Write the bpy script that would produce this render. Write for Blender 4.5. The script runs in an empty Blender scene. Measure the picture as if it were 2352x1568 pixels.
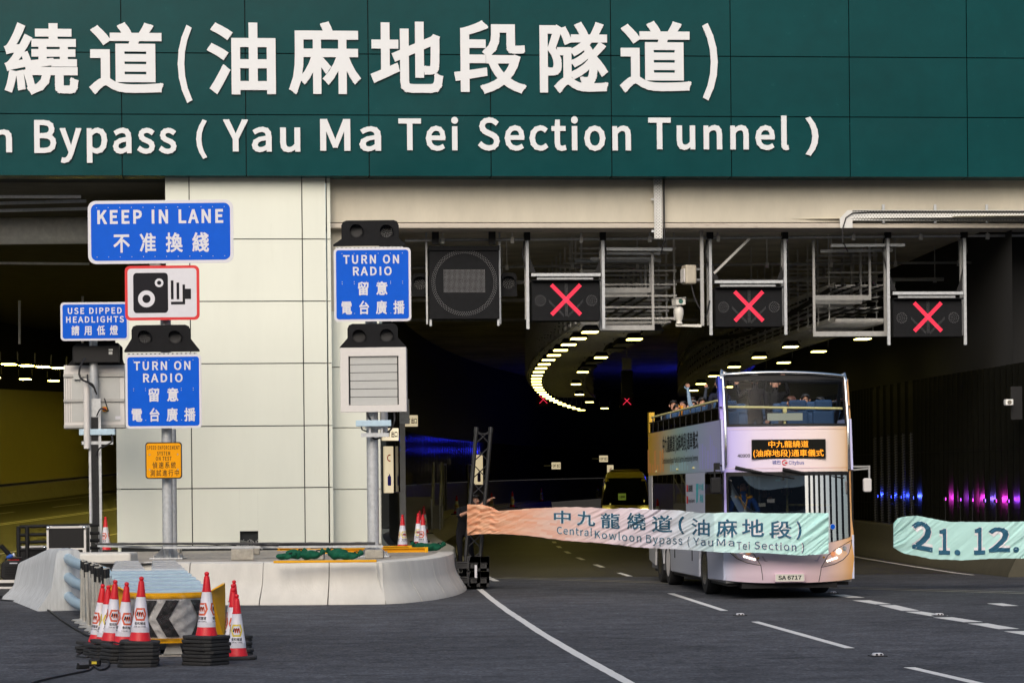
import bpy, bmesh, math, random, os
import numpy as np
from mathutils import Vector, Matrix
from mathutils.geometry import delaunay_2d_cdt
R = math.radians
random.seed(7)
sc = bpy.context.scene
C = sc.collection

# ------------------------------------------------------------------ camera
F, H, YH, XC, RO = 5971.8, 2.0, 1135.0, 1176.0, 0.010   # survey scale: pixels of a 2352 wide view, eye height, horizon, centre, roll
cd = bpy.data.cameras.new('camera')
cd.sensor_width = 36.0
cd.lens = 36.0 * F / 2352.0
cd.shift_y = (YH - 784.0) / 2352.0
cd.clip_start, cd.clip_end = 0.5, 1000
cam = bpy.data.objects.new('camera', cd)
C.objects.link(cam)
cam.matrix_world = Matrix.Translation((0, 0, H)) @ Matrix.Rotation(R(90), 4, 'X') @ Matrix.Rotation(-RO, 4, 'Z')
sc.camera = cam

# ------------------------------------------------------------------ sky, sun, exposure
SUN_EL, SUN_AZ = R(32), R(192)          # azimuth clockwise from +Y: the sun stands behind the camera, a little to its left
w = bpy.data.worlds.new('World'); sc.world = w; w.use_nodes = True
nt = w.node_tree
sky = nt.nodes.new('ShaderNodeTexSky'); sky.sky_type = 'NISHITA'; sky.sun_disc = False
sky.sun_elevation = SUN_EL; sky.sun_rotation = SUN_AZ
sky.air_density = 1.0; sky.dust_density = 3.5; sky.ozone_density = 0.6
bg = nt.nodes['Background']; bg.inputs[1].default_value = 0.15
nt.links.new(sky.outputs[0], bg.inputs[0])
sd = bpy.data.lights.new('sun', 'SUN'); sd.energy = 1.15; sd.angle = R(45); sd.color = (1.0, 0.965, 0.90)
so = bpy.data.objects.new('sun', sd); C.objects.link(so)
dirv = Vector((math.sin(SUN_AZ) * math.cos(SUN_EL), math.cos(SUN_AZ) * math.cos(SUN_EL), math.sin(SUN_EL)))
so.rotation_euler = dirv.to_track_quat('Z', 'Y').to_euler(); so.location = dirv * 60
sc.view_settings.view_transform = 'Standard'; sc.view_settings.look = 'None'
sc.view_settings.exposure = 0.18; sc.view_settings.gamma = 1.0
sc.render.engine = 'CYCLES'
sc.cycles.use_denoising = True
sc.cycles.max_bounces = 7; sc.cycles.diffuse_bounces = 3; sc.cycles.glossy_bounces = 3
sc.cycles.transmission_bounces = 4; sc.cycles.transparent_max_bounces = 10
sc.cycles.sample_clamp_indirect = 4.0
sc.cycles.caustics_reflective = False; sc.cycles.caustics_refractive = False

# ------------------------------------------------------------------ survey helpers
def V(x, y, Y):                          # view point at depth Y -> world
    dx, dy = x - XC, y - YH
    return Vector(((dx - dy * RO) * Y / F, Y, H - (dy + dx * RO) * Y / F))
def G(x, y, z=0.0):                      # view point on a level z -> world
    return V(x, y, (H - z) * F / ((y - YH) + (x - XC) * RO))
PHI = R(5.5)                             # the portal front is turned a little away from square
PO = Vector((0, 60.0, 0)); E1 = Vector((math.cos(PHI), math.sin(PHI), 0)); BK = Vector((-math.sin(PHI), math.cos(PHI), 0))
def PL(x, y, d):                         # view point on the plane d metres behind the portal front -> (s, z)
    dx, dy = x - XC, y - YH
    a = (dx - dy * RO) / F
    Y = (d + 60.0 * math.cos(PHI)) / (math.cos(PHI) - a * math.sin(PHI))
    P = V(x, y, Y)
    return ((P - PO).dot(E1), P.z)
def PW(s, d, z): return PO + E1 * s + BK * d + Vector((0, 0, z))
def XL(Y): return 0.95 + 0.00125 * (Y - 95) ** 2       # plan curve of the tunnel
def ZG(Y): return max(0.0, Y - 62.2) * 0.0084
def lerp(a, b, t): return a + (b - a) * t
def pw(pts, x):                          # piecewise linear
    if x <= pts[0][0]: return pts[0][1]
    for (a, b), (c, d) in zip(pts, pts[1:]):
        if x <= c: return b + (d - b) * (x - a) / (c - a)
    return pts[-1][1]
ORD = 'zeroth first second third fourth fifth sixth seventh eighth ninth tenth eleventh twelfth thirteenth fourteenth fifteenth sixteenth seventeenth eighteenth nineteenth twentieth'.split()
def nth(i):
    if i <= 20: return ORD[i]
    t, u = divmod(i, 10)
    T = {2: 'twenty', 3: 'thirty', 4: 'forty', 5: 'fifty', 6: 'sixty'}[t]
    return (T + '-' + ORD[u]) if u else T[:-1] + 'ieth'

# ------------------------------------------------------------------ materials
def mat(name, col, rough=0.6, metal=0.0, var=0.0, scale=4.0, bump=0.0, bscale=60.0, emit=None, es=0.0, spec=0.5, coat=0.0, var2=0.0, scale2=0.6, stretch=(1, 1, 1), stain=None, sfrom=0.6):
    m = bpy.data.materials.new(name); m.use_nodes = True
    n, l = m.node_tree.nodes, m.node_tree.links
    b = n['Principled BSDF']
    b.inputs['Base Color'].default_value = (*col, 1); b.inputs['Roughness'].default_value = rough
    b.inputs['Metallic'].default_value = metal; b.inputs['Specular IOR Level'].default_value = spec
    b.inputs['Coat Weight'].default_value = coat; b.inputs['Coat Roughness'].default_value = 0.06
    if emit: b.inputs['Emission Color'].default_value = (*emit, 1); b.inputs['Emission Strength'].default_value = es
    tc = None
    def coords():
        t = n.new('ShaderNodeTexCoord'); mp = n.new('ShaderNodeMapping'); mp.inputs['Scale'].default_value = stretch
        l.new(t.outputs['Object'], mp.inputs[0]); return mp
    if var or bump or stain: tc = coords()
    if var or stain:
        nz = n.new('ShaderNodeTexNoise'); nz.inputs['Scale'].default_value = scale; nz.inputs['Detail'].default_value = 6; nz.inputs['Roughness'].default_value = 0.65
        l.new(tc.outputs[0], nz.inputs['Vector'])
        rp = n.new('ShaderNodeValToRGB')
        e = rp.color_ramp.elements
        e[0].position, e[1].position = 0.25, 0.75
        e[0].color = (*[c * (1 - var) for c in col], 1); e[1].color = (*[min(1, c * (1 + var)) for c in col], 1)
        l.new(nz.outputs['Fac'], rp.inputs[0]); out = rp.outputs[0]
        if var2:
            nz2 = n.new('ShaderNodeTexNoise'); nz2.inputs['Scale'].default_value = scale2; nz2.inputs['Detail'].default_value = 3
            l.new(tc.outputs[0], nz2.inputs['Vector'])
            mr = n.new('ShaderNodeMapRange'); mr.inputs[1].default_value = 0.3; mr.inputs[2].default_value = 0.7; mr.inputs[3].default_value = 1 - var2; mr.inputs[4].default_value = 1 + var2
            l.new(nz2.outputs['Fac'], mr.inputs[0])
            mx = n.new('ShaderNodeVectorMath'); mx.operation = 'SCALE'
            l.new(out, mx.inputs[0]); l.new(mr.outputs[0], mx.inputs['Scale']); out = mx.outputs[0]
        if stain:
            nz3 = n.new('ShaderNodeTexNoise'); nz3.inputs['Scale'].default_value = scale * 0.5; nz3.inputs['Detail'].default_value = 8; nz3.inputs['Roughness'].default_value = 0.7
            mp3 = n.new('ShaderNodeMapping'); mp3.inputs['Location'].default_value = (3, 7, 1); l.new(tc.outputs[0], mp3.inputs[0]); l.new(mp3.outputs[0], nz3.inputs['Vector'])
            mr3 = n.new('ShaderNodeMapRange'); mr3.inputs[1].default_value = sfrom; mr3.inputs[2].default_value = sfrom + 0.12; l.new(nz3.outputs['Fac'], mr3.inputs[0])
            mix = n.new('ShaderNodeMix'); mix.data_type = 'RGBA'
            l.new(mr3.outputs[0], mix.inputs[0]); l.new(out, mix.inputs[6]); mix.inputs[7].default_value = (*stain, 1); out = mix.outputs[2]
        l.new(out, b.inputs['Base Color'])
        mrr = n.new('ShaderNodeMapRange'); mrr.inputs[3].default_value = max(0.02, rough - 0.07); mrr.inputs[4].default_value = min(1, rough + 0.07)
        l.new(nz.outputs['Fac'], mrr.inputs[0]); l.new(mrr.outputs[0], b.inputs['Roughness'])
    if bump:
        nb = n.new('ShaderNodeTexNoise'); nb.inputs['Scale'].default_value = bscale; nb.inputs['Detail'].default_value = 4
        l.new(tc.outputs[0], nb.inputs['Vector'])
        bp = n.new('ShaderNodeBump'); bp.inputs['Strength'].default_value = bump; bp.inputs['Distance'].default_value = 0.02
        l.new(nb.outputs['Fac'], bp.inputs['Height']); l.new(bp.outputs[0], b.inputs['Normal'])
    return m
def asphalt(name, col):
    m = bpy.data.materials.new(name); m.use_nodes = True
    n, l = m.node_tree.nodes, m.node_tree.links; b = n['Principled BSDF']; b.inputs['Roughness'].default_value = 0.85; b.inputs['Specular IOR Level'].default_value = 0.25
    t = n.new('ShaderNodeTexCoord'); cur = None
    # aggregate grain, worn paths, patches, dark scuffs and pale dusty spots, each a noise of its own size
    for sc_, det, st, lo, hi, a, c_ in ((26, 3, (1, 1, 1), .3, .7, .50, 1.6), (8, 6, (1, .8, 1), .3, .7, .66, 1.38), (1.6, 6, (.8, 1, 1), .33, .68, .76, 1.26), (.16, 3, (1, 1, 1), .4, .6, .86, 1.14), (2.2, 6, (.45, 1, 1), .60, .72, 1.0, .55), (11, 2, (1, 1, 1), .72, .80, 1.0, 1.9), (1.1, 7, (.6, 1, 1), .64, .78, 1.0, 1.30)):
        mp = n.new('ShaderNodeMapping'); mp.inputs['Scale'].default_value = st; mp.inputs['Location'].default_value = (sc_ * 1.7, sc_ * .3, 0); l.new(t.outputs['Object'], mp.inputs[0])
        z = n.new('ShaderNodeTexNoise'); z.inputs['Scale'].default_value = sc_; z.inputs['Detail'].default_value = det; l.new(mp.outputs[0], z.inputs['Vector'])
        r = n.new('ShaderNodeMapRange'); r.inputs[1].default_value, r.inputs[2].default_value, r.inputs[3].default_value, r.inputs[4].default_value = lo, hi, a, c_; l.new(z.outputs['Fac'], r.inputs[0])
        if cur is None:
            cur = r.outputs[0]; bp = n.new('ShaderNodeBump'); bp.inputs['Strength'].default_value = .6; bp.inputs['Distance'].default_value = .01; l.new(z.outputs['Fac'], bp.inputs['Height']); l.new(bp.outputs[0], b.inputs['Normal'])
        else:
            k = n.new('ShaderNodeMath'); k.operation = 'MULTIPLY'; l.new(cur, k.inputs[0]); l.new(r.outputs[0], k.inputs[1]); cur = k.outputs[0]
    v = n.new('ShaderNodeVectorMath'); v.operation = 'SCALE'; v.inputs[0].default_value = col; l.new(cur, v.inputs['Scale']); l.new(v.outputs[0], b.inputs['Base Color'])
    return m
def glass(name, tint, refl=1.0, rough=0.0):
    m = bpy.data.materials.new(name); m.use_nodes = True
    n, l = m.node_tree.nodes, m.node_tree.links
    n.remove(n['Principled BSDF'])
    t = n.new('ShaderNodeBsdfTransparent'); t.inputs[0].default_value = (*tint, 1)
    g = n.new('ShaderNodeBsdfGlossy'); g.inputs['Roughness'].default_value = rough; g.inputs[0].default_value = (1, 1, 1, 1)
    fr = n.new('ShaderNodeFresnel'); fr.inputs[0].default_value = 1.5
    mu = n.new('ShaderNodeMath'); mu.operation = 'MULTIPLY_ADD'; mu.inputs[1].default_value = 1.0 * refl; mu.inputs[2].default_value = 0.07 * refl; mu.use_clamp = True
    mx = n.new('ShaderNodeMixShader')
    l.new(fr.outputs[0], mu.inputs[0]); l.new(mu.outputs[0], mx.inputs[0]); l.new(t.outputs[0], mx.inputs[1]); l.new(g.outputs[0], mx.inputs[2])
    l.new(mx.outputs[0], n['Material Output'].inputs[0])
    return m
def ramp_mat(name, stops, axis, lo, hi, rough=0.35, coat=0.0, uv=False, spec=0.5):
    m = mat(name, (0.5, 0.5, 0.5), rough, coat=coat, spec=spec)
    n, l = m.node_tree.nodes, m.node_tree.links
    t = n.new('ShaderNodeTexCoord'); s = n.new('ShaderNodeSeparateXYZ')
    l.new(t.outputs['UV' if uv else 'Object'], s.inputs[0])
    mr = n.new('ShaderNodeMapRange'); mr.inputs[1].default_value = lo; mr.inputs[2].default_value = hi
    l.new(s.outputs[axis], mr.inputs[0])
    rp = n.new('ShaderNodeValToRGB'); l.new(mr.outputs[0], rp.inputs[0])
    e = rp.color_ramp.elements
    e[0].position, e[0].color = stops[0][0], (*stops[0][1], 1)
    e[1].position, e[1].color = stops[-1][0], (*stops[-1][1], 1)
    for p, c in stops[1:-1]:
        k = e.new(p); k.color = (*c, 1)
    l.new(rp.outputs[0], n['Principled BSDF'].inputs['Base Color'])
    return m, n, l, rp

# ------------------------------------------------------------------ lettering as filled outlines, thickened to a bolder weight
FONT = None
try:
    FONT = bpy.data.fonts.load(os.path.join(bpy.utils.system_resource('DATAFILES'), 'fonts', 'Noto Sans CJK Regular.woff2'))
except Exception:
    FONT = None
_tx = {}
def text2d(s, wt=0.0, sp=1.0, res=3):
    key = (s, wt, sp)
    if key in _tx: return _tx[key]
    cu = bpy.data.curves.new('glyphs', 'FONT'); cu.body = s; cu.resolution_u = res; cu.space_character = sp
    if FONT: cu.font = FONT
    o = bpy.data.objects.new('glyphs', cu)
    me = o.to_mesh()
    if me is None or not len(me.vertices):
        C.objects.link(o); bpy.context.view_layer.update()
        me = o.evaluated_get(bpy.context.evaluated_depsgraph_get()).to_mesh()
    idx, vs, mp = {}, [], []
    for v in me.vertices:
        k = (round(v.co.x, 5), round(v.co.y, 5))
        if k not in idx: idx[k] = len(vs); vs.append(Vector(k))
        mp.append(idx[k])
    fs = []
    for p in me.polygons:
        f = [mp[i] for i in p.vertices]
        if len(set(f)) == len(f): fs.append(f)
    o.to_mesh_clear(); bpy.data.objects.remove(o); bpy.data.curves.remove(cu)
    if wt > 0:
        wt_ = wt * 0.40 if FONT else wt
        cnt = {}
        for f in fs:
            for a, b in zip(f, f[1:] + f[:1]): cnt[(min(a, b), max(a, b))] = cnt.get((min(a, b), max(a, b)), 0) + 1
        allv, alle = list(vs), []
        seg, con = [], []
        for (a, b), c in cnt.items():
            if c != 1: continue
            p, q = vs[a], vs[b]
            d = q - p
            if d.length < 1e-7: continue
            ln = d.length; d = d / ln; nn = Vector((-d.y, d.x)) * wt_; e_ = wt_ * (0.98 if ln > wt_ * 0.8 else 0.35); ex = d * e_
            k = len(allv)
            allv += [p - ex - nn, q + ex - nn, q + ex + nn, p - ex + nn]; alle += [(k, k + 1), (k + 1, k + 2), (k + 2, k + 3), (k + 3, k)]
            seg.append((p.x, p.y, d.x, d.y, ln, e_)); con.append((p.x, p.y, q.x, q.y))
        vo, eo, fo, ov, oe, of = delaunay_2d_cdt(allv, alle, [], 0, 1e-6)
        vs = [Vector(v) for v in vo]
        P = np.array([(v.x, v.y) for v in vs]); T = np.array([list(f)[:3] for f in fo]); cen = P[T].mean(axis=1)
        S = np.array(seg); keep = np.zeros(len(T), bool); K = np.array(con)
        for i0 in range(0, len(T), 2000):
            c = cen[i0:i0 + 2000, None, :]
            rx, ry = c[..., 0] - S[:, 0], c[..., 1] - S[:, 1]
            al = rx * S[:, 2] + ry * S[:, 3]; pe = np.abs(ry * S[:, 2] - rx * S[:, 3])
            inq = ((pe < wt_) & (al > -S[:, 5]) & (al < S[:, 4] + S[:, 5])).any(axis=1)
            y = c[..., 1]; up = (K[:, 1] <= y) != (K[:, 3] <= y)
            with np.errstate(divide='ignore', invalid='ignore'):
                xi = K[:, 0] + (y - K[:, 1]) / (K[:, 3] - K[:, 1]) * (K[:, 2] - K[:, 0])
            keep[i0:i0 + 2000] = inq | ((up & (xi > c[..., 0])).sum(axis=1) % 2 == 1)
        fs = [list(f) for f, k in zip(fo, keep) if k]
    used = sorted({i for f in fs for i in f}); re = {i: k for k, i in enumerate(used)}
    vs = [vs[i] for i in used]; fs = [[re[i] for i in f] for f in fs]
    out = []
    for f in fs:
        a, b, c = vs[f[0]], vs[f[1]], vs[f[2]]
        if (b - a).cross(c - a) < 0: f = f[::-1]
        out.append(f)
    _tx[key] = (vs, out)
    return _tx[key]

# ------------------------------------------------------------------ mesh collector
class MB:
    def __init__(s): s.v, s.f, s.m, s.T = [], [], [], None
    def add(s, vs, fs, mi=0):
        k = len(s.v)
        s.v += [tuple(s.T @ Vector(v)) if s.T else tuple(v) for v in vs]
        s.f += [[i + k for i in f] for f in fs]; s.m += [mi] * len(fs)
        return s
    def box(s, x0, x1, y0, y1, z0, z1, mi=0):
        v = [(x, y, z) for z in (z0, z1) for y in (y0, y1) for x in (x0, x1)]
        return s.add(v, [[0, 2, 3, 1], [4, 5, 7, 6], [0, 1, 5, 4], [2, 6, 7, 3], [0, 4, 6, 2], [1, 3, 7, 5]], mi)
    def bar(s, p, q, wd, ht=None, mi=0, up=(0, 0, 1)):
        p, q = Vector(p), Vector(q); ht = ht or wd
        d = (q - p).normalized(); u = Vector(up)
        if abs(d.dot(u)) > 0.95: u = Vector((0, 1, 0))
        a = d.cross(u).normalized(); b = a.cross(d).normalized()
        v = [e + a * sx * wd / 2 + b * sy * ht / 2 for e in (p, q) for sx, sy in ((-1, -1), (1, -1), (1, 1), (-1, 1))]
        return s.add(v, [[0, 1, 2, 3], [7, 6, 5, 4], [0, 4, 5, 1], [1, 5, 6, 2], [2, 6, 7, 3], [3, 7, 4, 0]], mi)
    def tube(s, pts, r, n=8, mi=0, caps=True):
        pts = [Vector(p) for p in pts]; N = len(pts)
        rs = r if isinstance(r, (list, tuple)) else [r] * N
        vs, fs = [], []
        pa = None
        for i, p in enumerate(pts):
            d = (pts[min(i + 1, N - 1)] - pts[max(i - 1, 0)]).normalized()
            if pa is None:
                u = Vector((0, 0, 1)) if abs(d.z) < 0.9 else Vector((0, 1, 0))
                a = d.cross(u).normalized()
            else: a = (pa - d * pa.dot(d)).normalized()
            pa = a; b = d.cross(a)
            for k in range(n):
                t = 2 * math.pi * k / n
                vs.append(p + (a * math.cos(t) + b * math.sin(t)) * rs[i])
        for i in range(N - 1):
            for k in range(n):
                fs.append([i * n + k, i * n + (k + 1) % n, (i + 1) * n + (k + 1) % n, (i + 1) * n + k])
        if caps: fs += [list(range(n))[::-1], [(N - 1) * n + k for k in range(n)]]
        return s.add(vs, fs, mi)
    def lathe(s, prof, cx=0, cy=0, n=20, mi=0, mis=None, sq=None):
        vs, fs = [], []
        for (r, z) in prof:
            for k in range(n):
                t = 2 * math.pi * k / n
                vs.append((cx + r * math.cos(t), cy + r * math.sin(t), z))
        K = len(prof)
        ms = []
        for i in range(K - 1):
            for k in range(n):
                fs.append([i * n + k, i * n + (k + 1) % n, (i + 1) * n + (k + 1) % n, (i + 1) * n + k]); ms.append(mis[i] if mis else mi)
        fs += [list(range(n))[::-1], [(K - 1) * n + k for k in range(n)]]; ms += [ms[0], ms[-1]]
        s.add(vs, fs, mi); s.m[-len(fs):] = ms
        return s
    def prism(s, poly, y0, y1, mi=0):    # polygon in x,z pushed from y0 (front) to y1
        n = len(poly)
        ar = sum(a[0] * b[1] - b[0] * a[1] for a, b in zip(poly, poly[1:] + poly[:1]))
        if ar < 0: poly = poly[::-1]
        v = [(x, y0, z) for x, z in poly] + [(x, y1, z) for x, z in poly]
        f = [list(range(n)), [n + i for i in range(n)][::-1]] + [[i, n + i, n + (i + 1) % n, (i + 1) % n] for i in range(n)]
        f[2:] = [q[::-1] if False else [q[0], q[1], q[2], q[3]] for q in f[2:]]
        return s.add(v, f, mi)
    def rrect(s, x0, x1, z0, z1, r, y0, y1, mi=0, k=5):
        return s.prism(rr(x0, x1, z0, z1, r, k), y0, y1, mi)
    def ring(s, po, pi, y0, y1, mi=0):   # frame between two outlines with the same point count
        n = len(po)
        v = [(x, y0, z) for x, z in po] + [(x, y0, z) for x, z in pi] + [(x, y1, z) for x, z in po] + [(x, y1, z) for x, z in pi]
        f = []
        for i in range(n):
            j = (i + 1) % n
            f += [[i, j, n + j, n + i], [2 * n + i, 3 * n + i, 3 * n + j, 2 * n + j], [i, 2 * n + i, 2 * n + j, j], [n + i, n + j, 3 * n + j, 3 * n + i]]
        return s.add(v, f, mi)
    def disc(s, cx, cz, r, y, n=16, mi=0, r0=0):
        if r0:
            return s.ring([(cx + r * math.cos(2 * math.pi * k / n), cz + r * math.sin(2 * math.pi * k / n)) for k in range(n)],
                          [(cx + r0 * math.cos(2 * math.pi * k / n), cz + r0 * math.sin(2 * math.pi * k / n)) for k in range(n)], y, y + 0.002, mi)
        return s.add([(cx + r * math.cos(2 * math.pi * k / n), y, cz + r * math.sin(2 * math.pi * k / n)) for k in range(n)], [list(range(n))], mi)
    def quad(s, a, b, c, d, mi=0): return s.add([a, b, c, d], [[0, 1, 2, 3]], mi)
    def grid(s, fn, nu, nv, mi=0):
        vs = [fn(i / nu, j / nv) for j in range(nv + 1) for i in range(nu + 1)]
        fs = [[j * (nu + 1) + i, j * (nu + 1) + i + 1, (j + 1) * (nu + 1) + i + 1, (j + 1) * (nu + 1) + i] for j in range(nv) for i in range(nu)]
        return s.add(vs, fs, mi)
    def text(s, t, x0, x1, z0, z1, y=0.0, wt=0.02, dep=0.0, sp=1.0, mi=0, fn=None, cut=0, fit=True):
        vs, fs = text2d(t, wt, sp)
        if not vs: return s
        a0, a1 = min(v.x for v in vs), max(v.x for v in vs); b0, b1 = min(v.y for v in vs), max(v.y for v in vs)
        kz = (z1 - z0) / (b1 - b0)
        if fit and x1 is not None: kx = (x1 - x0) / (a1 - a0)
        else:
            kx = kz; mid = x0 if x1 is None else (x0 + x1) / 2; x0 = mid - (a1 - a0) * kx / 2
        P = [(x0 + (v.x - a0) * kx, z0 + (v.y - b0) * kz) for v in vs]
        if cut:
            bm = bmesh.new(); bv = [bm.verts.new((p[0], p[1], 0)) for p in P]
            for f in fs:
                try: bm.faces.new([bv[i] for i in f])
                except ValueError: pass
            for ax, lo, hi in ((0, min(p[0] for p in P), max(p[0] for p in P)), (1, min(p[1] for p in P), max(p[1] for p in P))):
                q = math.ceil(lo / cut) * cut
                while q < hi:
                    co = [0, 0, 0]; co[ax] = q; no = [0, 0, 0]; no[ax] = 1
                    bmesh.ops.bisect_plane(bm, geom=bm.verts[:] + bm.edges[:] + bm.faces[:], plane_co=co, plane_no=no)
                    q += cut
            bm.verts.index_update()
            P = [(v.co.x, v.co.y) for v in bm.verts]; fs = [[v.index for v in f.verts] for f in bm.faces]; bm.free()
        g = fn or (lambda x, z, d: (x, y + d, z))
        n = len(P)
        s.add([g(x, z, 0.0) for x, z in P], fs, mi)
        if dep:
            cnt = {}
            for f in fs:
                for a, b in zip(f, f[1:] + f[:1]): cnt[(a, b)] = 1
            ed = [(a, b) for (a, b) in cnt if (b, a) not in cnt]
            s.add([g(x, z, 0.0) for x, z in P] + [g(x, z, dep) for x, z in P], [[b, a, n + a, n + b] for a, b in ed], mi)
        return s
    def build_split(s, name, mats, parent, gap):     # one mesh per word or spaced character
        iv = sorted((min(s.v[i][0] for i in f), max(s.v[i][0] for i in f), k) for k, f in enumerate(s.f))
        out, hi = [], -1e9
        for a, b, k in iv:
            if a > hi + gap: out.append([])
            out[-1].append(k); hi = max(hi, b)
        for g in out:
            q = MB(); ix = {}
            for k in g:
                f = []
                for i in s.f[k]:
                    if i not in ix: ix[i] = len(q.v); q.v.append(s.v[i])
                    f.append(ix[i])
                q.f.append(f); q.m.append(s.m[k])
            q.build(name, mats, parent)
    def build(s, name, mats, parent=None, smooth=False, bev=0.0, uv=None, seg=2, auto=None):
        me = bpy.data.meshes.new(name); me.from_pydata(s.v, [], s.f)
        for m in (mats if isinstance(mats, (list, tuple)) else [mats]): me.materials.append(m)
        me.polygons.foreach_set('material_index', s.m)
        if smooth: me.polygons.foreach_set('use_smooth', [True] * len(me.polygons)); me.set_sharp_from_angle(angle=R(55))
        if uv:
            ul = me.uv_layers.new(name='UVMap')
            for lp in me.loops: ul.data[lp.index].uv = uv[lp.vertex_index]
        me.update()
        if auto is not None:
            me.polygons.foreach_set('use_smooth', [True] * len(me.polygons))
            me.set_sharp_from_angle(angle=R(auto))
        o = bpy.data.objects.new(name, me); C.objects.link(o)
        if parent: o.parent = parent
        if bev:
            b = o.modifiers.new('bevel', 'BEVEL'); b.width = bev; b.segments = seg; b.limit_method = 'ANGLE'; b.angle_limit = R(40)
        return o
def rr(x0, x1, z0, z1, r, k=5):
    out = []
    for cx, cz, a in ((x1 - r, z0 + r, -90), (x1 - r, z1 - r, 0), (x0 + r, z1 - r, 90), (x0 + r, z0 + r, 180)):
        for i in range(k + 1):
            t = R(a + 90 * i / k); out.append((cx + r * math.cos(t), cz + r * math.sin(t)))
    return out
def tag(o, label=None, cat=None, group=None, kind=None):
    if label: o['label'] = label
    if cat: o['category'] = cat
    if group: o['group'] = group
    if kind: o['kind'] = kind
    return o
def thing(name, label, cat, loc=(0, 0, 0), rz=0.0, group=None):
    o = bpy.data.objects.new(name, None); o.empty_display_size = 0.2; C.objects.link(o)
    o.location = loc; o.rotation_euler = (0, 0, rz)
    return tag(o, label, cat, group)
def dup(root, loc=None, rz=None, label=None, group=None):
    def cp(o, par):
        c = o.copy(); C.objects.link(c)
        if par: c.parent = par
        for ch in list(o.children): cp(ch, c)
        return c
    r = cp(root, None)
    if loc is not None: r.location = loc
    if rz is not None: r.rotation_euler = (0, 0, rz)
    return tag(r, label, None, group)

# ------------------------------------------------------------------ shared materials
ASPH = asphalt('asphalt', (0.062, 0.064, 0.072))
ROADIN = mat('asphalt_tunnel_shaded', (0.042, 0.040, 0.037), 0.55, var=0.35, scale=20, bump=0.3, bscale=120, var2=0.2, scale2=0.3, spec=0.4)  # same asphalt, base darkened to carry the shade inside the bores
PAINT = mat('road_paint', (0.70, 0.69, 0.66), 0.6, var=0.14, scale=14, bump=0.2, bscale=150, stain=(0.33, 0.33, 0.33), sfrom=0.66)
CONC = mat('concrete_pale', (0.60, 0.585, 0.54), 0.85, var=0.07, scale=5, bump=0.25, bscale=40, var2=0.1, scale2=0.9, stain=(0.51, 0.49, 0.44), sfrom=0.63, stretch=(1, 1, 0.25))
CONC2 = mat('concrete_rough', (0.36, 0.335, 0.285), 0.9, var=0.3, scale=9, bump=0.5, bscale=60, stain=(0.22, 0.19, 0.14), sfrom=0.58)
DECK = mat('concrete_deck', (0.36, 0.33, 0.285), 0.9, var=0.28, scale=6, bump=0.4, bscale=50, stain=(0.47, 0.45, 0.41), sfrom=0.56)
CREAM = mat('cream_cladding', (0.715, 0.74, 0.655), 0.42, var=0.02, scale=3, var2=0.05, scale2=0.5, spec=0.4, stretch=(1, 1, .2), stain=(0.69, 0.71, 0.625), sfrom=0.62)
LINT = mat('lintel_concrete', (0.57, 0.53, 0.435), 0.85, var=0.06, scale=4, bump=0.12, bscale=30, var2=0.06, scale2=0.7, stain=(0.47, 0.43, 0.35), sfrom=0.68, stretch=(1, 1, 0.4))
GREEN = mat('dark_green_panel', (0.0008, 0.047, 0.051), 0.25, var=0.10, scale=2.5, var2=0.10, scale2=0.4, spec=0.11)
JOINT = mat('joint_backing_rubber', (0.012, 0.016, 0.018), 0.8)  # near black backing behind the panel joints
WHITE = mat('white_letter', (0.66, 0.68, 0.70), 0.45, var=0.02, scale=6)
BLUE = mat('sign_blue', (0.001, 0.095, 0.60), 0.42, var=0.05, scale=5, spec=0.12)
SIGNW = mat('sign_white', (0.62, 0.62, 0.67), 0.45, var=0.04, scale=8)
SIGNR = mat('sign_red', (0.62, 0.008, 0.012), 0.4, var=0.05, scale=6)
BLACK = mat('matt_black', (0.008, 0.008, 0.009), 0.6, spec=0.3, var=0.2, scale=9)
DKBOX = mat('charcoal_housing', (0.011, 0.0115, 0.013), 0.65, spec=0.1, var=0.22, scale=6, bump=0.05, bscale=30)
LENS = mat('dark_lens', (0.006, 0.006, 0.006), 0.35, spec=0.1)
DOT = mat('led_dot_unlit', (0.24, 0.24, 0.25), 0.4)
GALV = mat('galvanised_steel', (0.50, 0.52, 0.54), 0.42, metal=0.35, var=0.18, scale=12, stain=(0.40, 0.41, 0.43), sfrom=0.6)
STEEL = mat('grey_steel', (0.36, 0.36, 0.35), 0.5, metal=0.3, var=0.15, scale=10)
DKST = mat('lightened_strut', (0.84, 0.83, 0.79), 0.6, metal=0.0, var=0.15, scale=8)  # base lightened to make up for missing daylight on the hung steel
CHROME = mat('chrome', (0.82, 0.82, 0.80), 0.14, metal=1.0)
ALU = mat('white_aluminium', (0.62, 0.60, 0.58), 0.5, var=0.04, scale=10)
LOUV = mat('grey_slat', (0.44, 0.45, 0.44), 0.45, var=0.03, scale=10)
RUB = mat('black_rubber', (0.020, 0.020, 0.021), 0.75, var=0.35, scale=18, bump=0.2, bscale=80)
RED = mat('cone_red', (0.66, 0.010, 0.022), 0.42, var=0.12, scale=12)
CWHITE = mat('cone_sleeve_white', (0.70, 0.69, 0.76), 0.35, var=0.05, scale=14)
ORANGE = mat('logo_orange', (0.62, 0.09, 0.03), 0.45)
YEL = mat('logo_yellow', (0.66, 0.52, 0.04), 0.45)
INK = mat('dark_ink', (0.014, 0.014, 0.018), 0.6, spec=0.1)
YELP = mat('yellow_paint', (0.78, 0.38, 0.006), 0.5, spec=0.2, var=0.08, scale=6, stain=(0.5, 0.25, 0.03), sfrom=0.66)
AMBER = mat('sign_amber', (0.80, 0.33, 0.002), 0.5, spec=0.12, var=0.04, scale=8)
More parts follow.
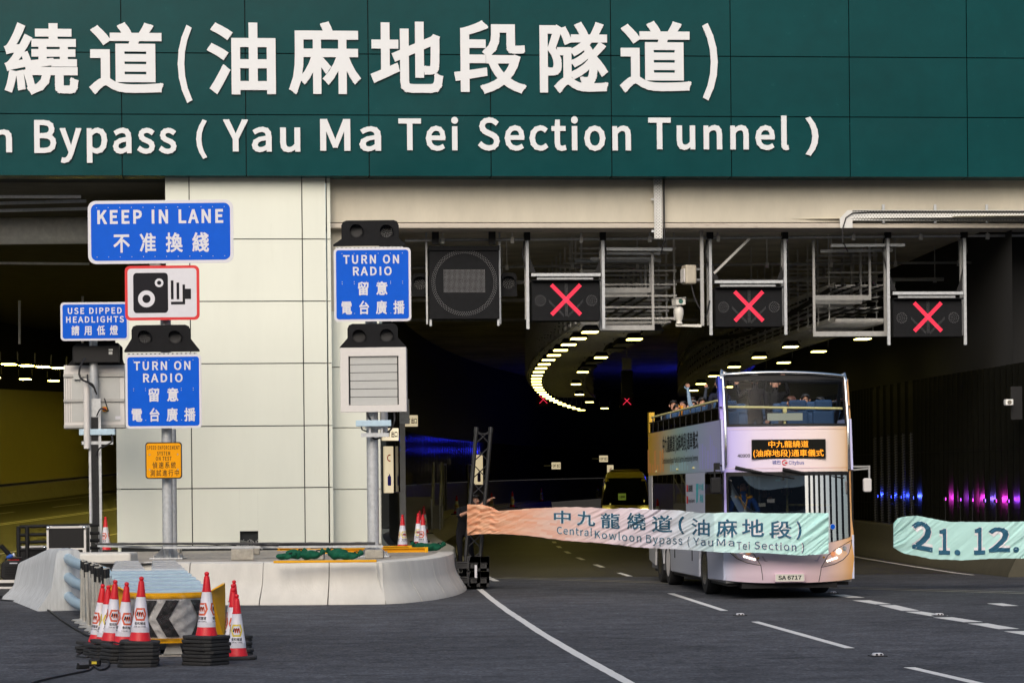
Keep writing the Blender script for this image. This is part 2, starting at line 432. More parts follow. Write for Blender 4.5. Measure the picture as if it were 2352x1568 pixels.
LBLUE = mat('pale_blue_steel', (0.42, 0.57, 0.68), 0.42, metal=0.1, var=0.10, scale=7)
CABLE = mat('cable_black', (0.012, 0.012, 0.014), 0.5)
GBAG = mat('green_bag', (0.004, 0.080, 0.042), 0.7, var=0.35, scale=12, bump=0.6, bscale=22, spec=0.2)
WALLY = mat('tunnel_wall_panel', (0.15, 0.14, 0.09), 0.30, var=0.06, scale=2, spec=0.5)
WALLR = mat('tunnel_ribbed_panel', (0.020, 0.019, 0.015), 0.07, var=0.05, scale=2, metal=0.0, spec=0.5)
TCEIL = mat('tunnel_ceiling_lightened', (0.80, 0.765, 0.65), 0.85, var=0.2, scale=1.2, bump=0.1, bscale=20, var2=0.15, scale2=0.3)  # base lightened to stand in for daylight bounced up to the ceiling
DARKW = mat('shaded_recess_black', (0.02, 0.02, 0.02), 0.9)  # near black colour carries the shade of recesses and unlit depths
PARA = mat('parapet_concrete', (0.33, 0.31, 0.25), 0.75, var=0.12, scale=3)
LAMP = mat('lamp_glow', (0.9, 0.8, 0.4), 0.4, emit=(1.0, 0.83, 0.20), es=9.0)
LAMP2 = mat('lamp_glow_bright', (0.9, 0.8, 0.4), 0.4, emit=(1.0, 0.80, 0.12), es=50.0)
REDL = mat('red_led', (0.4, 0.0, 0.02), 0.4, emit=(1.0, 0.035, 0.085), es=1.15)
GRNL = mat('green_led', (0.0, 0.4, 0.1), 0.4, emit=(0.02, 1.0, 0.25), es=1.0)
AMBL = mat('amber_led', (0.4, 0.2, 0.0), 0.4, emit=(1.0, 0.30, 0.015), es=1.1)
BOXL = mat('lit_sign_face', (0.8, 0.75, 0.6), 0.4, emit=(1.0, 0.82, 0.52), es=0.5)
SKIN = mat('skin', (0.52, 0.27, 0.18), 0.5, var=0.08, scale=20)
HAIR = mat('black_hair', (0.012, 0.010, 0.010), 0.45, var=0.3, scale=60, stretch=(1, 1, 0.2))
TYRE = mat('tyre_rubber', (0.014, 0.014, 0.015), 0.75, var=0.2, scale=20)
# ================================================================== SETTING
def sheet(name, fn, nu, nv, m, label=None, kind='structure'):
    mb = MB(); mb.grid(fn, nu, nv); o = mb.build(name, m, smooth=True); return tag(o, label, None, None, kind)
# the open road reaches out behind the camera and to both sides; inside the bore the two carriageways rise gently
sheet('road', lambda u, v: (lerp(-150, 150, u), lerp(-120, 62.2, v), 0.0), 6, 6, ASPH, 'dark grey asphalt apron in front of the tunnel mouths')
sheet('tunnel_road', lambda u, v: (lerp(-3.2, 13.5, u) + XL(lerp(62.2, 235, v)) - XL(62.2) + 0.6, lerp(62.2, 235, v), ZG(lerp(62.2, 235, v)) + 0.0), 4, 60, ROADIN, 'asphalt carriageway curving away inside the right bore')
def ZL(Y): return max(0.0, Y - 62.2) * 0.028
def XLL(Y): return -25.0 + 0.062 * (Y - 129)
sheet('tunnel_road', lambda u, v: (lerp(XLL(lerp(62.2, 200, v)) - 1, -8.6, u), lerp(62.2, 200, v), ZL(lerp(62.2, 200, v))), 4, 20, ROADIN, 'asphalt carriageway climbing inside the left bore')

def strip(pts, wd, z=0.004, m=PAINT, zf=None, name='lane_marking', label=None, wavy=0.0):
    vs, fs = [], []
    pts = [Vector((p[0], p[1])) for p in pts]
    for i, p in enumerate(pts):
        d = (pts[min(i + 1, len(pts) - 1)] - pts[max(i - 1, 0)]).normalized(); n = Vector((-d.y, d.x)) * (wd / 2)
        n = n * (1 + random.uniform(-wavy, wavy))
        for q in (p - n, p + n): vs.append((q.x, q.y, (zf(q.y) if zf else 0) + z))
    fs = [[2 * i, 2 * i + 2, 2 * i + 3, 2 * i + 1] for i in range(len(pts) - 1)]
    mb = MB(); mb.add(vs, fs); return tag(mb.build(name, m), label, None, None, 'structure')
def dash(x0, y0, x1, y1, wd, lab, n=6):
    a, b = G(x0, y0), G(x1, y1); strip([a.lerp(b, k / n) for k in range(n + 1)], wd, label=lab, wavy=0.05)
# long solid lane line running from the truss tower towards the camera
pts = [G(x, y) for x, y in ((1094, 1346), (1130, 1376), (1168, 1404), (1205, 1428), (1241, 1452), (1310, 1493), (1378, 1531), (1443, 1567), (1560, 1633), (1700, 1712))]
fine = []
for a, b in zip(pts, pts[1:]): fine += [a.lerp(b, k / 8) for k in range(8)]
strip(fine + [pts[-1]], 0.13, label='white solid lane line from the truss tower base towards the front', wavy=0.07)
dash(1540, 1362, 1664, 1402, 0.13, 'white lane dash in front of the bus near its wheel')
dash(1734, 1427, 1952, 1488, 0.13, 'longer white lane dash further in front of the bus')
dash(2088, 1532, 2330, 1588, 0.13, 'white lane dash at the lower right corner')
for i, (a, b) in enumerate((((1922, 1364), (1968, 1371)), ((1977, 1377), (2029, 1386)), ((2037, 1388), (2092, 1401)), ((2098, 1403), (2158, 1413)), ((2165, 1416), (2236, 1427)), ((2245, 1430), (2318, 1443)), ((2330, 1448), (2420, 1464)))):
    dash(a[0], a[1] + 1, b[0], b[1] + 1, 0.30, nth(i + 1) + ' short broad white dash of the row running right from the bus', 3)
dash(2284, 1385, 2322, 1391, 0.28, 'short broad white dash beside the drain channel at the right')
# drain channel across the mouth
def drain(u, off): 
    a, b = G(1118, 1327), G(2352, 1363); d = b - a; p = a + d * u; n = Vector((-d.y, d.x, 0)).normalized(); return p + n * off
for off, wd, m, lab in ((0.0, 0.16, mat('drain_rim', (0.30, 0.29, 0.25), 0.7, var=0.3, scale=20), 'pale steel rim of the drain across the mouth'), (0.30, 0.10, mat('drain_slot', (0.02, 0.02, 0.02), 0.8), 'dark slot of the drain across the mouth'), (0.52, 0.10, bpy.data.materials['drain_rim'], 'far pale rim of the drain across the mouth')):
    strip([drain(k / 20 * 1.15, off) for k in range(21)], wd, label=lab, m=m, name='road_drain', z=.008, zf=ZG)
# markings inside the right bore follow its curve
def curve_strip(off, y0, y1, wd, lab, n=24, name='lane_marking'):
    strip([(XL(lerp(y0, y1, k / n)) + off, lerp(y0, y1, k / n)) for k in range(n + 1)], wd, 0.006, zf=ZG, label=lab, name=name)
curve_strip(-2.85, 54.5 + 5.6, 130, 0.15, 'solid edge line beside the left parapet inside the right bore', 50)
for i in range(9):
    y = 62.5 + 6.0 * i; curve_strip(0.55, y, y + 2.2, 0.14, nth(i + 1) + ' dash of the inner lane line inside the right bore', 6)
for i in range(9):
    y = 61.0 + 2.6 * i; curve_strip(4.6 + 0.02 * i, y, y + 1.0, 0.26, nth(i + 1) + ' short broad dash inside the right bore beside the bus', 3)
curve_strip(8.4, 61, 130, 0.12, 'thin edge line beside the right parapet inside the bore', 40)
# left bore markings: double line, dashes, far edge line
def lstrip(xo, y0, y1, wd, lab):
    strip([(xo + 0.105 * (lerp(y0, y1, k / 12) - 100), lerp(y0, y1, k / 12)) for k in range(13)], wd, 0.008, zf=ZL, label=lab)
lstrip(-19.75, 62, 190, 0.16, 'outer line of the double line inside the left bore')
lstrip(-19.35, 62, 190, 0.16, 'inner line of the double line inside the left bore')
lstrip(-12.6, 62, 130, 0.16, 'solid near line inside the left bore behind the flight cases')
lstrip(-27.2 + 0.8, 62, 190, 0.14, 'solid far edge line along the parapet inside the left bore')
for i in range(8): lstrip(-23.3, 76 + 11 * i, 81 + 11 * i, 0.14, nth(i + 1) + ' lane dash inside the left bore')

# ---------------------------------------------------------------- road studs
def stud(x, y, lab):
    p = G(x, y); t = thing('road_stud', lab, 'road stud', p, 0.1, 'road studs between the lane dashes')
    mb = MB(); mb.box(-0.10, 0.10, -0.10, 0.10, 0.0, 0.012); mb.build('stud_base', RUB, t, bev=0.004)
    mb = MB(); mb.prism([(-0.062, 0.012), (0.062, 0.012), (0.05, 0.04), (-0.05, 0.04)], -0.06, 0.06); mb.build('stud_housing', SIGNW, t, bev=0.006)
    for s in (-1, 1):
        mb = MB(); mb.box(s * 0.026 - 0.012, s * 0.026 + 0.012, -0.066, -0.058, 0.016, 0.032); mb.build('reflector', LENS, t)
stud(1700, 1413, 'white road stud between the two lane dashes in front of the bus')
stud(2016, 1506, 'white road stud past the longer dash near the right edge')
stud(2157, 1413, 'white road stud within the row of short broad dashes')
stud(1913, 1362, 'white road stud beside the front right wheel of the bus')

# ================================================================== PORTAL FRONT
FR = thing('portal_fascia', 'dark green panelled fascia with white bilingual tunnel name above the mouths', 'fascia', PO, PHI)
xs = [PL(x, 200, 0)[0] for x in (279, 561, 842, 1121, 1397, 1673, 1948, 2221)]
stp = (xs[-1] - xs[0]) / 7
cols = [xs[0] + stp * k for k in range(-3, 12)]
zs = [PL(1121, y, 0)[1] for y in (404.5, 266, 126.5)]
rows = [zs[0], zs[1], zs[2], zs[2] + 1.42, zs[2] + 2.84, zs[2] + 4.26]
ZB = rows[0]
for r in range(len(rows) - 1):
    for c in range(len(cols) - 1):
        g = 0.011
        mb = MB()
        x0, x1, z0, z1 = cols[c] + g, cols[c + 1] - g, rows[r] + (g if r else 0.0), rows[r + 1] - g
        bow = random.uniform(-0.006, 0.006)
        def pan(u, v):
            return (lerp(x0, x1, u), bow * (1 - (2 * u - 1) ** 2) * (1 - (2 * v - 1) ** 2), lerp(z0, z1, v))
        mb.grid(pan, 8, 4)
        mb.box(x0, x1, 0.012, 0.09, z0, z1)
        e = 0.0
        mb.add([(x0, e, z0), (x1, e, z0), (x1, e, z1), (x0, e, z1), (x0, .012, z0), (x1, .012, z0), (x1, .012, z1), (x0, .012, z1)], [[0, 4, 5, 1], [1, 5, 6, 2], [2, 6, 7, 3], [3, 7, 4, 0]])
        if r == 0: mb.box(x0, x1, 0.09, .66, z0 - 0.001, z0 + 0.02)
        mb.build('cladding_panel', GREEN, FR, smooth=False)
mb = MB(); mb.box(cols[0], cols[-1], 0.10, 1.7, ZB + 0.03, rows[-1]); mb.build('backing_frame', JOINT, FR)
def big(t, x0, x1, y0, y1, wt):
    s0, zt = PL(x0, y0, -0.07); s1, zb = PL(x1, y1, -0.07)
    zt = PL((x0 + x1) / 2, y0, -0.07)[1]; zb = PL((x0 + x1) / 2, y1, -0.07)[1]
    mb = MB(); mb.text(t, s0, s1, zb, zt, -0.055, wt, dep=0.04); mb.build('letter', WHITE, FR)
for t, a, b, c, d in (('繞', 8, 181, 52, 218), ('道', 203, 376, 51, 217), ('(', 407, 442, 57, 237), ('油', 474, 634, 52, 217), ('麻', 662, 830, 49, 217), ('地', 850, 1019, 50, 214), ('段', 1042, 1210, 47, 216), ('隧', 1239, 1398, 50, 214), ('道', 1422, 1589, 48, 213), (')', 1613, 1650, 53, 231)):
    big(t, a, b, c, d, 0.021 if t not in '()' else 0.016)
for t, a, b, c, d in (('n', -20, 28, 297, 350), ('Bypass', 78, 406, 276, 375), ('(', 450, 476, 274, 365), ('Yau', 512, 690, 274, 350), ('Ma', 735, 876, 273, 348), ('Tei', 915, 1053, 268, 347), ('Section', 1097, 1450, 267, 347), ('Tunnel', 1489, 1813, 265, 345), (')', 1850, 1881, 268, 358)):
    s0 = PL(a, c, -0.07)[0]; s1 = PL(b, d, -0.07)[0]; zt = PL((a + b) / 2, c, -0.07)[1]; zb = PL((a + b) / 2, d, -0.07)[1]
    mb = MB(); mb.text(t, s0, s1, zb, zt, -0.055, 0.021, dep=0.04, sp=1.06); mb.build('letter', WHITE, FR)

# lintel beam over the right bore
SL0 = PL(752, 600, .7)[0]
LT = thing('lintel_beam', 'pale concrete lintel beam under the green fascia over the right bore', 'beam', PW(SL0, .7, 8), PHI)
zl = PL(1500, 524, .7)[1]; zlip = PL(1500, 512, .7)[1]
L = MB(); L.box(0, 34, 0.06, 1.0, zlip - 8 + .022, ZB + 0.25 - 8); L.build('beam_face', LINT, LT)
L = MB(); L.box(0, 34, 0.0, 1.0, zl - 8, zlip - 8 - 0.004); L.build('drip_edge', mat('drip_concrete', (0.52, 0.47, 0.40), 0.8, var=0.08, scale=3, stain=(0.36, 0.30, 0.26), sfrom=0.6, stretch=(1, 1, 3)), LT, bev=0.02)

# clad pier between the bores
sA, sB = PL(379, 500, 0.4)[0], PL(752, 800, 0.4)[0]; sW = PL(266, 1000, 0.4)[0]
pj = [PL(x, 620, 0.4)[0] for x in (436, 695)]
zj = [PL(700, y, 0.4)[1] for y in (1249, 1119, 977, 834, 691.5, 549, 407)]
zj.append(zj[-1] + 1.0)
PI_ = thing('clad_pier', 'cream panelled pier standing between the two tunnel mouths', 'pier', PW((sA + sB) / 2, 0.4, 0), PHI)
o0 = (sA + sB) / 2
for r in range(len(zj) - 1):
    edges = ([sW if r < 4 else sA] + pj + [sB])
    for c in range(3):
        g = 0.012
        x0, x1 = edges[c] + g - o0, edges[c + 1] - g - o0
        mb = MB()
        if r == 0 and c == 1:      # panel with a cut-out for the cables
            hx0, hx1 = PL(551, 1220, 0.4)[0] - o0, PL(593, 1220, 0.4)[0] - o0; hz = PL(570, 1219, 0.4)[1]
            mb.box(x0, hx0, 0, 0.08, zj[0], zj[1] - g); mb.box(hx1, x1, 0, 0.08, zj[0], zj[1] - g); mb.box(hx0 + .001, hx1 - .001, 0, 0.08, hz, zj[1] - g)
        else: mb.box(x0, x1, 0, 0.08, zj[r] + (g if r else 0), zj[r + 1] - g)
        mb.build('cladding_panel', CREAM, PI_)
    if r < 6:                       # right return of the pier
        mb = MB(); mb.box(sB - o0 + 0.02, sB - o0 + 0.10, 0.05, 0.6, zj[r] + 0.01, zj[r + 1] - 0.01); mb.build('cladding_panel', CREAM, PI_)
mb = MB(); mb.box(sW - o0 + 0.1, sB - o0 - 0.02, 0.10, 9, 0.7, zj[4]); mb.box(sA - o0 + 0.1, sB - o0 - 0.02, 0.101, 9, zj[4], ZB + 0.3); mb.build('pier_core', JOINT, PI_)
mb = MB(); mb.box(sW - o0 + 0.02, sW - o0 + 0.09, 0.09, 9, 0.7, zj[4]); mb.box(sA - o0 + 0.02, sA - o0 + 0.09, 0.09, 9, zj[4], ZB + 0.3); mb.build('side_cladding', CREAM, PI_)
# recessed side wall right of the pier, running into the right bore
s0, s1 = PL(758, 900, .95)[0], PL(872, 900, .95)[0]
SW = thing('side_wall', 'cream panelled side wall set back right of the pier behind the louvred sign', 'wall', PW(s0, .95, 0), PHI)
zz = [PL(800, y, .95)[1] for y in (1249, 1123, 982, 843, 714)]
for r in range(4):
    mb = MB(); mb.box(0.012, s1 - s0, 0, 0.06, zz[r] + 0.01, zz[r + 1] - 0.01); mb.build('cladding_panel', CREAM, SW)
mb = MB(); mb.box(0, s1 - s0 + 0.02, 0.08, 0.6, 0.7, zl + 0.05); mb.build('wall_core', LINT, SW)

# ================================================================== TRAFFIC ISLAND
base = [(-7.1, 48.9), (-4.83, 48.15), (-3.0, 47.95), (-2.2, 48.12), (-1.63, 49.3), (-1.27, 50.9), (-1.05, 52.9), (-0.97, 55.5), (-1.05, 58.5)]
base += [(XL(Y) - 3.42, Y) for Y in (62, 66, 71, 76, 82, 90, 100, 112, 126, 140, 160)]
# smooth the plan line
sm = []
for i in range(len(base) - 1):
    p0, p1, p2, p3 = [Vector(base[max(0, min(len(base) - 1, i + k))]) for k in (-1, 0, 1, 2)]
    for k in range(8):
        t = k / 8
        sm.append(0.5 * ((2 * p1) + (-p0 + p2) * t + (2 * p0 - 5 * p1 + 4 * p2 - p3) * t * t + (-p0 + 3 * p1 - 3 * p2 + p3) * t ** 3))
sm.append(Vector(base[-1]))
ZT = 0.78
PROF = [(0.0, 0.0), (0.012, 0.05), (0.10, 0.20), (0.19, 0.34), (0.235, 0.46), (0.27, 0.70), (0.29, 0.765), (0.34, 0.79), (0.62, 0.79), (0.62, 0.0)]
def offset(pts, d):
    out = []
    for i, p in enumerate(pts):
        t = (pts[min(i + 1, len(pts) - 1)] - pts[max(i - 1, 0)]).normalized(); out.append(p + Vector((-t.y, t.x)) * d)
    return out
def barrier(pts, label, m, cap=True, zf=ZG, name='concrete_barrier', group=None, prof=PROF):
    vs, fs = [], []
    n = len(prof)
    offs = [offset(pts, d) for d, z in prof]
    for i in range(len(pts)):
        for k, (d, z) in enumerate(prof):
            q = offs[k][i]; vs.append((q.x, q.y, z + zf(pts[i].y) + (-0.01 if k in (0, n - 1) else 0)))
    for i in range(len(pts) - 1):
        for k in range(n): fs.append([i * n + k, (i + 1) * n + k, (i + 1) * n + (k + 1) % n, i * n + (k + 1) % n])
    fs += [list(range(n)), [(len(pts) - 1) * n + k for k in range(n)][::-1]]
    mb = MB(); mb.add(vs, fs); o = mb.build(name, m, auto=35)
    return tag(o, label, 'concrete barrier', group)
# walk along the line and cut it into cast segments
acc = [0.0]
for a, b in zip(sm, sm[1:]): acc.append(acc[-1] + (b - a).length)
def at_len(q):
    for i in range(len(acc) - 1):
        if q <= acc[i + 1]: return sm[i].lerp(sm[i + 1], (q - acc[i]) / (acc[i + 1] - acc[i]))
    return sm[-1]
def near_len(vx):               # length along the line where it crosses a view column
    best = min(range(40), key=lambda i: abs((XC + sm[i].x * F / sm[i].y) - vx)); return acc[best]
def len_at_x(X): 
    for i in range(len(sm) - 1):
        if sm[i].x <= X <= sm[i + 1].x: return acc[i] + (acc[i + 1] - acc[i]) * (X - sm[i].x) / max(1e-6, sm[i + 1].x - sm[i].x)
    return 0
cuts = [0.0, len_at_x(-6.15), len_at_x(-4.7), len_at_x(-3.42), len_at_x(-2.35), len_at_x(-1.72), len_at_x(-1.3)]
cuts += [cuts[-1] + 1.6, cuts[-1] + 3.4, cuts[-1] + 5.4]
while cuts[-1] + 2.4 < acc[-1]: cuts.append(cuts[-1] + 2.4)
for i, (a, b) in enumerate(zip(cuts, cuts[1:])):
    k = max(3, int((b - a) / 0.22))
    seg = [at_len(lerp(a + 0.012, b - 0.012, t / k)) for t in range(k + 1)]
    if i < 6: lab = nth(i + 1) + ' pale concrete barrier segment from the crash cushion along the island front'
    elif i < 9: lab = nth(i - 5) + ' concrete barrier segment on the island side next to the truss tower'
    else: lab = nth(i - 8) + ' parapet segment edging the walkway inside the right bore'
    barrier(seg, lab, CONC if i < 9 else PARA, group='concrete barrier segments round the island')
# joint filler behind the segments and the raised deck / walkway
inner = offset(sm, 0.33)
deck = MB()
dl, dr = [], []
for i, p in enumerate(offset(sm, 0.60)): dr.append(p)
def leftx(Y): return pw([(46, -7.0), (48.5, -7.5), (51, -8.4), (54, -9.0), (57, -9.9), (61.5, -10.0)], Y) if Y < 61.8 else XL(Y) - 5.2
vs, fs = [], []
for p in dr:
    lx = min(leftx(p.y), p.x - 0.2)
    vs += [(lx, p.y, ZT - 0.004 + ZG(p.y)), (p.x + 0.02, p.y, ZT - 0.004 + ZG(p.y))]
# the front run needs ordering by depth: build from the curved part on and close the front with one strip
ff = [i for i, p in enumerate(dr) if p.y >= 49.0 and p.x > -2.6]
deck.add([vs[2 * i + k] for i in ff for k in (0, 1)], [[2 * k, 2 * k + 1, 2 * k + 3, 2 * k + 2] for k in range(len(ff) - 1)])
p0 = dr[ff[0]]
front = [p for i, p in enumerate(dr) if i < ff[0]]
deck.add([(p.x, p.y, ZT - 0.004) for p in front] + [(p.x if p.x > leftx(p0.y) else leftx(p0.y), p0.y, ZT - 0.004) for p in front], [[k, k + 1, len(front) + k + 1, len(front) + k] for k in range(len(front) - 1)])
deck.add([(front[-1].x, front[-1].y, ZT - 0.004), (p0.x, p0.y, ZT - 0.004), (front[-1].x, p0.y, ZT - 0.004)], [[0, 1, 2]])
deck.box(-9.9, -1.4, 58, 61.9, 0.0, ZT - 0.02); deck.box(-8.4, -1.9, 49.6, 58, 0.0, ZT - 0.02)
tag(deck.build('traffic_island', DECK), 'dusty raised concrete island deck between the two tunnel mouths', None, None, 'structure')
# ================================================================== TUNNEL SHELLS
# ceilings
def ceil_fn(u, v):
    Y = lerp(61.4, 235, v); return (XL(Y) - 6.0 + 17.0 * u, Y, zl + 0.22 + ZG(Y) * 1.0)
sheet('tunnel_ceiling', ceil_fn, 6, 50, TCEIL, 'pale concrete ceiling of the right bore')
sheet('tunnel_ceiling', lambda u, v: (lerp(-60, -8.0, u), lerp(61.55 + .0963 * lerp(-60, -8.0, u), 220, v), 9.36 + ZL(lerp(61.5, 220, v)) * 0.75), 6, 20, mat('left_ceiling_shaded', (.10, .095, .08), .9, var=.3, scale=1.5), 'dark ceiling of the left bore')  # separate darker ceiling colour puts the shade of the left bore into it
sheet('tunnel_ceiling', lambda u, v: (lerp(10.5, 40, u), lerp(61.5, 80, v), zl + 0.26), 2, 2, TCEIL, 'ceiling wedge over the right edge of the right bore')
# walls of the right bore
def wallstrip(name, xf, y0, y1, z0, z1, m, label, rib=0.0, wl=0.32, n=None, zf=ZG, cat='wall', groove=None):
    n = n or int((y1 - y0) / 0.6)
    mb = MB()
    if rib: n = int((y1 - y0) / wl * 12)
    for a, b in [(z0, z1)]:
        def fn(u, v):
            Y = lerp(y0, y1, u); x = xf(Y)
            if rib: x += rib * math.sin(2 * math.pi * (Y - y0) / wl)
            return (x, Y, lerp(a, b, v) + zf(Y))
        mb.grid(fn, n, 1 if rib else 2)
    return tag(mb.build(name, m, smooth=True), label, cat)
WLx = lambda Y: XL(Y) - 5.0
WRx = lambda Y: XL(Y) + 9.4
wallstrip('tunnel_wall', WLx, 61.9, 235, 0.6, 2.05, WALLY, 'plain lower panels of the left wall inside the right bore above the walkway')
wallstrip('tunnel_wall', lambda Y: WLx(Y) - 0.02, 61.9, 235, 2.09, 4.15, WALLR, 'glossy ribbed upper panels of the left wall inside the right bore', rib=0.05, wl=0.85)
wallstrip('tunnel_wall', lambda Y: WLx(Y) - 0.15, 61.9, 235, 4.1, 8.9, DARKW, 'strip over the ribbed panels of the left wall, shade put into its colour')  # upper wall painted near black where the lamps throw no light
# right wall: bowed panels with recessed grille bays
WALLK = mat('dark_bowed_panel', (.007, .007, .0055), .55, var=.1, scale=2, spec=.06)
RP = thing('tunnel_wall', 'dark bowed panels of the right wall lit by purple lamps', 'wall', (WRx(62), 62, 0))
o = Vector((WRx(62), 62, 0))
Yp = 59.0; k = 0; bays = []
while Yp < 120:
    wd = 0.52
    if 70.5 < Yp < 77 and k % 2 == 0: bays.append((Yp, Yp + wd))
    else:
        mb = MB()
        a, b = Yp + 0.012, Yp + wd - 0.012
        for z0, z1 in ((1.0, 1.52), (1.535, 2.95), (2.965, 4.95)):
            def fn(u, v):
                Y = lerp(a, b, u); return (WRx(Y) + 0.055 * (1 - (2 * u - 1) ** 2) - o.x, Y - o.y, lerp(z0, z1, v) + ZG(Y))
            mb.grid(fn, 6, 1)
        mb.build('wall_panel', WALLK, RP, smooth=True)
    Yp += wd; k += 1
for a, b in bays:
    mb = MB()
    for j in range(34):
        z = 1.05 + j * 0.075
        mb.bar((WRx(a) - o.x, a + 0.03 - o.y, z + 0.03), (WRx(b) - o.x, b - 0.03 - o.y, z), 0.03, 0.025)
    mb.bar((WRx(a) - o.x - .02, (a + b) / 2 - o.y, 1.0), (WRx(a) - o.x - .02, (a + b) / 2 - o.y, 3.6), 0.04)
    mb.build('grille', mat('grille_dark', (.05, .05, .05), .5) if not bpy.data.materials.get('grille_dark') else bpy.data.materials['grille_dark'], RP)
    mb = MB(); mb.quad((WRx(a) - o.x, a - o.y, 3.62), (WRx(b) - o.x, b - o.y, 3.62), (WRx(b) - o.x, b - o.y, 5.0), (WRx(a) - o.x, a - o.y, 5.0)); mb.build('wall_panel', WALLK, RP)
mb = MB(); mb.grid(lambda u, v: (WRx(lerp(62.3, 235, u)) + 0.35 - o.x, lerp(62.3, 235, u) - o.y, lerp(0.0, 9, v)), 60, 1); mb.grid(lambda u, v: (WRx(lerp(58.9, 62.3, u)) + 0.35 - o.x, lerp(58.9, 62.3, u) - o.y, lerp(0.0, 4.96, v)), 4, 1); mb.build('wall_backing', DARKW, RP)
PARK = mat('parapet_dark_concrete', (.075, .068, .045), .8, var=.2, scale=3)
def prof_flip(sm_): return [Vector(p) for p in sm_][::-1]
ys = [58.2 + 1.2 * i for i in range(60)]
rp = [Vector((WRx(Y) - 0.62, Y)) for Y in ys][::-1]
for i in range(0, len(rp) - 2, 2):
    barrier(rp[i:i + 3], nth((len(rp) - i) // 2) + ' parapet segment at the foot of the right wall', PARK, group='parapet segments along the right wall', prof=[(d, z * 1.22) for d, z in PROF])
# end of the visible curve
mb = MB(); mb.box(-30, 60, 236, 236.3, -1, 14); tag(mb.build('tunnel_dark_end', DARKW), 'dark far end where the right bore bends out of sight', 'wall')  # black closing sheet stands for the unlit depth of the bore
# left bore wall
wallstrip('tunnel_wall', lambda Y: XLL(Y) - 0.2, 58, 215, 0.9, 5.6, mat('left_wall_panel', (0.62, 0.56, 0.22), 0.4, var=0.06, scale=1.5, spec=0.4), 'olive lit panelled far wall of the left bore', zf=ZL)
wallstrip('tunnel_wall', lambda Y: XLL(Y) - 0.4, 58, 215, 5.6, 15, DARKW, 'dark upper strip of the far wall of the left bore', zf=ZL)  # near black colour imitates the unlit height above the panels
lp = [Vector((XLL(Y) + 0.55, Y)) for Y in [70 + 1.9 * i for i in range(60)]][::1]
for i in range(0, 59, 1):
    seg = [lp[i].lerp(lp[i + 1], t) for t in (0.006, 0.5, 0.994)]
    if 105 < seg[0].y < 175: barrier([Vector(p) for p in seg], nth(int((seg[0].y - 105) / 1.9) + 1) + ' curved parapet segment along the far wall of the left bore', PARA, zf=ZL, group='parapet segments in the left bore')
    else: barrier([Vector(p) for p in seg], nth(i + 1) + ' parapet segment of the left bore out along its far wall', PARA, zf=ZL, group='parapet segments in the left bore')
mb = MB(); mb.box(-60, -6, 216, 216.3, 0, 16); tag(mb.build('tunnel_dark_end', DARKW), 'dark far end of the left bore', 'wall')  # black sheet ends the left bore as unlit depth
mb = MB(); mb.box(-8.2, -7.9, 70, 216, 0, 14); tag(mb.build('tunnel_wall', WALLY), 'near wall of the left bore hidden behind the pier', 'wall')
mb = MB(); mb.box(-60, -36, 60.2, 60.6, 0, 10.0); tag(mb.build('portal_wall', LINT), 'portal wall beyond the left bore', 'wall')
mb = MB(); mb.box(12.1, 60, 64.6, 65, 0, 9.0); tag(mb.build('portal_wall', DARKW), 'dark sheet beyond the right bore standing in for its shaded recess', 'wall')  # near black sheet fills the shaded recess and hides the sky

# ---------------------------------------------------------------- lamps
def make_lamp(L=.52, wd=0.38):
    t = thing('ceiling_lamp', 'x', 'ceiling lamp')
    mb = MB(); mb.box(-wd / 2, wd / 2, -L / 2, L / 2, -.006, 0.02); mb.build('diffuser', LAMP, t)
    mb = MB(); mb.prism([(-wd / 2 - .05, 0.022), (wd / 2 + .05, 0.022), (wd / 2 - .04, 0.17), (-wd / 2 + .04, 0.17)], -L / 2 - .05, L / 2 + .05); mb.build('lamp_housing', DKBOX, t)
    mb = MB(); mb.box(-0.30, -0.27, -0.02, 0.02, 0.15, 0.42); mb.box(0.27, 0.30, -0.02, 0.02, 0.15, 0.42); mb.build('hanger', STEEL, t)
    return t
lamp0 = make_lamp()
used = [False]
def lamp(x, y, z, rz, label, group):
    if not used[0]:
        used[0] = True; lamp0.location = (x, y, z); lamp0.rotation_euler = (0, 0, rz); return tag(lamp0, label, None, group)
    return dup(lamp0, (x, y, z), rz, label, group)
def head(Y): return -math.atan(0.0025 * (Y - 95))
LZ = 6.05
i = 0; Y = 65.8
while Y < 146:
    i += 1; lamp(XL(Y), Y, LZ + ZG(Y) * 0.8, head(Y), nth(i) + ' lit lamp from the mouth in the left lamp line of the right bore', 'lamps of the left line in the right bore'); Y += 3.1
for i, Y in enumerate((69.5, 80, 91, 103, 116, 128, 140)):
    lamp(XL(Y) + 1.55, Y, LZ + ZG(Y) * 0.8, head(Y), nth(i + 1) + ' lit lamp of the sparse line right of the left lamp line', 'lamps of the sparse line in the right bore')
for i, Y in enumerate((70.5, 77.5, 85, 92.5, 100, 108, 117, 127)):
    lamp(XL(Y) + 7.85, Y, LZ + ZG(Y) * 0.8, head(Y), nth(i + 1) + ' lit lamp of the outer right lamp line above the bus', 'lamps of the right lines in the right bore')
for i, Y in enumerate((74.5, 81, 88, 96, 104, 112)):
    lamp(XL(Y) + 6.55, Y, LZ + ZG(Y) * 0.8, head(Y), nth(i + 1) + ' lit lamp of the inner right lamp line above the bus', 'lamps of the right lines in the right bore')
LD = [i for i, c in enumerate(lamp0.children) if c.name.startswith('diffuser')][0]
LM2 = lamp0.children[LD].data.copy(); LM2.materials[0] = LAMP2
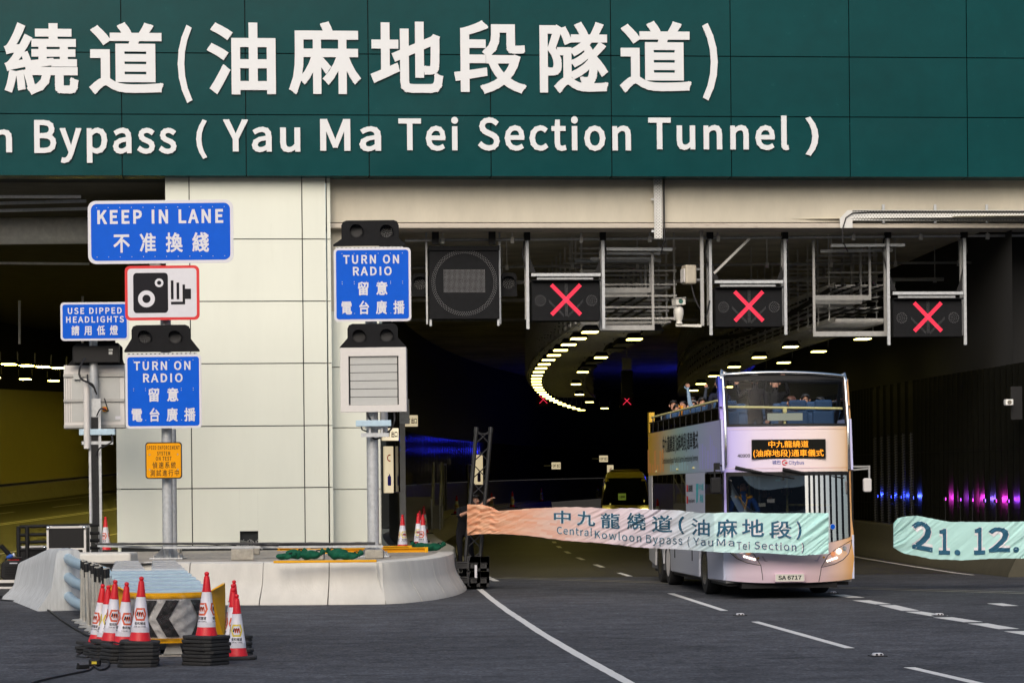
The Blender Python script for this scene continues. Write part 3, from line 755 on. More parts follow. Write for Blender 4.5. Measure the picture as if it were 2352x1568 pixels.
for i in range(15):
    Y = 82.5 + 2.3 * i; lamp(-16.35 + 0.062 * (Y - 85), Y, 6.4 + 0.03 * (Y - 85), -0.06, nth(i + 1) + ' lit lamp of the near lamp line in the left bore', 'lamps of the near line in the left bore').children[LD].data = LM2
for i in range(13):
    Y = 84 + 5.0 * i; lamp(-20.6 + 0.062 * (Y - 105), Y, 6.9 + 0.03 * (Y - 105), -0.06, nth(i + 1) + ' lit lamp of the far lamp line in the left bore', 'lamps of the far line in the left bore').children[LD].data = LM2
# unlit lamps hanging between the lit lines
LOFF = mat('lamp_unlit', (0.20, 0.18, 0.08), 0.4)
mb = MB(); mb.box(-.23, .23, -.67, .67, -.015, .002); un = thing('ceiling_lamp', 'x', 'ceiling lamp')
mb.build('diffuser', LOFF, un)
mb = MB(); mb.prism([(-.28, .004), (.28, .004), (.19, .17), (-.19, .17)], -.72, .72); mb.build('lamp_housing', DKBOX, un)
mb = MB(); mb.box(-.3, -.27, -.02, .02, .15, .42); mb.box(.27, .3, -.02, .02, .15, .42); mb.build('hanger', STEEL, un)
for i, Y in enumerate((65.8, 72.3, 75.0, 83.5, 87)):
    lab, gr = nth(i + 1) + ' unlit lamp between the two lamp lines left of centre', 'unlit lamps in the right bore'
    if i == 0: un.location = (XL(Y) + 1.55, Y, LZ); tag(un, lab, None, gr)
    else: dup(un, (XL(Y) + 1.55, Y, LZ + ZG(Y) * .8), head(Y), lab, gr)

# ---------------------------------------------------------------- hanging steel frames that carry the trays and lamps
def make_frame(wd, top, levels):
    t = thing('hanging_frame', 'x', 'hanging frame')
    for s in (-1, 1):
        mb = MB(); mb.box(s * wd / 2 - 0.022, s * wd / 2 + 0.022, -0.022, 0.022, 0.0, top); mb.build('upright', DKST, t)
    mb = MB()
    for z in levels: mb.box(-wd / 2 - 0.06, wd / 2 + 0.06, -0.025, 0.025, z, z + 0.05)
    mb.build('crossbar', DKST, t)
    return t
fr = make_frame(2.3, 2.35, (0.02, 0.30, 0.58, 0.86, 1.2, 1.75))
def frames(off, ys, lab, grp, sx=1.0, first=[True]):
    for i, Y in enumerate(ys):
        p = (XL(Y) + off, Y, LZ + 0.20 + ZG(Y) * .8)
        if first[0]: first[0] = False; fr.location = p; fr.rotation_euler = (0, 0, head(Y)); tag(fr, nth(i + 1) + lab, None, grp)
        else: dup(fr, p, head(Y), nth(i + 1) + lab, grp).scale = (sx, 1, 1)
frames(0.78, [64.2 + 1.45 * i for i in range(42)], ' steel frame from the mouth in the left hanging row', 'hanging frames of the left row')
frames(6.75, [65.5 + 1.45 * i for i in range(42)], ' steel frame from the mouth in the right hanging row', 'hanging frames of the right row', .66)
for off, nm, hw in ((0.78, 'left', 1.12), (6.75, 'right', .74)):
    ty = [64.8 + .55 * i for i in range(112)]
    for lv, word in ((.16, 'lower'), (1.02, 'upper')):
        t = thing('cable_tray', word + ' curved ladder tray carried by the ' + nm + ' row of hanging frames', 'cable tray', (XL(64.8) + off, 64.8, LZ + lv), 0, 'curved ladder trays in the right bore')
        for s in (-1, 1):
            mb = MB(); n_ = len(ty); vs = []
            for y in ty:
                x = XL(y) + off + s * hw; z = LZ + lv + ZG(y) * .8
                for dx, dz in ((-.02, 0), (.02, 0), (.02, .11), (-.02, .11)): vs.append((x + dx - t.location.x, y - 64.8, z + dz - t.location.z))
            mb.add(vs, [[4 * i + k, 4 * i + (k + 1) % 4, 4 * i + 4 + (k + 1) % 4, 4 * i + 4 + k] for i in range(n_ - 1) for k in range(4)]); mb.build('side_rail', DKST, t)
        mb = MB()
        for y in ty: mb.bar((XL(y) + off - hw - t.location.x, y - 64.8, LZ + lv + .03 + ZG(y) * .8 - t.location.z), (XL(y) + off + hw - t.location.x, y - 64.8, LZ + lv + .03 + ZG(y) * .8 - t.location.z), .035, .03)
        mb.build('rung_lattice', DKST, t)
    mb = MB()
    for dz, r in ((0.26, 0.03), (0.55, 0.03), (0.82, 0.04)):
        for dx in (-0.55, -0.2, 0.2, 0.5):
            mb.tube([(XL(Y) + off + dx, Y, LZ + 0.2 + dz + 0.03 + ZG(Y) * .8) for Y in [64.5 + 2.5 * i for i in range(24)]], r, 6)
    tag(mb.build('cable_bundle', CABLE), 'black cable bundle lying in the ' + nm + ' row of hanging frames', 'cables')
    mb = MB()
    for k in range(4):
        sx = -0.95 if nm == 'left' else -0.9
        mb.tube([(XL(Y) + off + sx, Y, LZ + 0.9 - 0.35 * math.sin(i * 0.35) + ZG(Y) * .8 + .03 * k) for i, Y in enumerate([64.5 + 2.5 * i for i in range(20)])], 0.02, 6)
    tag(mb.build('drooping_cable', CABLE), 'black cables drooping along the ' + nm + ' row of hanging frames', 'cables')
# two larger goal-post frames close to the mouth (view columns 1385-1500 and 1870-2040)
def goal(x0, x1, y0, y1, d, nbar, lab, grp):
    s0, zt = PL(x0, y0, d); s1, zb = PL(x1, y1, d)
    t = thing('tray_support', lab, 'support frame', PW(s0, d, zb), PHI, grp); W = s1 - s0; Hh = zt - zb
    for x in (0, W):
        mb = MB(); mb.box(x - .03, x + .03, -.03, .03, 0, Hh); mb.build('upright', STEEL, t)
    for k in range(nbar):
        mb = MB(); mb.box(0.03, W - .03, -.025, .025, Hh * k / nbar + (0.0 if k == 0 else 0.05), Hh * k / nbar + (0.12 if k == 0 else 0.10)); mb.build('crossbar', STEEL, t)
goal(1378, 1500, 575, 758, 2.2, 1, 'tall steel tray support frame right of the first red cross sign', 'tray supports at the mouth')
for i in range(7): goal(1382, 1494 - 11 * i, 600 + 6 * i, 672 + 8.4 * i, 2.8 + 1.15 * i, 1, nth(i + 1) + ' tray support frame stepping back behind the first red cross sign', 'tray supports at the mouth')
goal(1868, 2034, 552, 772, 2.0, 1, 'tall steel tray support frame left of the last red cross sign', 'tray supports at the mouth')
for i in range(6): goal(1868, 1998 - 21 * i, 560 + 11 * i, 689 + 9 * i, 2.8 + 1.3 * i, 1, nth(i + 1) + ' tray support frame stepping back left of the last red cross sign', 'tray supports at the mouth')
# strut channels under the ceiling near the mouth
def channel(x0, y0, x1, y1, d, lab, h=0.07, d2=None, m=None, cat='strut channel', nm='strut_channel', grp='strut channels under the ceiling'):
    s0, z0 = PL(x0, y0, d); s1, z1 = PL(x1, y1, d2 if d2 is not None else d)
    a, b = PW(s0, d, z0), PW(s1, d2 if d2 is not None else d, z1)
    mb = MB(); mb.bar(a, b, 0.06, h); return tag(mb.build(nm, m or GALV), lab, cat, grp)
channel(1388, 572, 1544, 573, 1.9, 'upper short strut channel right of the first red cross sign')
channel(1375, 583, 1516, 583, 2.4, 'second short strut channel right of the first red cross sign')
channel(1355, 594, 1505, 594, 3.0, 'third short strut channel right of the first red cross sign')
channel(1320, 599, 1518, 599, 3.6, 'lowest short strut channel right of the first red cross sign')
channel(1908, 564, 2078, 563, 1.8, 'bright strut channel left of the last red cross sign')
channel(1884, 577, 2050, 575, 2.3, 'second bright strut channel left of the last red cross sign')
channel(-40, 452, 186, 452, 1.6, 'upper strut channel at the top of the left bore')
channel(-40, 468, 198, 462, 2.1, 'second strut channel at the top of the left bore')
channel(-40, 485, 208, 479, 2.6, 'third strut channel at the top of the left bore')
channel(-40, 513, 205, 512, 5.0, 'thin dark pipe at the top of the left bore', 0.05, m=DKST)
channel(-40, 604, 205, 606, 9.0, 'far thin pipe across the left bore', 0.06, m=DKST)
for i, (x, y0, y1, d) in enumerate(((45, 810, 880, 14), (190, 810, 880, 14), (330, 805, 850, 14))):
    channel(x, 690 - 10 * i, x, 790, d, nth(i + 1) + ' dark upright hanger inside the left bore', 0.1, m=DKST)
channel(1640, 628, 1722, 548, 1.7, 'sloping perforated strut left of the middle red cross sign', 0.06, d2=1.5, m=STEEL)
def pipe(y0, y1, d, r, m, lab, x0=930, x1=2700):
    s0, z0 = PL(1200, y0, d); s1, z1 = PL(2300, y1, d); sa, sb = PL(x0, y0, d)[0], PL(x1, y1, d)[0]
    k = (z1 - z0) / (s1 - s0)
    t = thing('ceiling_pipe', lab, 'pipe', PW(sa, d, z0 + k * (sa - s0)), PHI, 'pipes across the mouth')
    mb = MB(); mb.tube([(0, 0, 0), (sb - sa, 0, k * (sb - sa))], r, 8); mb.build('pipe_run', m, t, smooth=True)
    q = 0.9
    while q < sb - sa:
        mb = MB(); mb.box(q - .012, q + .012, -.012, .012, k * q, zl + 0.25 - (z0 + k * (sa - s0)) + 0.0); mb.box(q - .04, q + .04, -.04, .04, k * q - .09, k * q + .05); mb.build('pipe_hanger', DKST, t); q += 1.65
pipe(550, 541, 1.75, 0.035, GALV, 'bright horizontal pipe just inside the mouth under the lintel')
pipe(612, 602, 5.0, 0.035, STEEL, 'second horizontal pipe deeper under the ceiling')
pipe(648, 640, 8.0, 0.05, DKST, 'third dark horizontal pipe deeper under the ceiling')
for y, d, lab in ((690, 15, 'dark cable tray crossing deep in the right bore'), (735, 22, 'darkest cable tray crossing deep in the right bore')):
    s0, z0 = PL(880, y, d); s1, z1 = PL(1600, y, d)
    t = MB(); t.bar(PW(s0, d, z0), PW(s1, d, z1), 0.3, 0.08); tag(t.build('cable_tray', DKST), lab, 'cable tray')
# roof plant in the left bore: ducts near the mouth
t = thing('ventilation_duct', 'dark duct with sloping hanger under the left bore ceiling beside the pier', 'duct', (-13, 64, 8.6))
mb = MB(); mb.tube([(-22, 0, 0), (5.2, 0, 0)], 0.33, 16); mb.build('duct_run', DKST, t, smooth=True)
mb = MB(); mb.bar((3.3, -1.0, 0.5), (4.6, -1.0, -1.2), 0.28, 0.2); mb.build('brace', STEEL, t)
# small red crosses and green arrow deep inside
def small_cross(x, y, Y, lab, box=True):
    p = V(x, y, Y); t = thing('lane_signal', lab, 'lane signal', p, 0, 'small lane signals deep in the right bore'); r = 0.19
    mb = MB()
    for s in (-1, 1): mb.bar((-r, -0.02, -r * s), (r, -0.02, r * s), 0.02, 0.055, up=(0, 1, 0))
    mb.build('red_cross', REDL, t)
    mb = MB(); mb.box(-.35, .35, 0.02, .2, -.35, .35); mb.build('signal_housing', BLACK, t)
    mb = MB(); mb.box(-.03, .03, .08, .14, .35, 2.6); mb.build('hanger', DKST, t)
small_cross(1248, 917, 127, 'small red cross signal below the curve of the left lamp line')
small_cross(1440, 920, 125, 'small red cross signal under the pale cabinet between the lamp lines')
p = V(1440, 836, 92); t = thing('junction_cabinet', 'pale metal cabinet hanging between the lamp lines', 'cabinet', p)
mb = MB(); mb.box(-.17, .17, 0, .2, -.2, .22); mb.build('cabinet_door', ALU, t, bev=.01)
mb = MB(); mb.box(-.2, .2, .02, .3, -1.2, -.22); mb.build('mesh_box', BLACK, t); mb = MB(); mb.box(-.03, .03, .08, .12, .22, 2.0); mb.build('hanger', DKST, t)
p = V(205, 883, 100); t = thing('lane_signal', 'green arrow signal under the lamps of the left bore', 'lane signal', p)
mb = MB(); mb.prism([(-.2, .16), (0, -.12), (.2, .16), (.2, .04), (0, -.24), (-.2, .04)], -.03, -.01); mb.build('green_arrow', GRNL, t)
mb = MB(); mb.box(-.32, .32, .0, .15, -.34, .34); mb.build('signal_housing', BLACK, t)
# lit exit and cabinet signs on the left wall of the right bore
def exit_sign(x, y, Y, wd, lab, yaw=0.3):
    p = V(x, y, Y); t = thing('exit_sign', lab, 'exit sign', p, yaw, 'lit exit signs'); h = wd * 0.74
    mb = MB(); mb.box(-wd / 2, wd / 2, 0, .09, -h / 2, h / 2); mb.build('sign_box', BOXL, t, bev=.01)
    mb = MB(); mb.text('EXIT 出口', -wd * .42, wd * .42, -h * .26, h * .26, -.006, 0.03); mb.build_split('lettering', INK, t, .03)
    mb = MB(); mb.box(-wd / 2 - .4, -wd / 2, .02, .07, -.03, .03); mb.build('bracket', STEEL, t)
exit_sign(897, 997, 61.8, 0.40, 'lit exit sign nearest the louvred sign post')
exit_sign(943, 966, 72, 0.42, 'lit exit sign just right of the louvred sign')
exit_sign(1278, 1069, 125, 0.44, 'small lit exit sign above the dark doorway behind the banner')
exit_sign(1387, 1053, 132, 0.44, 'small lit exit sign nearest the minibus')
def cab_sign(x, y, Y, wd, h, lab, phone=True, yaw=0.35):
    p = V(x, y, Y); t = thing('cabinet_sign', lab, 'lit sign', p, yaw, 'lit fire point signs')
    mb = MB(); mb.box(-wd / 2, wd / 2, 0, .12, -h / 2, h / 2); mb.build('sign_box', BOXL, t, bev=.01)
    k = wd / 0.3
    if phone:
        mb = MB(); mb.T = Matrix.Translation((0, -.006, h * .25)) @ Matrix.Scale(k, 4)
        mb.tube([(.04, 0, .10), (-.03, 0, .085), (-.055, 0, .03), (-.055, 0, -.03), (-.03, 0, -.085), (.04, 0, -.10)], [.026, .018, .016, .016, .018, .026], 6); mb.build('phone_symbol', mat('sign_symbol_red', (.6, .01, .02), .5), t)
    mb = MB(); mb.T = Matrix.Translation((0, -.006, -h * .2)) @ Matrix.Scale(k, 4)
    mb.rrect(-.06, .06, -.22, .1, .03, -.002, 0); mb.box(-.02, .02, -.002, 0, .10, .15); mb.bar((-.05, -.001, .2), (.05, -.001, .13), .004, .025, up=(0, 1, 0)); mb.build('extinguisher_symbol', mat('sign_symbol_blue', (.03, .02, .3), .5), t)
cab_sign(894, 1078, 62.5, 0.22, 1.12, 'tall lit phone and extinguisher sign beside the louvred sign post')
cab_sign(1100, 1078, 92, 0.30, 1.05, 'lit extinguisher sign seen through the truss tower', phone=False)
cab_sign(1403, 1092, 128, 0.30, 1.05, 'small lit phone and extinguisher sign left of the minibus')
# wall fittings: doors, posts, cameras
def doorway(Y, lab, h=2.1, wd=1.1):
    x = WLx(Y) + 0.05; t = thing('wall_door', lab, 'door', (x, Y, ZG(Y) + .8), head(Y) + R(90))
    mb = MB(); mb.box(-wd / 2, wd / 2, -.05, 0, 0, h); mb.build('door_leaf', DARKW, t); mb = MB(); mb.box(-wd / 2 - .08, -wd / 2, -.07, 0, 0, h + .08); mb.box(wd / 2, wd / 2 + .08, -.07, 0, 0, h + .08); mb.box(-wd / 2, wd / 2, -.07, 0, h, h + .08); mb.build('door_frame', STEEL, t)
doorway(121, 'dark doorway under a small exit sign in the left wall'); doorway(133, 'dark doorway left of the minibus')
p = V(924, 1040, 69); t = thing('wall_post', 'galvanised post carrying an exit sign against the ribbed wall', 'post', (p.x, p.y, .8))
mb = MB(); mb.box(-.08, .08, -.05, .05, 0, 4.2); mb.build('post_shaft', STEEL, t); mb = MB(); mb.box(-.2, .2, -.08, .08, 3.1, 3.75); mb.build('post_box', GALV, t)
for x, y, Y, lab in ((926, 905, 70, 'dark wall camera on the ribbed wall right of the louvred sign'), (2335, 925, 59.8, 'dark wall camera on the right wall at the edge')):
    p = V(x, y, Y); t = thing('wall_camera', lab, 'camera', p)
    mb = MB(); mb.box(-.13, .13, 0, .12, -.38, .38); mb.build('back_plate', BLACK, t); mb = MB(); mb.box(-.3, -.12, -.25, .0, -.06, .08); mb.build('camera_body', DKST, t, bev=.02); mb = MB(); mb.disc(-.21, .01, .05, -.256, 12); mb.build('camera_lens', CHROME, t)
# stair and handrail on the walkway
t = thing('walkway_stair', 'short concrete stair with steel handrail on the walkway inside the right bore', 'stair', (XL(80) - 4.2, 80, ZT + ZG(80)))
mb = MB()
for k in range(6): mb.box(-.75, .45, k * .32, 3.2, k * .17 - .02, (k + 1) * .17)
mb.build('stair_flight', PARA, t)
mb = MB()
for x in (.5, .75):
    mb.tube([(x, -.3, 0), (x, -.3, .95), (x, 2.2, 2.1), (x, 2.2, .5)], .025, 8); mb.tube([(x, -.3, .5), (x, 2.2, 1.55)], .02, 8)
mb.build('handrail', STEEL, t); mb = MB(); mb.box(.46, .8, -.2, 2.0, .05, .75); mb.build('rail_panel', WALLY, t)
# purple and blue lamps and a beacon stand, added to make the wall reflections
def uplight(Y, col, e, lab):
    x = WRx(Y) - 0.12; t = thing('added_uplight', lab, 'added lamp', (x, Y, 0.97 + ZG(Y)), 0, 'added coloured uplights on the right parapet')
    mb = MB(); mb.lathe([(.06, 0), (.06, .02), (.012, .03), (.012, .72)], n=12); mb.build('lamp_stand', BLACK, t)
    mb = MB(); mb.box(-.05, .0, -.04, .04, .72, .80); mb.build('lamp_can', BLACK, t)
    mm = mat('uplight_glow', col, .4, emit=col, es=6); mb = MB(); mb.box(.001, .012, -.035, .035, .725, .795); mb.build('lamp_face', mm, t)
    ld = bpy.data.lights.new('uplight', 'SPOT'); ld.energy = e; ld.spot_size = R(165); ld.spot_blend = .5; ld.color = col; ld.shadow_soft_size = .03
    lo = bpy.data.objects.new('uplight_beam', ld); C.objects.link(lo); lo.parent = t; lo.location = (.02, 0, .80); lo.rotation_euler = Vector((-1, 0, 0)).to_track_quat('Z', 'Y').to_euler()
cols_ = [(.55, .05, 1), (.35, .05, 1), (.9, .04, .75), (.25, .12, 1), (.95, .05, .8), (.5, .06, 1), (.9, .05, .9), (.06, .10, 1), (.04, .08, 1), (.04, .08, 1), (.04, .08, 1)]
for i, Y in enumerate((59.4, 61.1, 62.2, 63.2, 64.4, 65.6, 67.2, 71.0, 72.6, 74.0, 76.0)):
    uplight(Y, cols_[i], 70 if i in (2, 4, 6, 7) else 36, nth(i + 1) + (' purple' if i < 7 else ' blue') + ' lamp added on the right parapet counted from the mouth')
t = thing('beacon_stand', 'stand with blue warning lamps deep in the right bore behind the bus', 'beacon', (12.6, 150, ZG(150)))
mb = MB(); mb.tube([(0, 0, 0), (0, 0, 4.6)], .04, 8); mb.bar((-.5, 0, 3.75), (.5, 0, 3.75), .05); mb.bar((-.5, 0, 4.4), (.5, 0, 4.4), .05); mb.build('stand_pole', BLACK, t)
BLUL = mat('blue_beacon_glow', (.02, .02, .9), .3, emit=(.03, .04, 1), es=40)
for x, z in ((-.5, 4.55), (.5, 4.55), (-.5, 3.9), (.5, 3.9)):
    mb = MB(); mb.lathe([(.16, z - .10), (.20, z), (.15, z + .12), (.04, z + .17)], x, 0, 12); mb.build('beacon_lamp', BLUL, t)
# ================================================================== SIGNS AND POSTS ON THE ISLAND
def rect(x0, y0, x1, y1, Y):             # view rectangle facing the camera at depth Y -> centre, width, height
    c = V((x0 + x1) / 2, (y0 + y1) / 2, Y); return c, (x1 - x0) * Y / F, (y1 - y0) * Y / F
def post(x, yb, Y, zg, r, ztop, lab, foot=True):
    p = V(x, yb, Y); t = thing('sign_post', lab, 'post', (p.x, Y, zg))
    mb = MB(); mb.tube([(0, 0, 0.02), (0, 0, ztop - zg)], r, 20); mb.build('pole', GALV, t, smooth=True, auto=None)
    if foot:
        mb = MB(); mb.box(-.33, .33, -.33, .33, 0, .03); mb.build('base_plate', GALV, t, bev=.005)
        mb = MB()
        for a in range(4):
            c, s = math.cos(a * math.pi / 2 + .5), math.sin(a * math.pi / 2 + .5)
            mb.T = Matrix.Rotation(a * math.pi / 2 + .3, 4, 'Z'); mb.prism([(r * .9, .03), (.30, .03), (.30, .05), (r, .22)], -.008, .008)
        mb.build('gusset', GALV, t)
        mb = MB()
        for sx in (-.25, .25):
            for sy in (-.25, .25): mb.lathe([(.03, .03), (.03, .06), (.015, .06), (.015, .11)], sx, sy, 6)
        mb.build('anchor_bolt', STEEL, t)
    return t
YP = 52.0; YS = YP - .30
post(386, 1283, YP, ZT, .105, V(383, 700, YP).z, 'tall galvanised post carrying the keep in lane sign beside the crash cushion')
p = V(398, 1258, 54.5); t = thing('sign_post', 'second galvanised post standing just behind the keep in lane post', 'post', (p.x, 54.5, ZT))
mb = MB(); mb.tube([(0, 0, 0), (0, 0, V(395, 985, 54.5).z - ZT)], .085, 16); mb.build('pole', GALV, t, smooth=True)
post(858, 1283, YP, ZT, .118, V(858, 700, YP).z, 'galvanised post carrying the louvred sign right of the pier')
p = V(884, 1050, 53.5); t = thing('sign_post', 'short white pipe bracketed behind the louvred sign post', 'post', (p.x, 53.5, V(884, 994, 53.5).z))
mb = MB(); mb.tube([(0, 0, 0), (0, 0, 1.1)], .07, 14); mb.build('pole', ALU, t, smooth=True)
mb = MB(); mb.bar((-.32, -.6, .12), (0, 0, .12), .1); mb.build('bracket', GALV, t)

def rivets(mb, W, Hh, rows, n, r=.008):
    for z in rows:
        for k in range(n): mb.disc(-W / 2 + W * (k + .5) / n, z, r, -.0035, 8)
def plate(name, lab, x0, y0, x1, y1, Y, face, rim, rimw, rad, lines, ink, wt=.02, inset_rows=(), n=6, parts=None):
    c, W, Hh = rect(x0, y0, x1, y1, Y)
    t = thing(name, lab, 'sign', c)
    mb = MB(); mb.prism(rr(-W / 2, W / 2, -Hh / 2, Hh / 2, rad), 0, .02); mb.build('rim_plate', rim, t)
    mb = MB(); mb.prism(rr(-W / 2 + rimw, W / 2 - rimw, -Hh / 2 + rimw, Hh / 2 - rimw, max(.01, rad - rimw * .6)), -.002, -.0005); mb.build('sign_face', face, t)
    sx = W / (x1 - x0)
    for (s, a, b, u, v, wt_) in lines:
        mb = MB(); mb.text(s, (a - (x0 + x1) / 2) * sx, (b - (x0 + x1) / 2) * sx, ((y0 + y1) / 2 - v) * sx, ((y0 + y1) / 2 - u) * sx, -.004, wt_, sp=1.12)
        mb.build_split('lettering', ink, t, (v - u) * sx * (.22 if s.isascii() else .16))
    if inset_rows:
        mb = MB(); rivets(mb, W - 2 * rimw, Hh, inset_rows, n); mb.build('rivets', GALV, t)
    mb = MB()
    for z in (Hh * .3, -Hh * .3): mb.box(-W / 2 + .1, W / 2 - .1, .021, .06, z - .03, z + .03)
    mb.build('back_rail', STEEL, t)
    return t, W, Hh
plate('road_sign', 'large blue sign reading KEEP IN LANE on top of the left post', 202, 460, 536, 605, YS, BLUE, SIGNW, .062, .16,
      [('KEEP IN LANE', 224, 513, 481, 514, .034), ('不 准 換 綫', 260, 480, 534, 580, .022)], SIGNW, inset_rows=(.49, -.49), n=12)
plate('road_sign', 'blue TURN ON RADIO sign above the amber notice', 288, 814, 463, 983, YS - .02, BLUE, SIGNW, .045, .08,
      [('TURN ON', 308, 438, 829, 850, .026), ('RADIO', 329, 420, 857, 878, .026), ('留 意', 341, 410, 890, 922, .026), ('電 台 廣 播', 302, 449, 936, 968, .022)], SIGNW, inset_rows=(.62, .06, .02, -.57), n=6)
plate('road_sign', 'blue TURN ON RADIO sign between two flashing heads right of the pier', 767, 569, 944, 738, YS, BLUE, SIGNW, .045, .08,
      [('TURN ON', 789, 917, 585, 606, .026), ('RADIO', 811, 900, 612, 633, .026), ('留 意', 822, 890, 646, 678, .026), ('電 台 廣 播', 784, 929, 690, 722, .022)], SIGNW, inset_rows=(.62, .06, .02, -.57), n=6)
plate('road_sign', 'blue USE DIPPED HEADLIGHTS sign half behind the camera sign', 139, 694, 296, 782, 56.5, BLUE, SIGNW, .045, .08,
      [('USE DIPPED', 156, 280, 706, 721, .026), ('HEADLIGHTS', 152, 285, 726, 741, .026), ('請 用 低 燈', 164, 271, 747, 770, .022)], SIGNW)
t, W, Hh = plate('road_sign', 'amber SPEED ENFORCEMENT SYSTEM ON TEST notice low on the left post', 334, 1015, 418, 1099, YS, AMBER, BLACK, .022, .06,
      [('SPEED ENFORCEMENT', 338, 413, 1023, 1032, .018), ('SYSTEM', 361, 391, 1036, 1045, .02), ('ON TEST', 358, 394, 1048, 1057, .02), ('偵速系統', 350, 404, 1060, 1075, .006), ('測試進行中', 345, 411, 1078, 1093, .006)], INK)
mb = MB()
for x in (-.28, .28):
    for z in (.12, -.18): mb.lathe([(.014, -.004), (.014, .0)], 0, 0, 8); mb.disc(x, z, .015, -.004, 8)
mb.build('fixing_bolts', STEEL, t)
# speed camera sign
t, W, Hh = plate('road_sign', 'white speed camera sign with red border on the left post', 287, 610, 458, 735, YS - .02, SIGNW, SIGNR, .055, .10, [], INK)
def q(cx, cz): return ((cx - 1515) / 2.34 / 1.741 * (YS - .02) / F, (1103 - cz) / 2.34 / 1.741 * (YS - .02) / F)
mb = MB()
a, b = q(1245, 1290), q(1570, 915); mb.prism(rr(a[0], b[0], a[1], b[1], .07), -.004, -.0025)
for r_ in ((1597, 1165, 1622, 988), (1650, 1165, 1675, 1008)):
    a, b = q(r_[0], r_[1]), q(r_[2], r_[3]); mb.box(a[0], b[0], -.004, -.0025, a[1], b[1])
mb.prism([q(*k) for k in ((1597, 1187), (1706, 1187), (1706, 1027), (1730, 1027), (1730, 1067), (1785, 1067), (1785, 1163), (1730, 1163), (1730, 1213), (1597, 1213))], -.004, -.0025)
mb.build('camera_symbol', INK, t)
mb = MB()
a = q(1368, 1158); mb.disc(a[0], a[1], .168, -.007, 28, r0=.082); a = q(1488, 1009); mb.disc(a[0], a[1], .086, -.007, 24, r0=.042); mb.build('camera_rings', SIGNW, t)

# flashing lamp heads
def flasher(x0, xt0, xt1, x1, yt, ys, yb, Y, lamps, lab, slim=False, rad=.133):
    c, W, Hh = rect(x0, yt, x1, yb, Y); cx, cy = (x0 + x1) / 2, (yt + yb) / 2; k = Y / F
    t = thing('flashing_lamp_head', lab, 'warning lamp', c)
    f = lambda x, y: ((x - cx) * k, (cy - y) * k)
    mb = MB()
    tl, tr, ms, ms2 = f(xt0, yt), f(xt1, yt), f(xt1, ys), f(xt0, ys)
    body = [f(x0, yb), f(x1, yb), f(x1, yb - 4), ms] + [(tr[0], tr[1] - .10), (tr[0] - .03, tr[1] - .03), (tr[0] - .10, tr[1]), (tl[0] + .10, tl[1]), (tl[0] + .03, tl[1] - .03), (tl[0], tl[1] - .10)] + [ms2, f(x0, yb - 4)]
    mb.prism(body, 0, .03); mb.prism([(tl[0] + .04, ms[1]), (tr[0] - .04, ms[1]), (tr[0] - .04, tr[1] - .06), (tl[0] + .04, tl[1] - .06)], .031, .3); mb.build('backing_board', DKBOX, t, bev=.004)
    for (lx, ly) in lamps:
        a = f(lx, ly)
        mb = MB(); mb.add([(a[0] + rad * .86 * math.cos(2 * math.pi * j / 20), -.012, a[1] + rad * .86 * math.sin(2 * math.pi * j / 20)) for j in range(20)], [list(range(20))]); l = mb.build('lamp_lens', LENS, t)
        mb = MB()
        for rr_, n in ((.2, 5), (.4, 9), (.6, 14), (.78, 18)):
            for j in range(n): mb.disc(a[0] + rad * rr_ * math.cos(2 * math.pi * j / n + rr_), a[1] + rad * rr_ * math.sin(2 * math.pi * j / n + rr_), .0075, -.016, 6)
        mb.build('led_dot_pattern', DOT, l)
        mb = MB()           # visor: open tube, longer on top
        n = 24
        vs = []
        for j in range(n + 1):
            th = R(-35 + 250 * j / n); ln = .05 + .17 * max(0, math.sin(th)); 
            for rr_ in (rad, rad * .94):
                vs += [(a[0] + rr_ * math.cos(th), 0, a[1] + rr_ * math.sin(th)), (a[0] + rr_ * math.cos(th), -ln, a[1] + rr_ * math.sin(th))]
        fs = []
        for j in range(n):
            o_, p_ = 4 * j, 4 * j + 4
            fs += [[o_, p_, p_ + 1, o_ + 1], [o_ + 2, o_ + 3, p_ + 3, p_ + 2], [o_ + 1, p_ + 1, p_ + 3, o_ + 3]]
        mb.add(vs, fs); mb.build('visor', BLACK, t, smooth=False)
    if not slim:
        for yy in (yb + 4, ):
            a, b = f(x0 + 6, yy), f(x1 - 6, yy)
            mb = MB(); mb.box(a[0], b[0], .02, .05, a[1] - .02, a[1] + .02); r_ = mb.build('slotted_rail', GALV, t)
            mb = MB()
            for j in range(16): xx = lerp(a[0], b[0], (j + .5) / 16); mb.box(xx - .022, xx + .012, .017, .0195, a[1] - .008, a[1] + .008)
            mb.build('slots', BLACK, r_)
    return t
flasher(765, 784, 916, 931, 506, 548, 565, YS, ((819, 531), (888, 533)), 'black double flashing lamp head above the right turn on radio sign')
flasher(285, 302, 437, 458, 746, 777, 808, YS, ((333, 774), (403, 775)), 'black double flashing lamp head above the left turn on radio sign')
flasher(780, 798, 914, 933, 743, 776, 800, YS, ((825, 772), (888, 771)), 'black double flashing lamp head on top of the louvred sign', slim=True)
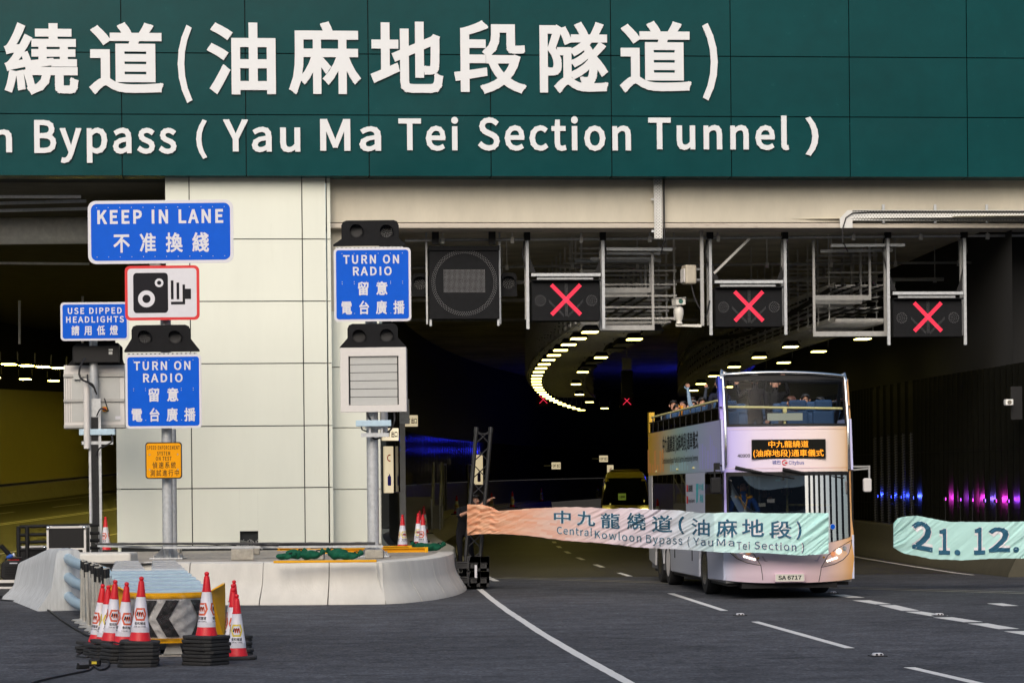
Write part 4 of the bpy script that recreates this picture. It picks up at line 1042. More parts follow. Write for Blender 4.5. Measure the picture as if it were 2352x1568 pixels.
# louvred variable sign
c, W, Hh = rect(782, 798, 934, 946, YS); k = (YS) / F; f = lambda x, y: ((x - 858) * k, (872 - y) * k)
t = thing('louvred_sign', 'blank grey louvred sign in white frame on the right post', 'sign', c, R(-2))
a, b = f(801, 930), f(916, 818)
mb = MB(); mb.ring([(-W / 2, -Hh / 2), (W / 2, -Hh / 2), (W / 2, Hh / 2), (-W / 2, Hh / 2)], [(a[0], a[1]), (b[0], a[1]), (b[0], b[1]), (a[0], b[1])], -.05, .06); mb.box(-W / 2 + .01, W / 2 - .01, .061, .35, -Hh / 2 + .01, Hh / 2 - .01); mb.build('sign_frame', ALU, t, bev=.006)
for j in range(6):
    z0, z1 = lerp(a[1], b[1], j / 6), lerp(a[1], b[1], (j + 1) / 6)
    mb = MB(); mb.box(a[0] + .03, b[0] - .03, .0, .03, z0 + .006, z1 - .006); mb.build('louvre_slat', LOUV, t)
mb = MB(); mb.box(a[0], b[0], .04, .058, a[1], b[1]); mb.build('back_panel', BLACK, t)
# pale blue sensor on the same post and its cables
c, W, Hh = rect(818, 965, 899, 979, YP - .3); t = thing('sensor_unit', 'pale blue sensor bar bolted under the louvred sign', 'sensor', c)
mb = MB(); mb.box(-W / 2, W / 2, -.12, .05, -Hh / 2, Hh / 2); mb.build('sensor_body', LBLUE, t, bev=.01)
mb = MB(); mb.box(-W / 2 + .1, W / 2 - .05, -.05, .03, -.27, -.19); mb.box(-.1, -.06, -.02, .02, -.2, -.06); mb.box(.14, .18, -.02, .02, -.2, -.06); mb.build('mount_bar', GALV, t)
def cable(pts, r, lab, nm='cable', m=None):
    mb = MB(); P = [Vector(p) for p in pts]; out = []
    for i in range(len(P) - 1):
        p0, p1, p2, p3 = [P[max(0, min(len(P) - 1, i + q_))] for q_ in (-1, 0, 1, 2)]
        for s in range(6):
            u = s / 6; out.append(0.5 * ((2 * p1) + (-p0 + p2) * u + (2 * p0 - 5 * p1 + 4 * p2 - p3) * u * u + (-p0 + 3 * p1 - 3 * p2 + p3) * u ** 3))
    mb.tube(out + [P[-1]], r, 6); return tag(mb.build(nm, m or CABLE, smooth=True), lab, 'cable')
cable([V(843, 945, 51.7), V(846, 956, 51.7), V(852, 965, 51.75)], .02, 'left black cable dropping from the louvred sign to the sensor')
cable([V(905, 945, 51.7), V(906, 965, 51.6), V(898, 985, 51.65), V(880, 1000, 51.8), V(862, 1008, 51.85), V(852, 998, 51.85)], .02, 'black cable looping from the louvred sign round the post')
cable([V(830, 978, 51.6), V(832, 986, 51.6), V(842, 990, 51.7)], .015, 'thin cable curling under the sensor bar')
# left rear post with the backs of two units
post(219, 1255, 57.0, ZT, .09, V(219, 740, 57).z, 'slim post with cables carrying the dipped headlights sign', foot=False)
c, W, Hh = rect(164, 787, 280, 838, 56.9); t = thing('flashing_lamp_head', 'back of a black flashing lamp head below the dipped headlights sign', 'warning lamp', c)
mb = MB(); mb.prism([(-W / 2 - .12, -Hh / 2), (W / 2 + .04, -Hh / 2), (W / 2, -Hh / 2 + .12), (W / 2, Hh / 2 - .1), (W / 2 - .1, Hh / 2), (-W / 2 + .1, Hh / 2), (-W / 2, Hh / 2 - .1), (-W / 2, -Hh / 2 + .12)], .1, .13); mb.build('backing_board', DKBOX, t)
mb = MB(); mb.box(-W / 2 + .05, W / 2 - .05, -.1, .1, -Hh / 2 + .05, Hh / 2 - .07); mb.build('rear_cover', BLACK, t, bev=.01)
mb = MB(); mb.box(.28, .37, -.103, -.1005, .06, .10); mb.box(.28, .36, -.103, -.1005, -.02, .04); mb.build('rating_label', LOUV, t)
c, W, Hh = rect(147, 838, 286, 984, 57.2); t = thing('message_sign', 'grey rear of a message sign bolted behind the slim post', 'sign', c)
mb = MB(); mb.box(-W / 2, W / 2, 0, .25, -Hh / 2, Hh / 2); mb.build('sign_case', ALU, t, bev=.01)
mb = MB(); mb.box(-W / 2 + .17, W / 2 - .1, -.012, -.001, -Hh / 2 + .16, Hh / 2 - .27); mb.build('rear_panel', LOUV, t)
mb = MB()
for z in (Hh / 2 - .23, -.08, -Hh / 2 + .05): mb.box(-W / 2, W / 2, -.05, -.013, z - .03, z + .03)
for x in (-W / 2 + .03, -W / 2 + .08, -W / 2 + .13): mb.box(x, x + .015, -.008, -.001, -Hh / 2 + .15, Hh / 2 - .3)
mb.build('mounting_rail', STEEL, t)
mb = MB(); mb.box(-.44, -.30, -.09, -.03, Hh / 2 - .32, Hh / 2 - .19); mb.build('junction_box', LOUV, t, bev=.005)
mb = MB(); mb.box(.19, .29, -.07, -.012, -.33, -.22); b_ = mb.build('switch_box', YELP, t, bev=.005)
mb = MB(); mb.T = Matrix.Translation((.24, -.07, -.275)) @ Matrix.Rotation(R(90), 4, 'X'); mb.lathe([(.035, 0), (.035, .02), (.02, .025)], n=12); mb.build('stop_button', RED, b_)
mb = MB(); mb.box(.46, .59, -.014, -.0125, -.5, -.43); mb.build('rating_label', SIGNW, t)
c, W, Hh = rect(183, 985, 265, 999, 56.8); t = thing('sensor_unit', 'pale blue sensor bar on the slim post under the message sign', 'sensor', c)
mb = MB(); mb.box(-W / 2, W / 2, -.1, .05, -Hh / 2, Hh / 2); mb.build('sensor_body', LBLUE, t, bev=.01); mb = MB(); mb.box(-W / 2 + .05, W / 2 - .05, -.05, .03, -.27, -.2); mb.build('mount_bar', GALV, t)
p = V(200, 1030, 56.7); t = thing('conduit_pipe', 'short pale vertical pipe left of the slim post', 'pipe', (p.x, 56.7, p.z))
mb = MB(); mb.tube([(0, 0, 0), (0, 0, V(200, 870, 56.7).z - p.z)], .07, 14); mb.build('pipe_run', ALU, t, smooth=True)
x0, z0 = V(212, 1240, 56.8).x, ZT; zt = V(219, 915, 56.8).z
t = thing('cable_ladder', 'vertical perforated tray full of black cables on the slim post', 'cable tray', ((V(220, 1240, 56.8)).x, 56.8, z0))
mb = MB()
for x in (-.10, .12): mb.box(x - .025, x + .025, -.06, .0, 0, zt - z0)
mb.box(-.10, .12, .0, .012, 0, zt - z0); mb.build('tray_sides', GALV, t)
mb = MB()
for j in range(6):
    x = -.055 + .025 * j; mb.tube([(x, -.035, 0), (x + .01, -.04, 1), (x - .005, -.04, 2), (x, -.035, min(3, zt - z0))], .011, 6)
mb.build('cable_strands', CABLE, t)
cable([V(196, 822, 56.6), V(186, 838, 56.5), V(182, 858, 56.5), V(190, 872, 56.5), V(212, 883, 56.6), V(220, 900, 56.7)], .022, 'thick black cable looping from the rear lamp head to the tray')
cable([V(201, 860, 56.6), V(203, 878, 56.5), V(216, 890, 56.6), V(222, 905, 56.7)], .018, 'black cable from the junction box down to the tray')
cable([V(240, 915, 56.8), V(246, 935, 56.7), V(248, 944, 56.7), V(232, 938, 56.6), V(222, 955, 56.7)], .016, 'black cable from the red stop button to the tray')
cable([V(256, 998, 56.6), V(258, 1012, 56.5), V(245, 1022, 56.5), V(228, 1030, 56.6), V(222, 1045, 56.7)], .018, 'black cable looping below the left sensor bar')

# ================================================================== EQUIPMENT HANGING IN THE RIGHT MOUTH
def hang(x0, y0, x1, y1, d, name, lab, cat, grp=None):
    s0, z1 = PL(x0, y0, d); s1, z0 = PL(x1, y1, d)
    t = thing(name, lab, cat, PW((s0 + s1) / 2, d, (z0 + z1) / 2), PHI, grp); return t, s1 - s0, z1 - z0
# round speed display
t, W, Hh = hang(986, 566, 1147, 732, 1.5, 'speed_display', 'square charcoal display with unlit round dot ring under the lintel', 'display')
mb = MB(); mb.box(-W / 2, W / 2, 0, .45, -Hh / 2, Hh / 2); mb.box(-W / 2 - .02, W / 2 + .02, -.05, .0, Hh / 2 - .1, Hh / 2 + .01); mb.build('display_case', DKBOX, t, bev=.01)
mb = MB()
for j, rr_ in enumerate((.70, .735, .77)):
    n = 96
    for q_ in range(n): mb.disc(rr_ * math.cos(2 * math.pi * (q_ + j * .5) / n), .0 + rr_ * math.sin(2 * math.pi * (q_ + j * .5) / n), .0085, -.003, 5)
mb.build('ring_dot_pattern', DOT, t)
mb = MB()
for a in range(34):
    for b in range(20): mb.disc(-.48 + a * .96 / 33, -.22 + b * .52 / 19, .0085, -.003, 5)
mb.build('matrix_dot_pattern', DOT, t)
for s in (-1, 1):
    mb = MB(); mb.box(s * (W / 2 - .02) - .025, s * (W / 2 - .02) + .025, .05, .12, -Hh / 2 - .16, -Hh / 2 - .0); mb.box(s * (W / 2 + .05) - .02, s * (W / 2 + .05) + .02, .3, .34, -Hh / 2 - .1, Hh / 2 + .9); mb.build('hanger', GALV, t)
    mb = MB(); x = s * (W / 2 - .15); mb.box(x - .08, x + .08, .0, .1, Hh / 2 + .05, Hh / 2 + .45); mb.build('bracket', BLACK, t)
    flasher(*((944, 946, 985, 986, 628, 660, 681) if s < 0 else (1148, 1150, 1187, 1188, 626, 660, 681)), 62.0, (((965, 651) if s < 0 else (1168, 650)),), ('black single flashing lamp on the left of the round dot display' if s < 0 else 'black single flashing lamp on the right of the round dot display'), slim=True, rad=.165)
def lane_signal(x0, y0, x1, y1, lab, ytop):
    t, W, Hh = hang(x0, y0, x1, y1, 1.6, 'lane_signal', lab, 'lane signal', 'lane signals hanging under the lintel')
    mb = MB(); mb.box(-W / 2, W / 2, 0, .5, -Hh / 2, Hh / 2); mb.box(-W / 2 - .015, W / 2 + .015, -.14, .0, Hh / 2 - .02, Hh / 2 + .01); mb.build('signal_housing', DKBOX, t, bev=.008)
    h = Hh * .36; wv = h * .98
    mb = MB()
    for sg in (-1, 1):
        for i in range(30):
            for j in range(4):
                u = lerp(-1, 1, i / 29); o_ = (j - 1.5) * .024
                x, z = u * wv + o_ * .7, u * h * sg - o_ * .7 * sg
                mb.disc(x, z + .02, .0135, -.006 if sg > 0 else -.005, 6)
    mb.build('red_cross', REDL, t)
    mb = MB()
    for sx in (-1, 1):
        for rr_, n in ((.03, 5), (.07, 11), (.11, 17), (.125, 20)):
            for i in range(n): mb.disc(sx * W * .38 + rr_ * math.cos(2 * math.pi * i / n), rr_ * math.sin(2 * math.pi * i / n), .006, -.003, 5)
    for i in range(3):
        for j in range(34): mb.disc(-.02 + i * .025, -.36 + j * .023, .005, -.002, 5)
    for i in range(14):
        for sx in (-1, 1):
            for j in range(3): mb.disc(sx * (.40 - i * .026), -.02 - i * .026 + j * .024 - .02, .005, -.002, 5)
    mb.build('unlit_dot_pattern', DOT, t)
    zt_ = (y0 - ytop) * 62 / F + Hh / 2
    for s in (-1, 1):
        for yy in (.1, .42):
            mb = MB(); mb.box(s * (W / 2 + .10) - .035, s * (W / 2 + .10) + .035, yy - .03, yy + .03, -Hh / 2 + .06 - (0.25 if yy < .2 else 0), zt_); mb.build('hanger', GALV if yy < .2 else STEEL, t)
    mb = MB(); mb.bar((-W / 2 - .02, -.02, Hh / 2 + .13), (W / 2 + .02, -.02, Hh / 2 + .13), .06, .07); mb.bar((-W / 2 + .12, .05, Hh / 2 + .05), (W / 2 - .15, .05, Hh / 2 + .05), .05, .06); mb.build('top_rail', GALV, t)
    for s in (-1, 1):
        mb = MB(); mb.prism([(s * (W / 2 + .04), Hh / 2 + .2), (s * (W / 2 + .04), Hh / 2 + .55), (s * (W / 2 - .1), Hh / 2 + .2)], .1, .13); mb.build('gusset', BLACK, t)
        mb = MB(); mb.box(s * (W / 2 + .1) - .07, s * (W / 2 + .1) + .07, .02, .2, zt_, zt_ + .32); mb.build('clamp', BLACK, t)
        mb = MB(); mb.tube([(s * (W / 2 + .12), .22, zt_ + .2), (s * (W / 2 + .2), .25, zt_ - .3), (s * (W / 2 + .06), .22, zt_ - .9), (s * (W / 2 + .0), .22, Hh / 2 + .1)], .022, 6); mb.build('feed_cable', CABLE, t)
lane_signal(1222, 644, 1378, 736, 'lane signal with red cross nearest the round dot display', 552)
lane_signal(1643, 660, 1797, 750, 'lane signal with red cross between the dome camera and the tray frames', 548)
lane_signal(2052, 686, 2210, 773, 'lane signal with red cross farthest right and lowest', 545)
# dome camera on bracket
d = 1.4; s0, z0 = PL(1560, 745, d); t = thing('dome_camera', 'white pan camera on a bracket left of the middle red cross', 'camera', PW(s0, d, z0), PHI); t.scale = (.68, .68, .68)
WC = mat('camera_white', (.66, .64, .58), .4, var=.03)
mb = MB(); mb.lathe([(.14, .02), (.10, .06), (.09, .12), (.13, .2), (.155, .35), (.16, .48), (.13, .58), (.09, .61), (.04, .66), (.03, .7)], n=20); mb.build('camera_column', WC, t, smooth=True)
mb = MB(); mb.T = Matrix.Translation((0, 0, .78)) @ Matrix.Rotation(R(-4), 4, 'Y') @ Matrix.Rotation(R(10), 4, 'Z'); mb.box(-.18, .17, -.2, .25, -.11, .12); mb.box(-.2, .19, -.26, .2, .12, .14); mb.build('camera_head', WC, t, bev=.02)
mb = MB(); mb.T = Matrix.Translation((0, 0, .78)) @ Matrix.Rotation(R(-4), 4, 'Y') @ Matrix.Rotation(R(10), 4, 'Z'); mb.disc(0, .01, .085, -.203, 16); mb.build('camera_lens', mat('lens_green', (.02, .10, .08), .1), t)
mb = MB(); mb.prism([(-.12, .0), (-.12, -.07), (.78, -.1), (.78, 0)], -.05, .05); mb.build('bracket', WC, t)
mb = MB(); mb.box(.76, .88, -.03, .04, -.05, 3.5); mb.build('hanger', STEEL, t)
s0, z0 = PL(1585, 630, 1.6); t = thing('loudspeaker', 'cream box loudspeaker hanging left of the middle red cross', 'loudspeaker', PW(s0, 1.6, z0), PHI + .25)
mb = MB(); mb.box(-.17, .12, -.14, .16, -.24, .22); mb.build('speaker_case', mat('cream_box', (.50, .45, .36), .5, var=.1), t, bev=.05, seg=3)
mb = MB(); mb.box(-.21, -.175, -.12, .1, -.2, .12); mb.build('front_plate', ALU, t, bev=.01)
mb = MB(); mb.box(.125, .3, -.02, .03, -.15, -.1); mb.box(.125, .3, -.02, .03, .1, .15); mb.build('bracket', STEEL, t)
cable([PW(*[PL(1588, 655, 1.6)[0], 1.6, PL(1588, 655, 1.6)[1]]), PW(PL(1598, 690, 1.6)[0], 1.6, PL(1598, 690, 1.6)[1]), PW(PL(1620, 725, 1.6)[0], 1.6, PL(1620, 725, 1.6)[1]), PW(PL(1630, 690, 1.6)[0], 1.6, PL(1630, 690, 1.6)[1])], .02, 'black cable hanging in a loop under the loudspeaker')
# perforated cable trays on the lintel
TRAY = mat('perforated_tray', (.66, .66, .64), .4, metal=.3, var=.05)
def tray(x0, y0, x1, y1, d, lab, vertical=False):
    s0, z1 = PL(x0, y0, d); s1, z0 = PL(x1, y1, d)
    t = thing('cable_tray', lab, 'cable tray', PW(s0, d, z0), PHI); W, Hh = s1 - s0, z1 - z0
    mb = MB(); mb.box(0, W, 0, .012, 0, Hh); 
    if vertical: mb.box(0, .012, -.05, -.0005, 0, Hh); mb.box(W - .012, W, -.05, -.0005, 0, Hh)
    else: mb.box(0, W, -.05, -.0005, 0, .012); mb.box(0, W, -.05, -.0005, Hh - .012, Hh)
    mb.build('tray_channel', TRAY, t)
    mb = MB(); n = 5
    if vertical:
        for j in range(int(Hh / .07)):
            for i in range(n): mb.box(W * (i + .5) / n - .008, W * (i + .5) / n + .008, -.003, -.001, j * .07 + (.03 if i % 2 else 0), j * .07 + .022 + (.03 if i % 2 else 0))
    else:
        for j in range(int(W / .07)):
            for i in range(n): mb.box(j * .07 + (.03 if i % 2 else 0), j * .07 + .022 + (.03 if i % 2 else 0), -.003, -.001, Hh * (i + .5) / n - .008, Hh * (i + .5) / n + .008)
    mb.build('slot_pattern', BLACK, t)
    return t, W, Hh
t, W, Hh = tray(1501, 402, 1521, 548, .63, 'vertical perforated tray hanging from the fascia down over the lintel', True)
mb = MB(); mb.tube([(W + .05, -.02, Hh), (W + .05, -.02, -.05), (W - .02, .1, -.35)], .018, 6); mb.build('cable_strand', CABLE, t)
mb = MB(); mb.box(-.06, -.0, -.01, .03, Hh * .1, Hh * .1 + .05); mb.box(-.06, 0, -.01, .03, Hh * .6, Hh * .6 + .05); mb.build('bracket', GALV, t)
t, W, Hh = tray(1958, 483, 2700, 507, .63, 'long horizontal perforated tray along the lintel at the right')
mb = MB(); mb.prism([(-.30, -.17), (-.0, -.17), (-.0, -.06), (.0, 0), (0, Hh), (-.12, Hh), (-.31, Hh - .2)], 0, .012); mb.build('tray_bend', TRAY, t)
mb = MB(); mb.tube([(W, -.02, Hh * .85), (.4, -.02, Hh * .8), (.0, -.02, Hh * .72), (-.16, -.02, Hh * .3), (-.25, -.02, -.2), (-.24, .0, -.5), (-.05, .3, -.7)], .016, 6); mb.build('cable_strand', CABLE, t)
for j in range(5): x = .75 + 1.25 * j; mb = MB(); mb.box(x - .03, x + .03, .013, .05, -.05, Hh + .14); mb.build('bracket', GALV, t)
# ================================================================== TRAFFIC CONES
def cone_r(z): return pw([(0, .130), (.10, .108), (.52, .054), (.705, .032)], z)
BT = .044
def make_cone(kind):
    t = thing('traffic_cone', 'x', 'traffic cone', (0, 0, -50))
    h, c = .235, .14
    po = [(-h + c * .5, -h), (h - c * .5, -h), (h, -h + c * .5), (h, h - c * .5), (h - c * .5, h), (-h + c * .5, h), (-h, h - c * .5), (-h, -h + c * .5)]
    mb = MB(); n = len(po); mb.add([(x, y, 0) for x, y in po] + [(x, y, .040) for x, y in po], [list(range(n))[::-1], [n + i for i in range(n)]] + [[i, (i + 1) % n, n + (i + 1) % n, n + i] for i in range(n)])
    mb.build('cone_base', RUB, t, bev=.010)
    z0 = .041
    mb = MB(); mb.lathe([(.132, z0), (.130, z0 + .01), (.108, z0 + .10)], n=28); mb.build('base_band', RED, t, auto=40)
    mb = MB(); mb.lathe([(.057, z0 + .52), (.058, z0 + .535), (.052, z0 + .537), (.034, z0 + .69), (.031, z0 + .705), (.021, z0 + .71), (.023, z0 + .718), (.029, z0 + .732), (.029, z0 + .745), (.020, z0 + .757), (.004, z0 + .762)], n=24)
    mb.bar((0.0, -.033, z0 + .70), (0.0, -.054, z0 + .54), .008, .008)
    mb.build('cone_body', RED, t, auto=40)
    mb = MB(); mb.lathe([(.1095, z0 + .10), (.1065, z0 + .16), (.1045, z0 + .162), (.056, z0 + .52)], n=32); mb.build('reflective_sleeve', CWHITE, t, auto=40)
    def wrap(th0, off=.0022):
        def fn(x, z, d):
            r = max(.02, .1045 - .13547 * (z - .162)) + off + .0005; a = th0 + x / max(.04, cone_r(.30)) * (cone_r(.30) / r) * 1.0
            return (r * math.sin(a), -r * math.cos(a), z0 + z)
        return fn
    out = ORANGE if kind == 'orange' else YEL
    for th in (0.0, 2.2, 4.3):
        def poly(mb, pts, off, mi=0):
            f = wrap(th, off); P = []
            for (a, b) in zip(pts, pts[1:] + pts[:1]):
                for k in range(3): P.append(lerp2(a, b, k / 3))
            # triangulated fan through the centre keeps the decal on the curve
            cx = sum(p[0] for p in P) / len(P); cz = sum(p[1] for p in P) / len(P)
            v = [f(cx, cz, 0)] + [f(cx + (x - cx) * .5, cz + (z - cz) * .5, 0) for x, z in P] + [f(x, z, 0) for x, z in P]; m = len(P)
            mb.add(v, [[0, 1 + i, 1 + (i + 1) % m] for i in range(m)] + [[1 + i, 1 + m + i, 1 + m + (i + 1) % m, 1 + (i + 1) % m] for i in range(m)], mi)
        cz = .315
        hexa = lambda k: [(-.080 * k, cz), (-.052 * k, cz + .075 * k), (.052 * k, cz + .075 * k), (.080 * k, cz), (.052 * k, cz - .075 * k), (-.052 * k, cz - .075 * k)]
        mb = MB(); poly(mb, hexa(1.0), .002); lo = mb.build('emblem', out, t)
        mb = MB(); poly(mb, hexa(.70), .0035); mb.build('emblem_field', CWHITE, lo)
        mb = MB()
        for k in (-1, 0, 1): poly(mb, [(k * .027 - .024, cz - .010), (k * .027 - .010, cz + .032), (k * .027 + .005, cz + .032), (k * .027 - .007, cz - .024)], .005)
        mb.build('emblem_stripes', INK, lo)
        mb = MB()
        for k in (-1, 0, 1): poly(mb, [(k * .027 - .005, cz + .032), (k * .027 + .010, cz + .024), (k * .027 + .022, cz - .022), (k * .027 + .007, cz - .034)], .005)
        mb.build('emblem_bars', ORANGE, lo)
        mb = MB(); mb.text('俊和隧道', -.070, .070, .190, .228, 0, .014, fn=wrap(th, .002)); mb.text('CHUN WO TUNNEL', -.080, .080, .160, .181, 0, .010, fn=wrap(th, .002)); mb.build('lettering', INK, lo)
    return t
def lerp2(a, b, t): return (a[0] + (b[0] - a[0]) * t, a[1] + (b[1] - a[1]) * t)
CO = {'orange': make_cone('orange'), 'yellow': make_cone('yellow')}
cone_used = set()
def cone(kind, x, y, z, rz, label, group, tilt=0.0, part=False):
    if kind not in cone_used and not part:
        cone_used.add(kind); o = CO[kind]; o.location = (x, y, z); tag(o, label, None, group)
    else:
        o = dup(CO[kind], (x, y, z), 0, label, group)
        if part:
            for ch in list(o.children):
                if not ch.name.startswith('cone_base'):
                    for g_ in list(ch.children): bpy.data.objects.remove(g_)
                    bpy.data.objects.remove(ch)
    o.rotation_euler = (0, tilt, rz) if not tilt else (Matrix.Rotation(tilt, 4, 'Y') @ Matrix.Rotation(rz, 4, 'Z')).to_euler()
    return o
def stack(vx, vy, n, kind, rz, where, tilt):
    p = G(vx, vy)
    for i in range(n):
        jx, jy = random.uniform(-.012, .012), random.uniform(-.012, .012)
        x = p.x + i * BT * math.tan(tilt) + (jx if i < n - 1 else 0)
        top = i == n - 1
        lab = ('topmost cone, showing its whole body, on the stack ' if top else nth(i + 1) + ' base from the ground in the cone stack ') + where
        cone(kind, x, p.y + jy, .002 + i * BT, rz + (random.uniform(-.06, .06) if not top else 0), lab, 'stacked cones ' + where, tilt if top else 0.0, not top)
stack(320, 1529, 7, 'orange', .10, 'just left of the chevron nose', .035)
stack(282, 1520, 5, 'orange', .55, 'second left of the chevron nose', .06)
stack(254, 1510, 5, 'orange', .42, 'third left of the chevron nose', .07)
stack(240, 1503, 3, 'yellow', .5, 'fourth left of the chevron nose', .07)
stack(224, 1497, 3, 'orange', -.75, 'outermost left of the chevron nose', .09)
stack(474, 1525, 8, 'orange', -.62, 'just right of the chevron nose', .015)
p = G(545, 1513); cone('yellow', p.x, p.y, .002, .05, 'single cone with yellow emblem standing right of the chevron nose', 'single cones by the chevron nose')
for i, (vx, vy, Y, n) in enumerate(((533, 1505, 33, 2), (532, 1500, 34.6, 2), (535, 1496, 36.2, 2))):
    q_ = V(vx, vy, Y)
    for k in range(n): cone('orange', q_.x + .01 * k, Y, .002 + k * BT, .35, nth(i + 1) + (' cone' if k else ' cone base') + ' of the short row behind the single yellow emblem cone', 'cones behind the single cone', .02, k < n - 1)
# cones on the island, the walkway and the deeper carriageway
for vx, vy, Y, kind, rz, lab in ((925, 1258, 57.5, 'yellow', .55, 'left of two cones beside the green bag at the island corner'), (972, 1258, 57.6, 'orange', -.5, 'right of two cones beside the green bag at the island corner'),
        (961, 1240, 61, 'yellow', .0, 'cone standing just behind the pair at the island corner'), (964, 1229, 66, 'orange', .2, 'cone at the left of the walkway cluster, mostly hidden by another'),
        (974, 1212, 75, 'yellow', .3, 'cone in the middle of the walkway cluster near the stair'), (982, 1196, 88, 'yellow', .1, 'cone at the foot of the walkway stair')):
    q_ = V(vx, vy, Y); cone(kind, q_.x, Y, ZT + ZG(Y), rz, lab, 'cones on the walkway')
q_ = V(243, 1258, 60.0); cone('orange', q_.x, 60.0, ZT, -.45, 'lone cone between the slim post and the pier', 'cones on the island deck')
for i, (vx, Y) in enumerate(((1049, 108), (1129, 122), (1177, 128), (1244, 152), (1374, 178))):
    q_ = V(vx, 1150, Y); cone('yellow' if i % 2 == 0 else 'orange', q_.x, Y, .80 + ZG(Y), .1 * i, nth(i + 1) + ' small cone in the distant row along the left wall beyond the truss', 'distant cones in the right bore')
# leaning red and white barrier post behind the single cone
a = G(508, 1500); t = thing('barrier_plank', 'leaning white and red plastic plank with orange clips behind the right cone stack', 'barrier plank', (a.x, 34.0, 0))
mb = MB()
for k in range(6): mb.bar((.018 * k, 0, .12 * k + .03), (.018 * (k + 1), 0, .12 * (k + 1) + .03), .05, .03, k % 2)
mb.build('plank', [CWHITE, RED], t)
ORC = mat('orange_clip', (.85, .10, .01), .4)
mb = MB(); mb.prism([(.0, .30), (.12, .26), (.03, .42)], -.04, -.02); mb.prism([(-.02, .16), (.10, .14), (.03, .26)], -.045, -.025); mb.build('clip', ORC, t)

# ================================================================== CRASH CUSHION
NX, NY, BX, BY = -4.38, 33.2, -6.25, 44.0
ax = Vector((BX - NX, BY - NY, 0)).normalized(); ang = math.atan2(ax.y, ax.x) - math.pi / 2
CC = thing('crash_cushion', 'steel crash cushion with yellow nose and black chevrons in front of the island', 'crash cushion', (NX, NY, 0), ang)
LEN = (Vector((BX - NX, BY - NY))).length
# local: x right, y away; nose at y=0
mb = MB()
pl = [(-.52 * math.cos(R(a)), .10 - .50 * math.sin(R(a)) ** .9) for a in range(0, 181, 15)]
def nose(z0, z1, grow=0, mi=0, r=1.0):
    n = len(pl)
    mb.add([(x * r, y * r, z0) for x, y in pl] + [(x * r, y * r, z1) for x, y in pl], [[i, i + 1, n + i + 1, n + i] for i in range(n - 1)], mi)
nose(.23, .73, r=1.0, mi=0)
mb.build('nose_face', mat('wrapped_white_sheet', (.78, .78, .79), .28, var=.1, scale=9, bump=.5, bscale=18), CC, auto=30)
mb = MB(); nose(.73, .80, r=1.03); nose(.17, .23, r=1.03)
for z in (.8, .73, .17, .23):
    n = len(pl); mb.add([(x * 1.03, y * 1.03, z) for x, y in pl] + [(x * .9, y * .9 + .05, z) for x, y in pl], [[i, i + 1, n + i + 1, n + i] for i in range(n - 1)])
for sx in (-1, 1):
    P = [(.50, .04, .17), (.50, .04, .80), (.66, .12, .88), (.72, .75, .88), (.72, .75, .2), (.66, .16, .17)]
    mb.add([(sx * x, y, z) for x, y, z in P] + [(sx * (x + .03), y, z) for x, y, z in P], [[0, 1, 2, 3, 4, 5], [6, 7, 8, 9, 10, 11]] + [[i, (i + 1) % 6, 6 + (i + 1) % 6, 6 + i] for i in range(6)])
mb.build('nose_shell', YELP, CC)
def nose_pt(s, z, off=.02):        # s: -1..1 along the curved face
    u = (s + 1) / 2 * (len(pl) - 1); i = min(len(pl) - 2, int(u)); f_ = u - i
    x, y = lerp2(pl[i], pl[i + 1], f_); L_ = math.hypot(x, y - .4); return (x + off * x / L_ * 1, y + off * (y - .4) / L_, z)
mb = MB()
for s0, w_, tip in ((-.42, .20, -.16), (-.08, .20, -.16), (.30, .18, .15)):
    N = 10
    for zA, zB, a0, a1 in ((.25, .48, 0, tip), (.48, .71, tip, 0)):
        vs = []
        for k in range(N + 1):
            z = lerp(zA, zB, k / N); sh = lerp(a0, a1, k / N)
            for j in range(5): vs.append(nose_pt(s0 + sh + w_ * j / 4 - (tip if tip < 0 else 0) * 0 , z))
        mb.add(vs, [[k * 5 + j, k * 5 + j + 1, (k + 1) * 5 + j + 1, (k + 1) * 5 + j] for k in range(N) for j in range(4)])
mb.build('chevron', mat('chevron_black', (.035, .035, .037), .3, var=.5, scale=24, stretch=(1, 1, .3), stain=(.22, .22, .22), sfrom=.60), CC)
WRAP = glass('shrink_wrap', (.97, .97, .97), .8, .16)
mb = MB()
def wrapf(u, v):
    q_ = nose_pt(-.98 + 1.96 * u, lerp(.2, .77, v), .034 + .006 * math.sin(u * 47 + v * 9) * math.sin(v * 31 + u * 13)); return q_
mb.grid(wrapf, 60, 24); mb.build('shrink_wrap', WRAP, CC, smooth=True)
for i in range(6):
    y0 = .55 + i * 1.55; wd = .50 + .012 * i; z1 = .80 + .006 * i
    mb = MB(); mb.box(-wd - .06, wd + .06, y0, y0 + .72, z1 - .05, z1); mb.box(-wd - .06, wd + .06, y0 - .006, y0 + .0, z1 - .16, z1 - .0005); f_ = mb.build('bay_frame', LBLUE, CC, bev=.008)
    mb = MB()
    for k in range(5 if i in (0, 1, 3, 5) else 0):
        x = (-.28 + .13 * k) + .04 * (i % 2); mb.prism([(x - .05, z1 - .135), (x + .06, z1 - .135), (x + .04, z1 - .10), (x - .03, z1 - .095)], y0 - .03, y0 - .008)
    if mb.v: mb.build('foam_block', DKBOX, f_)
    mb = MB(); mb.box(-.06 + .02 * i, .07 + .02 * i, y0 - .012, y0 - .0075, z1 - .10, z1 - .065); mb.build('warning_tag', YELP, f_)
    for sx in (-1, 1):
        mb = MB()
        for zz in (.30, .50, .70): mb.tube([(sx * (wd + .03), y0 + .05, zz), (sx * (wd + .05 + .02), y0 + 1.5, zz)], .075, 8)
        mb.build('side_rail', LBLUE if sx > 0 else GALV, f_, auto=35)
